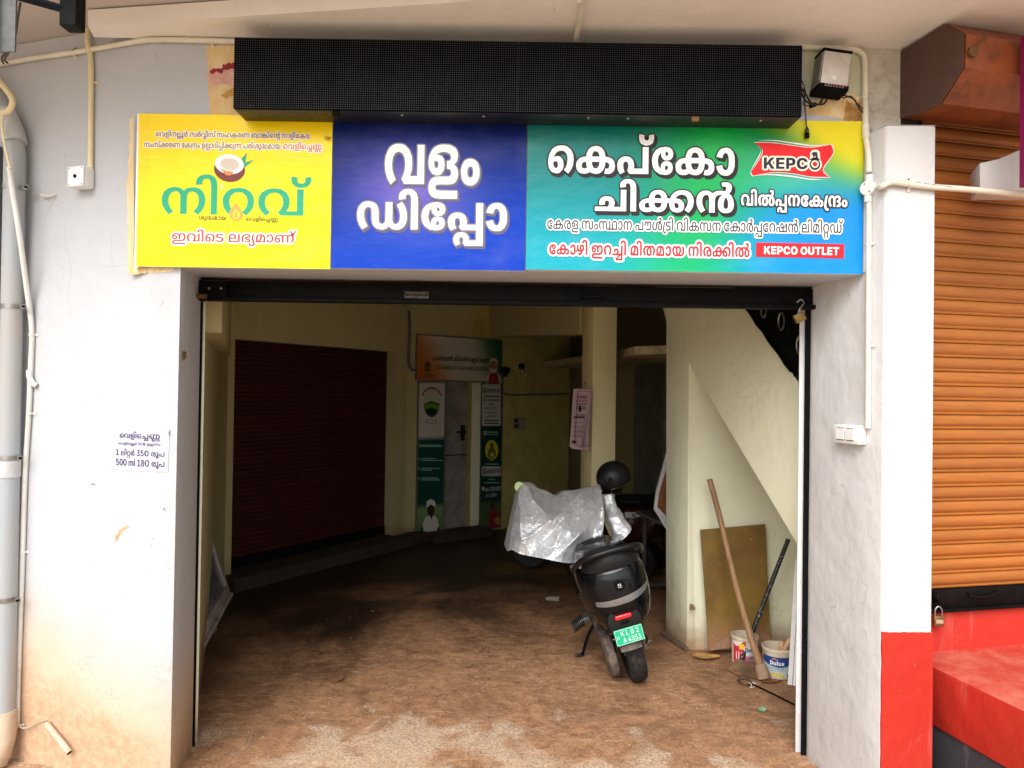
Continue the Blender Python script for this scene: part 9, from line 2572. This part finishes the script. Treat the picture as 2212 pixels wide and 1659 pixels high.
for sg in (-1, 1):
    b = MB()
    b.tube([(sg * 0.235, 0.935, 1.045), (sg * 0.345, 0.895, 1.033)], 0.0185, 12)
    b.tube([(sg * 0.345, 0.895, 1.033), (sg * 0.358, 0.89, 1.031)], 0.022, 12)
    b.build('grip', M_BLACKM, hb, smooth=50, local=True)
    b = MB()
    b.tube(smooth_path([(sg * 0.22, 0.97, 1.04), (sg * 0.28, 0.985, 1.035), (sg * 0.345, 0.965, 1.03)]), 0.006, 8)
    b.build('brake_lever', M_STEEL, hb, smooth=50, local=True)
wheel(S, 0.0, 0.215, 0.112, M_DUSTY)
wheel(S, WB, 0.215, 0.10, M_DUSTY, False)
b = MB()
b.grid(lambda u, v: Vector(((v - 0.5) * 0.13, WB + 0.25 * math.cos(R(20 + 150 * u)), 0.215 + 0.25 * math.sin(R(20 + 150 * u)) - 0.05 * (2 * v - 1) ** 2)), 16, 6)
b.build('front_mudguard', M_GLOSS, S, smooth=60, local=True, fix=False)
for sg in (-1, 1):
    b = MB()
    b.tube([(sg * 0.07, WB, 0.215), (sg * 0.06, WB - 0.12, 0.56), (sg * 0.03, WB - 0.24, 0.92)], 0.018, 10)
    b.build('fork_leg', M_DUSTY, S, smooth=60, local=True)
# swing arm, belt cover, shock absorbers
b = MB()
prof = [(0.0, -0.036), (0.105, -0.036), (0.128, -0.024), (0.132, 0.0), (0.128, 0.024), (0.105, 0.036), (0, 0.036)]
b.lathe(Vector((-0.135, 0.0, 0.20)), (1, 0, 0), prof, 36)
b.build('belt_cover', M_DUSTY, S, smooth=45, local=True)
b = MB()
b.loft([[Vector((x, y, z)) for x, z in ((-0.165, zc - h_), (-0.10, zc - h_), (-0.10, zc + h_), (-0.165, zc + h_))] for y, zc, h_ in ((-0.03, 0.20, 0.075), (0.16, 0.25, 0.065), (0.42, 0.31, 0.05))])
b.build('swing_arm', M_DUSTY, S, bevel=0.012, smooth=45, local=True)
b = MB()
b.loft([[Vector((x, y, z)) for x, z in ((0.085, zc - h_), (0.115, zc - h_), (0.115, zc + h_), (0.085, zc + h_))] for y, zc, h_ in ((-0.03, 0.215, 0.035), (0.42, 0.31, 0.03))])
b.lathe(Vector((0.116, 0, 0.215)), (1, 0, 0), [(0, 0), (0.018, 0), (0.016, 0.016), (0.009, 0.018), (0.008, 0.034), (0, 0.035)], 12)
b.build('swing_arm', M_DUSTY, S, smooth=45, local=True)
for x in (-0.085, 0.085):
    b = MB()
    b.tube([(x, -0.03, 0.26), (x * 0.95, 0.10, 0.52)], 0.011, 8)
    sh_ = b.build('shock_absorber', M_BLACK, S, smooth=50, local=True)
    b = MB()
    b.tube([Vector((x + 0.024 * math.cos(a * 0.7), -0.02 + 0.08 * a / 50 + 0.024 * math.sin(a * 0.7) * 0.9, 0.28 + 0.18 * a / 50)) for a in range(50)], 0.005, 5)
    b.build('spring', M_STEEL, sh_, smooth=60, local=True)
b = MB()
b.loft([[Vector((x, 0.10 * math.cos(R(a)) * k_, 0.215 + 0.10 * math.sin(R(a)) * k_)) for k_ in (0.55, 1.0) for x in ((0.066, 0.098) if k_ < 1 else (0.098, 0.066))] for a in (25, 45, 65)])
b.build('brake_caliper', M_STEEL, S, bevel=0.004, smooth=45, local=True)
b = MB()
b.tube(smooth_path([(0.10, 0.06, 0.27), (0.12, -0.02, 0.36), (0.115, 0.08, 0.47), (0.10, 0.20, 0.52)], 5), 0.0045, 6)
b.tube(smooth_path([(-0.09, 0.02, 0.33), (-0.115, -0.05, 0.40), (-0.10, 0.06, 0.50)], 5), 0.005, 6)
b.build('cable', M_CABLE, S, smooth=60, local=True)
b = MB()
b.tube(smooth_path([(-0.07, -0.20, 0.37), (-0.105, -0.16, 0.30), (-0.11, -0.05, 0.22)], 5), 0.006, 6)
b.build('mudguard_stay', M_BLACK, S, smooth=60, local=True)
b = MB()
b.tube(smooth_path([(0.06, -0.20, 0.37), (0.105, -0.14, 0.30), (0.11, -0.02, 0.22)], 5), 0.006, 6)
b.build('mudguard_stay', M_BLACK, S, smooth=60, local=True)
# tail light bracket, lamp, plate, lower mudguard
UP_ = Vector((-0.024, -0.004, 0.045))
b = MB()
rings = []
for z, y0, w_ in ((0.345, -0.285, 0.062), (0.37, -0.292, 0.078), (0.42, -0.292, 0.106), (0.46, -0.290, 0.112), (0.495, -0.286, 0.100), (0.512, -0.282, 0.08)):
    rings.append([Vector((x * w_, y, z)) for x, y in ((-1, y0 + 0.05), (-1, y0 + 0.012), (-0.9, y0), (0.9, y0), (1, y0 + 0.012), (1, y0 + 0.05))])
b.loft(rings)
b.v = [p + UP_ for p in b.v]
brk = b.build('plate_bracket', mat('black_moulding', (15, 15, 16)), S, smooth=30, local=True)
b = MB()
b.box((-0.052, -0.302, 0.468), (0.052, -0.286, 0.494))
b.v = [p + UP_ for p in b.v]
b.build('tail_lamp', mat('red_lens', (226, 14, 20), 0.18, 0, (236, 60, 60), 60, 0.3, coat=0.6), brk, bevel=0.007, seg=3, smooth=50, local=True)
b = MB()
b.box((-0.028, -0.300, 0.436), (0.028, -0.286, 0.454))
b.v = [p + UP_ for p in b.v]
b.build('plate_lamp', M_BLACKM, brk, bevel=0.006, smooth=50, local=True)
b = MB()
pc = Vector((-0.020, -0.308, 0.412))
b.box((-0.088, -0.004, -0.048), (0.088, 0.002, 0.048))
b.v = [pc + p for p in b.v]
plate = b.build('number_plate', mat('green_plate', (8, 168, 122), 0.4, 0, (30, 180, 136), 20, 0.5), S, bevel=0.0015, local=True)
I_PW = plain('plate_white', (214, 232, 224))
b = MB()
for z in (-0.045, 0.043):
    b.box((-0.086, -0.0052, z), (0.086, -0.0044, z + 0.002))
for x in (-0.086, 0.084):
    b.box((x, -0.0052, -0.0428), (x + 0.002, -0.0044, 0.0428))
b.v = [pc + p for p in b.v]
b.build('plate_border', I_PW, plate, local=True)
loc_text('k1', pc + Vector((0.008, -0.0052, 0.021)), 0.112, 0.031, I_PW, plate, name='plate_lettering')
loc_text('k2', pc + Vector((0.012, -0.0052, -0.021)), 0.112, 0.031, I_PW, plate, name='plate_lettering')
for x, z in ((-0.04, 0.0405), (0.026, 0.0405)):
    b = MB()
    b.lathe(pc + Vector((x, -0.004, z)), (0, -1, 0), [(0, 0), (0.004, 0), (0.003, 0.003), (0, 0.004)], 8)
    b.build('screw', M_STEEL, plate, local=True)
b = MB()
b.box((-0.078, -0.0050, -0.010), (-0.060, -0.0045, 0.010))
b.v = [pc + p for p in b.v]
b.build('hologram', plain('plate_pale', (120, 196, 168)), plate, local=True)
b = MB()
b.grid(lambda u, v: Vector(((v - 0.5) * (0.15 - 0.02 * u), -0.265 - 0.03 * u + 0.010 * (2 * v - 1) ** 2, 0.335 - 0.065 * u)), 6, 8)
b.grid(lambda u, v: Vector(((v - 0.5) * (0.146 - 0.02 * u), -0.261 - 0.03 * u + 0.010 * (2 * v - 1) ** 2, 0.335 - 0.065 * u)), 6, 8)
b.v = [p + UP_ for p in b.v]
b.build('rear_mudguard', M_DUSTY, S, smooth=60, local=True, fix=False)
# folded-out foot rest and the side stand
b = MB()
b.loft([[Vector((x, y, z + 0.018 * sgn)) for sgn in (-1, 1) for y in ((0.36, 0.44) if sgn < 0 else (0.44, 0.36))] for x, z in ((-0.17, 0.335), (-0.23, 0.33), (-0.305, 0.30))])
fp = b.build('foot_rest', mat('grey_alloy', (128, 128, 128), 0.4, 0.7, (84, 80, 76), 26, 0.7, 0.1), S, bevel=0.006, smooth=45, local=True)
for i in range(7):
    b = MB()
    x = -0.225 - i * 0.012
    b.box((x - 0.0035, 0.352, 0.300 - (-x - 0.23) * 0.4), (x + 0.0035, 0.448, 0.3515 - (-x - 0.23) * 0.4))
    b.build('rib', M_BLACKM, fp, local=True)
b = MB()
zg = lambda x: -x * math.tan(LEAN) * 1.0
stx, sty = -0.335, 0.40
zst = stx * math.tan(-LEAN) * -1.0
b.tube(smooth_path([(-0.15, 0.36, 0.30), (-0.22, 0.37, 0.22), (-0.29, 0.39, 0.10), (-0.335, 0.40, 0.085)], 5), 0.011, 8)
b.build('side_stand', M_BLACK, S, smooth=60, local=True)
# place the stand's foot exactly on the floor
inv = sm.inverted()
foot = inv @ Vector((*(sm @ Vector((-0.32, 0.40, 0.1))).to_2d(), 0.006))
b = MB()
b.tube([Vector((-0.315, 0.395, 0.09)), foot], 0.010, 8)
b.build('stand_leg', M_BLACK, S, smooth=60, local=True)
b = MB()
b.grid(lambda u, v: foot + Vector(((u - 0.5) * 0.05, (v - 0.5) * 0.07, 0.002)), 2, 2)
b.build('stand_foot', M_STEEL, S, local=True)
# mirrors: the left one has reflected foliage painted on its disc, the helmet hangs on the right one
mL = inv @ at(1122, 1052, 5.42)
b = MB()
b.tube(smooth_path([(-0.22, 0.95, 1.05), (-0.26, 0.95, 1.10), tuple(mL + Vector((0.03, 0.02, -0.02)))], 5), 0.006, 8)
ml = b.build('mirror_stem', M_BLACK, S, smooth=60, local=True)
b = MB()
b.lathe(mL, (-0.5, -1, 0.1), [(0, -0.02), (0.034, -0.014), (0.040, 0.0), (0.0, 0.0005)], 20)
b.build('mirror', mat('painted_reflection', (176, 214, 130), 0.12, 0.0, (226, 232, 214), 60, 0.9), ml, smooth=60, local=True)

# ------------------------------------------------------------------ silver raincoat spread over the handlebars
rc_t = thing('raincoat', 'crumpled silver raincoat spread over the handlebars of the black scooter', 'raincoat', tuple(at(1200, 1130, 5.3)))
top_pts = [(1113, 1062, 5.50), (1122, 1044, 5.47), (1146, 1043, 5.47), (1160, 1054, 5.46), (1182, 1061, 5.46), (1200, 1070, 5.44), (1216, 1061, 5.46), (1238, 1059, 5.48), (1262, 1054, 5.50), (1284, 1050, 5.52), (1296, 1044, 5.52)]
bot_pts = [(1089, 1176, 5.36), (1096, 1190, 5.26), (1107, 1188, 5.18), (1122, 1196, 5.12), (1148, 1202, 5.08), (1172, 1206, 5.06), (1200, 1212, 5.04), (1224, 1216, 5.04), (1250, 1214, 5.06), (1280, 1196, 5.10), (1300, 1176, 5.16)]


def lerp_path(pts, u):
    x = u * (len(pts) - 1)
    i = min(int(x), len(pts) - 2)
    t = x - i
    p0, p1, p2, p3 = pts[max(0, i - 1)], pts[i], pts[i + 1], pts[min(len(pts) - 1, i + 2)]
    return [0.5 * (2 * p1[k_] + (p2[k_] - p0[k_]) * t + (2 * p0[k_] - 5 * p1[k_] + 4 * p2[k_] - p3[k_]) * t * t + (3 * p1[k_] - p0[k_] - 3 * p2[k_] + p3[k_]) * t ** 3) for k_ in range(3)]


def ridge(v):
    return 1 - abs(v) * 2


def folds(x, y):
    """hanging folds that run out from the two hanging points, slack swags between them, fine crumple"""
    f = 0.0
    for hx_, hy_, n_, am, sd in ((0.05, -0.06, 5.5, 0.13, 1.0), (1.08, -0.10, 5.0, 0.11, 5.0)):
        dx_, dy_ = abs(x - hx_), y - hy_
        r_ = math.hypot(dx_, dy_)
        th = math.atan2(dy_, dx_)
        wt = math.exp(-(r_ / 0.85) ** 2)
        ph = th * n_ + 1.4 * noise.noise(Vector((x * 1.5, y * 1.5, sd)))
        f += am * min(r_, 0.7) * (1 - abs(math.sin(ph))) * wt
    f += 0.032 * ridge(noise.noise(Vector(((x + 0.5 * y) * 4.2, y * 2.0, 2.0)))) * min(1, y * 3)
    f += 0.007 * ridge(noise.noise(Vector((x * 10 + 2 * y, y * 8, 4.0))))
    f += 0.0030 * ridge(noise.noise(Vector((x * 24, y * 19, 5.0))))
    return f


def coat(u, v):
    a, c = lerp_path(top_pts, u), lerp_path(bot_pts, u)
    bul = math.sin(math.pi * v) * (-5 if u < 0.3 else 3) * (1 - abs(2 * u - 1))
    px = a[0] + (c[0] - a[0]) * v + bul + (6 * math.sin(math.pi * v) if u > 0.85 else 0) * (u - 0.85) / 0.15
    py = a[1] + (c[1] - a[1]) * v
    y = a[2] + (c[2] - a[2]) * v ** 0.7 - 0.045 * math.sin(math.pi * v) - 0.03 * math.sin(math.pi * u)
    if u < 0.12:
        y += (0.12 - u) * 1.2
    sag = 0.05 * math.exp(-((u - 0.45) / 0.12) ** 2) * (1 - v) ** 2
    y += sag - folds(u * 1.15, v * 0.85)
    p = at(px, py, y)
    return p


def m_silver():
    t = NT('silver_coated_cloth')
    n = t.noise(16, 5, 0.6)
    t.color(t.mix(t.ramp(n, 0.3, 0.7), lin((226, 228, 231)), lin((196, 198, 203))))
    t.set(rough=t.ramp(n, 0.3, 0.7, 0.30, 0.44), metal=0.5)
    vo = t.n.new('ShaderNodeTexVoronoi')
    vo.feature = 'DISTANCE_TO_EDGE'
    vo.inputs['Scale'].default_value = 44
    ds = t.n.new('ShaderNodeVectorMath')
    ds.operation = 'ADD'
    nz = t.n.new('ShaderNodeTexNoise')
    nz.inputs['Scale'].default_value = 12
    t.link(t.co.outputs['Object'], nz.inputs['Vector'])
    sc_ = t.n.new('ShaderNodeVectorMath')
    sc_.operation = 'SCALE'
    sc_.inputs['Scale'].default_value = 0.10
    t.link(nz.outputs[1], sc_.inputs[0])
    t.link(t.co.outputs['Object'], ds.inputs[0])
    t.link(sc_.outputs[0], ds.inputs[1])
    t.link(ds.outputs[0], vo.inputs['Vector'])
    p = t.bump(vo.outputs['Distance'], 0.5, 0.010)
    t.bump(t.noise(75, 4, 0.6), 0.35, 0.004, p)
    return t.m


M_SLV = m_silver()
b = MB()
b.grid(coat, 150, 110)
b.build('cloth', M_SLV, rc_t, smooth=180, fix=False)
b = MB()                                          # the part hanging down behind the handlebars
b.grid(lambda u, v: at(lerp_path(top_pts, u)[0], lerp_path(top_pts, u)[1] + 2, lerp_path(top_pts, u)[2]) + Vector((0.02 * math.sin(u * 9), 0.06 + 0.16 * v ** 0.5 + 0.02 * math.sin(u * 21 + v * 3), -0.34 * v - 0.0)), 40, 14)
b.build('back_cloth', M_SLV, rc_t, smooth=180, fix=False)
sl_path = [(1311, 1068, 5.48, 16), (1316, 1086, 5.46, 15), (1320, 1100, 5.43, 15), (1326, 1116, 5.40, 19), (1334, 1132, 5.38, 21), (1342, 1148, 5.36, 22), (1347, 1160, 5.35, 20)]


def sleeve(u, v):
    x = v * (len(sl_path) - 1)
    i = min(int(x), len(sl_path) - 2)
    t = x - i
    c = [sl_path[i][k_] + (sl_path[i + 1][k_] - sl_path[i][k_]) * t for k_ in range(4)]
    a = 2 * math.pi * u
    r_ = c[3] / FOC * c[2]
    p = at(c[0], c[1], c[2])
    dirx = Vector((0.86, 0, 0.42)) * 1.0
    cut = 0.03 * math.cos(a) * (1 if v > 0.9 else 0) * (v - 0.9) * 10
    rr = r_ * (1 + 0.22 * noise.noise(Vector((math.cos(a) * 1.6, math.sin(a) * 1.6, v * 5))) + 0.10 * noise.noise(Vector((math.cos(a) * 4, math.sin(a) * 4, v * 16))))
    return p + dirx * (math.cos(a) * rr) + Vector((0, math.sin(a) * rr * 0.6, 0)) + Vector((0, 0, cut))


b = MB()
b.grid(sleeve, 48, 50)
b.build('sleeve', M_SLV, rc_t, smooth=180, fix=False)

# ------------------------------------------------------------------ helmet
hc_ = at(1325, 1031, 5.50)
hl = thing('helmet', 'matt black open face helmet hanging on the right mirror of the scooter', 'helmet', tuple(hc_))
hr = 0.128
hm = Matrix.Translation(hc_) @ Matrix.Rotation(R(-24), 4, 'Y')


def shell(u, v, k_=1.0):
    a = 2 * math.pi * u
    t = v * R(118)                               # from the crown down
    lim = 1.0
    x = math.sin(t) * math.cos(a) * 1.05
    y = math.sin(t) * math.sin(a) * 0.92
    z = math.cos(t) * 1.0
    return Vector((x, y, z)) * hr * k_


b = MB()
b.grid(lambda u, v: hm @ shell(u, v), 40, 22)
b.grid(lambda u, v: hm @ shell(u, v, 0.93), 40, 22)
b.build('shell', mat('helmet_matt_black', (20, 21, 23), 0.42, 0, (26, 27, 29), 40, 0.5, 0.04, 120, spec=0.3), hl, smooth=80, fix=False)
b = MB()
b.tube([hm @ shell(j / 40, 1.0, 0.965) for j in range(41)], 0.0075, 8)
b.build('rim_trim', M_BLACK, hl, smooth=60)
for px, py, r_ in ((1318, 1036, 0.010), (1305, 1042, 0.005), (1296, 1028, 0.004)):
    d_ = (at(px, py, 5.0) - CAM).normalized()
    # nearest point of the ellipsoid shell towards the camera
    oc = CAM - hc_
    bq = oc.dot(d_)
    disc = bq * bq - (oc.dot(oc) - (hr * 0.97) ** 2)
    if disc > 0:
        p = CAM + d_ * (-bq - math.sqrt(disc))
        nrm = (p - hc_).normalized()
        b = MB()
        b.lathe(p - nrm * 0.002, nrm, [(0, 0), (r_ * 1.5, 0), (r_ * 1.4, 0.004), (r_ * 0.6, 0.005), (r_ * 0.5, 0.003), (0, 0.003)], 18)
        b.build('snap_button', M_BLACK, hl, smooth=40)
b = MB()
b.tube(smooth_path([at(1300, 1046, 5.40), at(1303, 1060, 5.42), at(1314, 1066, 5.43), at(1332, 1061, 5.41), at(1345, 1052, 5.40)], 5), 0.005, 6)
b.tube(smooth_path([at(1315, 1040, 5.37), at(1308, 1052, 5.38), at(1303, 1064, 5.42)], 5), 0.004, 6)
b.build('chin_strap', M_BLACKM, hl, smooth=60)

# ------------------------------------------------------------------ second scooter standing across the room behind
p_r, p_f = onz(1371, 1256, 0.0), onz(1144, 1226, 0.0)
fw = (p_f - p_r)
yaw2 = math.atan2(-fw.x, fw.y)
WB2 = max(1.12, fw.length)
s2 = thing('scooter', 'dark maroon petrol scooter parked across the room behind the column', 'scooter', tuple(p_r), (0, R(-5), yaw2))
M_MAR = mat('maroon_paint', (46, 6, 12), 0.22, 0, (24, 5, 8), 12, 0.5, coat=0.6)
wheel(s2, 0.0, 0.215, 0.09, mat('dark_alloy', (84, 84, 86), 0.4, 0.7, (54, 52, 50), 12, 0.6), False, 6)
wheel(s2, WB2, 0.215, 0.09, mat('copper_rim', (176, 108, 76), 0.4, 0.6, (110, 66, 48), 12, 0.6), False, 6)
b = MB()
rings = []
for y, w_, z0, z1 in ((-0.42, 0.06, 0.66, 0.76), (-0.32, 0.13, 0.52, 0.80), (-0.1, 0.17, 0.40, 0.80), (0.15, 0.18, 0.34, 0.79), (0.40, 0.15, 0.32, 0.76), (0.52, 0.10, 0.32, 0.62)):
    r_ = []
    for j in range(24):
        cx_, sy_ = se(2 * math.pi * j / 24, 2.6)
        r_.append(Vector((cx_ * w_, y, (z0 + z1) / 2 + sy_ * (z1 - z0) / 2)))
    rings.append(r_)
b.loft(rings)
b.build('rear_body', M_MAR, s2, smooth=60, local=True)
b = MB()
rings = []
for y, w_, z0, z1 in ((-0.40, 0.08, 0.79, 0.84), (-0.25, 0.15, 0.79, 0.87), (0.05, 0.16, 0.79, 0.85), (0.30, 0.13, 0.76, 0.82), (0.48, 0.09, 0.74, 0.79)):
    r_ = []
    for j in range(16):
        cx_, sy_ = se(2 * math.pi * j / 16, 3)
        r_.append(Vector((cx_ * w_, y, (z0 + z1) / 2 + sy_ * (z1 - z0) / 2)))
    rings.append(r_)
b.loft(rings)
b.build('seat', M_SEAT, s2, smooth=60, local=True)
b = MB()
b.tube(smooth_path([(-0.16, -0.10, 0.83), (-0.17, -0.36, 0.86), (0, -0.48, 0.88), (0.17, -0.36, 0.86), (0.16, -0.10, 0.83)], 5), 0.014, 8)
b.build('grab_rail', M_BLACK, s2, smooth=60, local=True)
b = MB()
b.box((-0.15, 0.42, 0.30), (0.15, WB2 - 0.30, 0.35))
b.build('floorboard', M_BLACKM, s2, bevel=0.01, local=True)
b = MB()
rings = []
for z, y, w_ in ((0.30, WB2 - 0.24, 0.16), (0.55, WB2 - 0.20, 0.20), (0.68, WB2 - 0.24, 0.17), (0.74, WB2 - 0.29, 0.10)):
    rings.append([Vector((w_ * math.cos(2 * math.pi * j / 18), y + 0.07 * math.sin(2 * math.pi * j / 18), z)) for j in range(18)])
b.loft(rings)
b.build('front_apron', M_MAR, s2, smooth=60, local=True)
b = MB()
b.tube([(-0.30, WB2 - 0.40, 0.76), (0, WB2 - 0.32, 0.78), (0.30, WB2 - 0.40, 0.76)], 0.013, 8)
b.build('handlebar', M_BLACK, s2, smooth=60, local=True)
b = MB()
b.grid(lambda u, v: Vector(((v - 0.5) * 0.12, WB2 + 0.245 * math.cos(R(15 + 150 * u)), 0.215 + 0.245 * math.sin(R(15 + 150 * u)) - 0.04 * (2 * v - 1) ** 2)), 16, 6)
b.grid(lambda u, v: Vector(((v - 0.5) * 0.12, 0.245 * math.cos(R(30 + 160 * u)), 0.215 + 0.245 * math.sin(R(30 + 160 * u)) - 0.04 * (2 * v - 1) ** 2)), 16, 6)
b.build('mudguard', M_BLACKM, s2, smooth=60, local=True, fix=False)
for sg in (-1, 1):
    b = MB()
    b.tube([(sg * 0.06, WB2, 0.215), (sg * 0.03, WB2 - 0.20, 0.70)], 0.016, 8)
    b.build('fork_leg', M_BLACK, s2, smooth=60, local=True)
b = MB()
b.loft([[Vector((x, y, z)) for x, z in ((0.08, zc - 0.06), (0.14, zc - 0.06), (0.14, zc + 0.06), (0.08, zc + 0.06))] for y, zc in ((-0.05, 0.22), (0.35, 0.30))])
b.build('swing_arm', M_DUSTY, s2, bevel=0.01, local=True)
# its rear plate, turned to the camera side
pm = Matrix.Translation(p_r) @ Matrix.Rotation(yaw2, 4, 'Z') @ Matrix.Rotation(R(-5), 4, 'Y')
pinv = pm.inverted()
ctr = pinv @ at(1367, 1113, p_r.y - 0.22)
ux = (pinv.to_3x3() @ Vector((0.97, -0.1, 0.02))).normalized()
uz = (pinv.to_3x3() @ Vector((0, 0.05, 1))).normalized()
un = ux.cross(uz)
b = MB()
b.prism([ctr + ux * sx * 0.075 + uz * sz * 0.028 for sx, sz in ((-1, -1), (1, -1), (1, 1), (-1, 1))], un * -0.004)
npl = b.build('number_plate', mat('white_plate', (190, 186, 184), 0.5), s2, local=True)
b = MB()


class Fr:
    def pt(self, s, z, d):
        return ctr + ux * s + uz * z + un * d


fill_text(b, fit_box('kl', -0.005, 0.065, -0.018, 0.018), Fr().pt, 0.0012)
b.build('plate_lettering', M_INK, npl, local=True, fix=False)
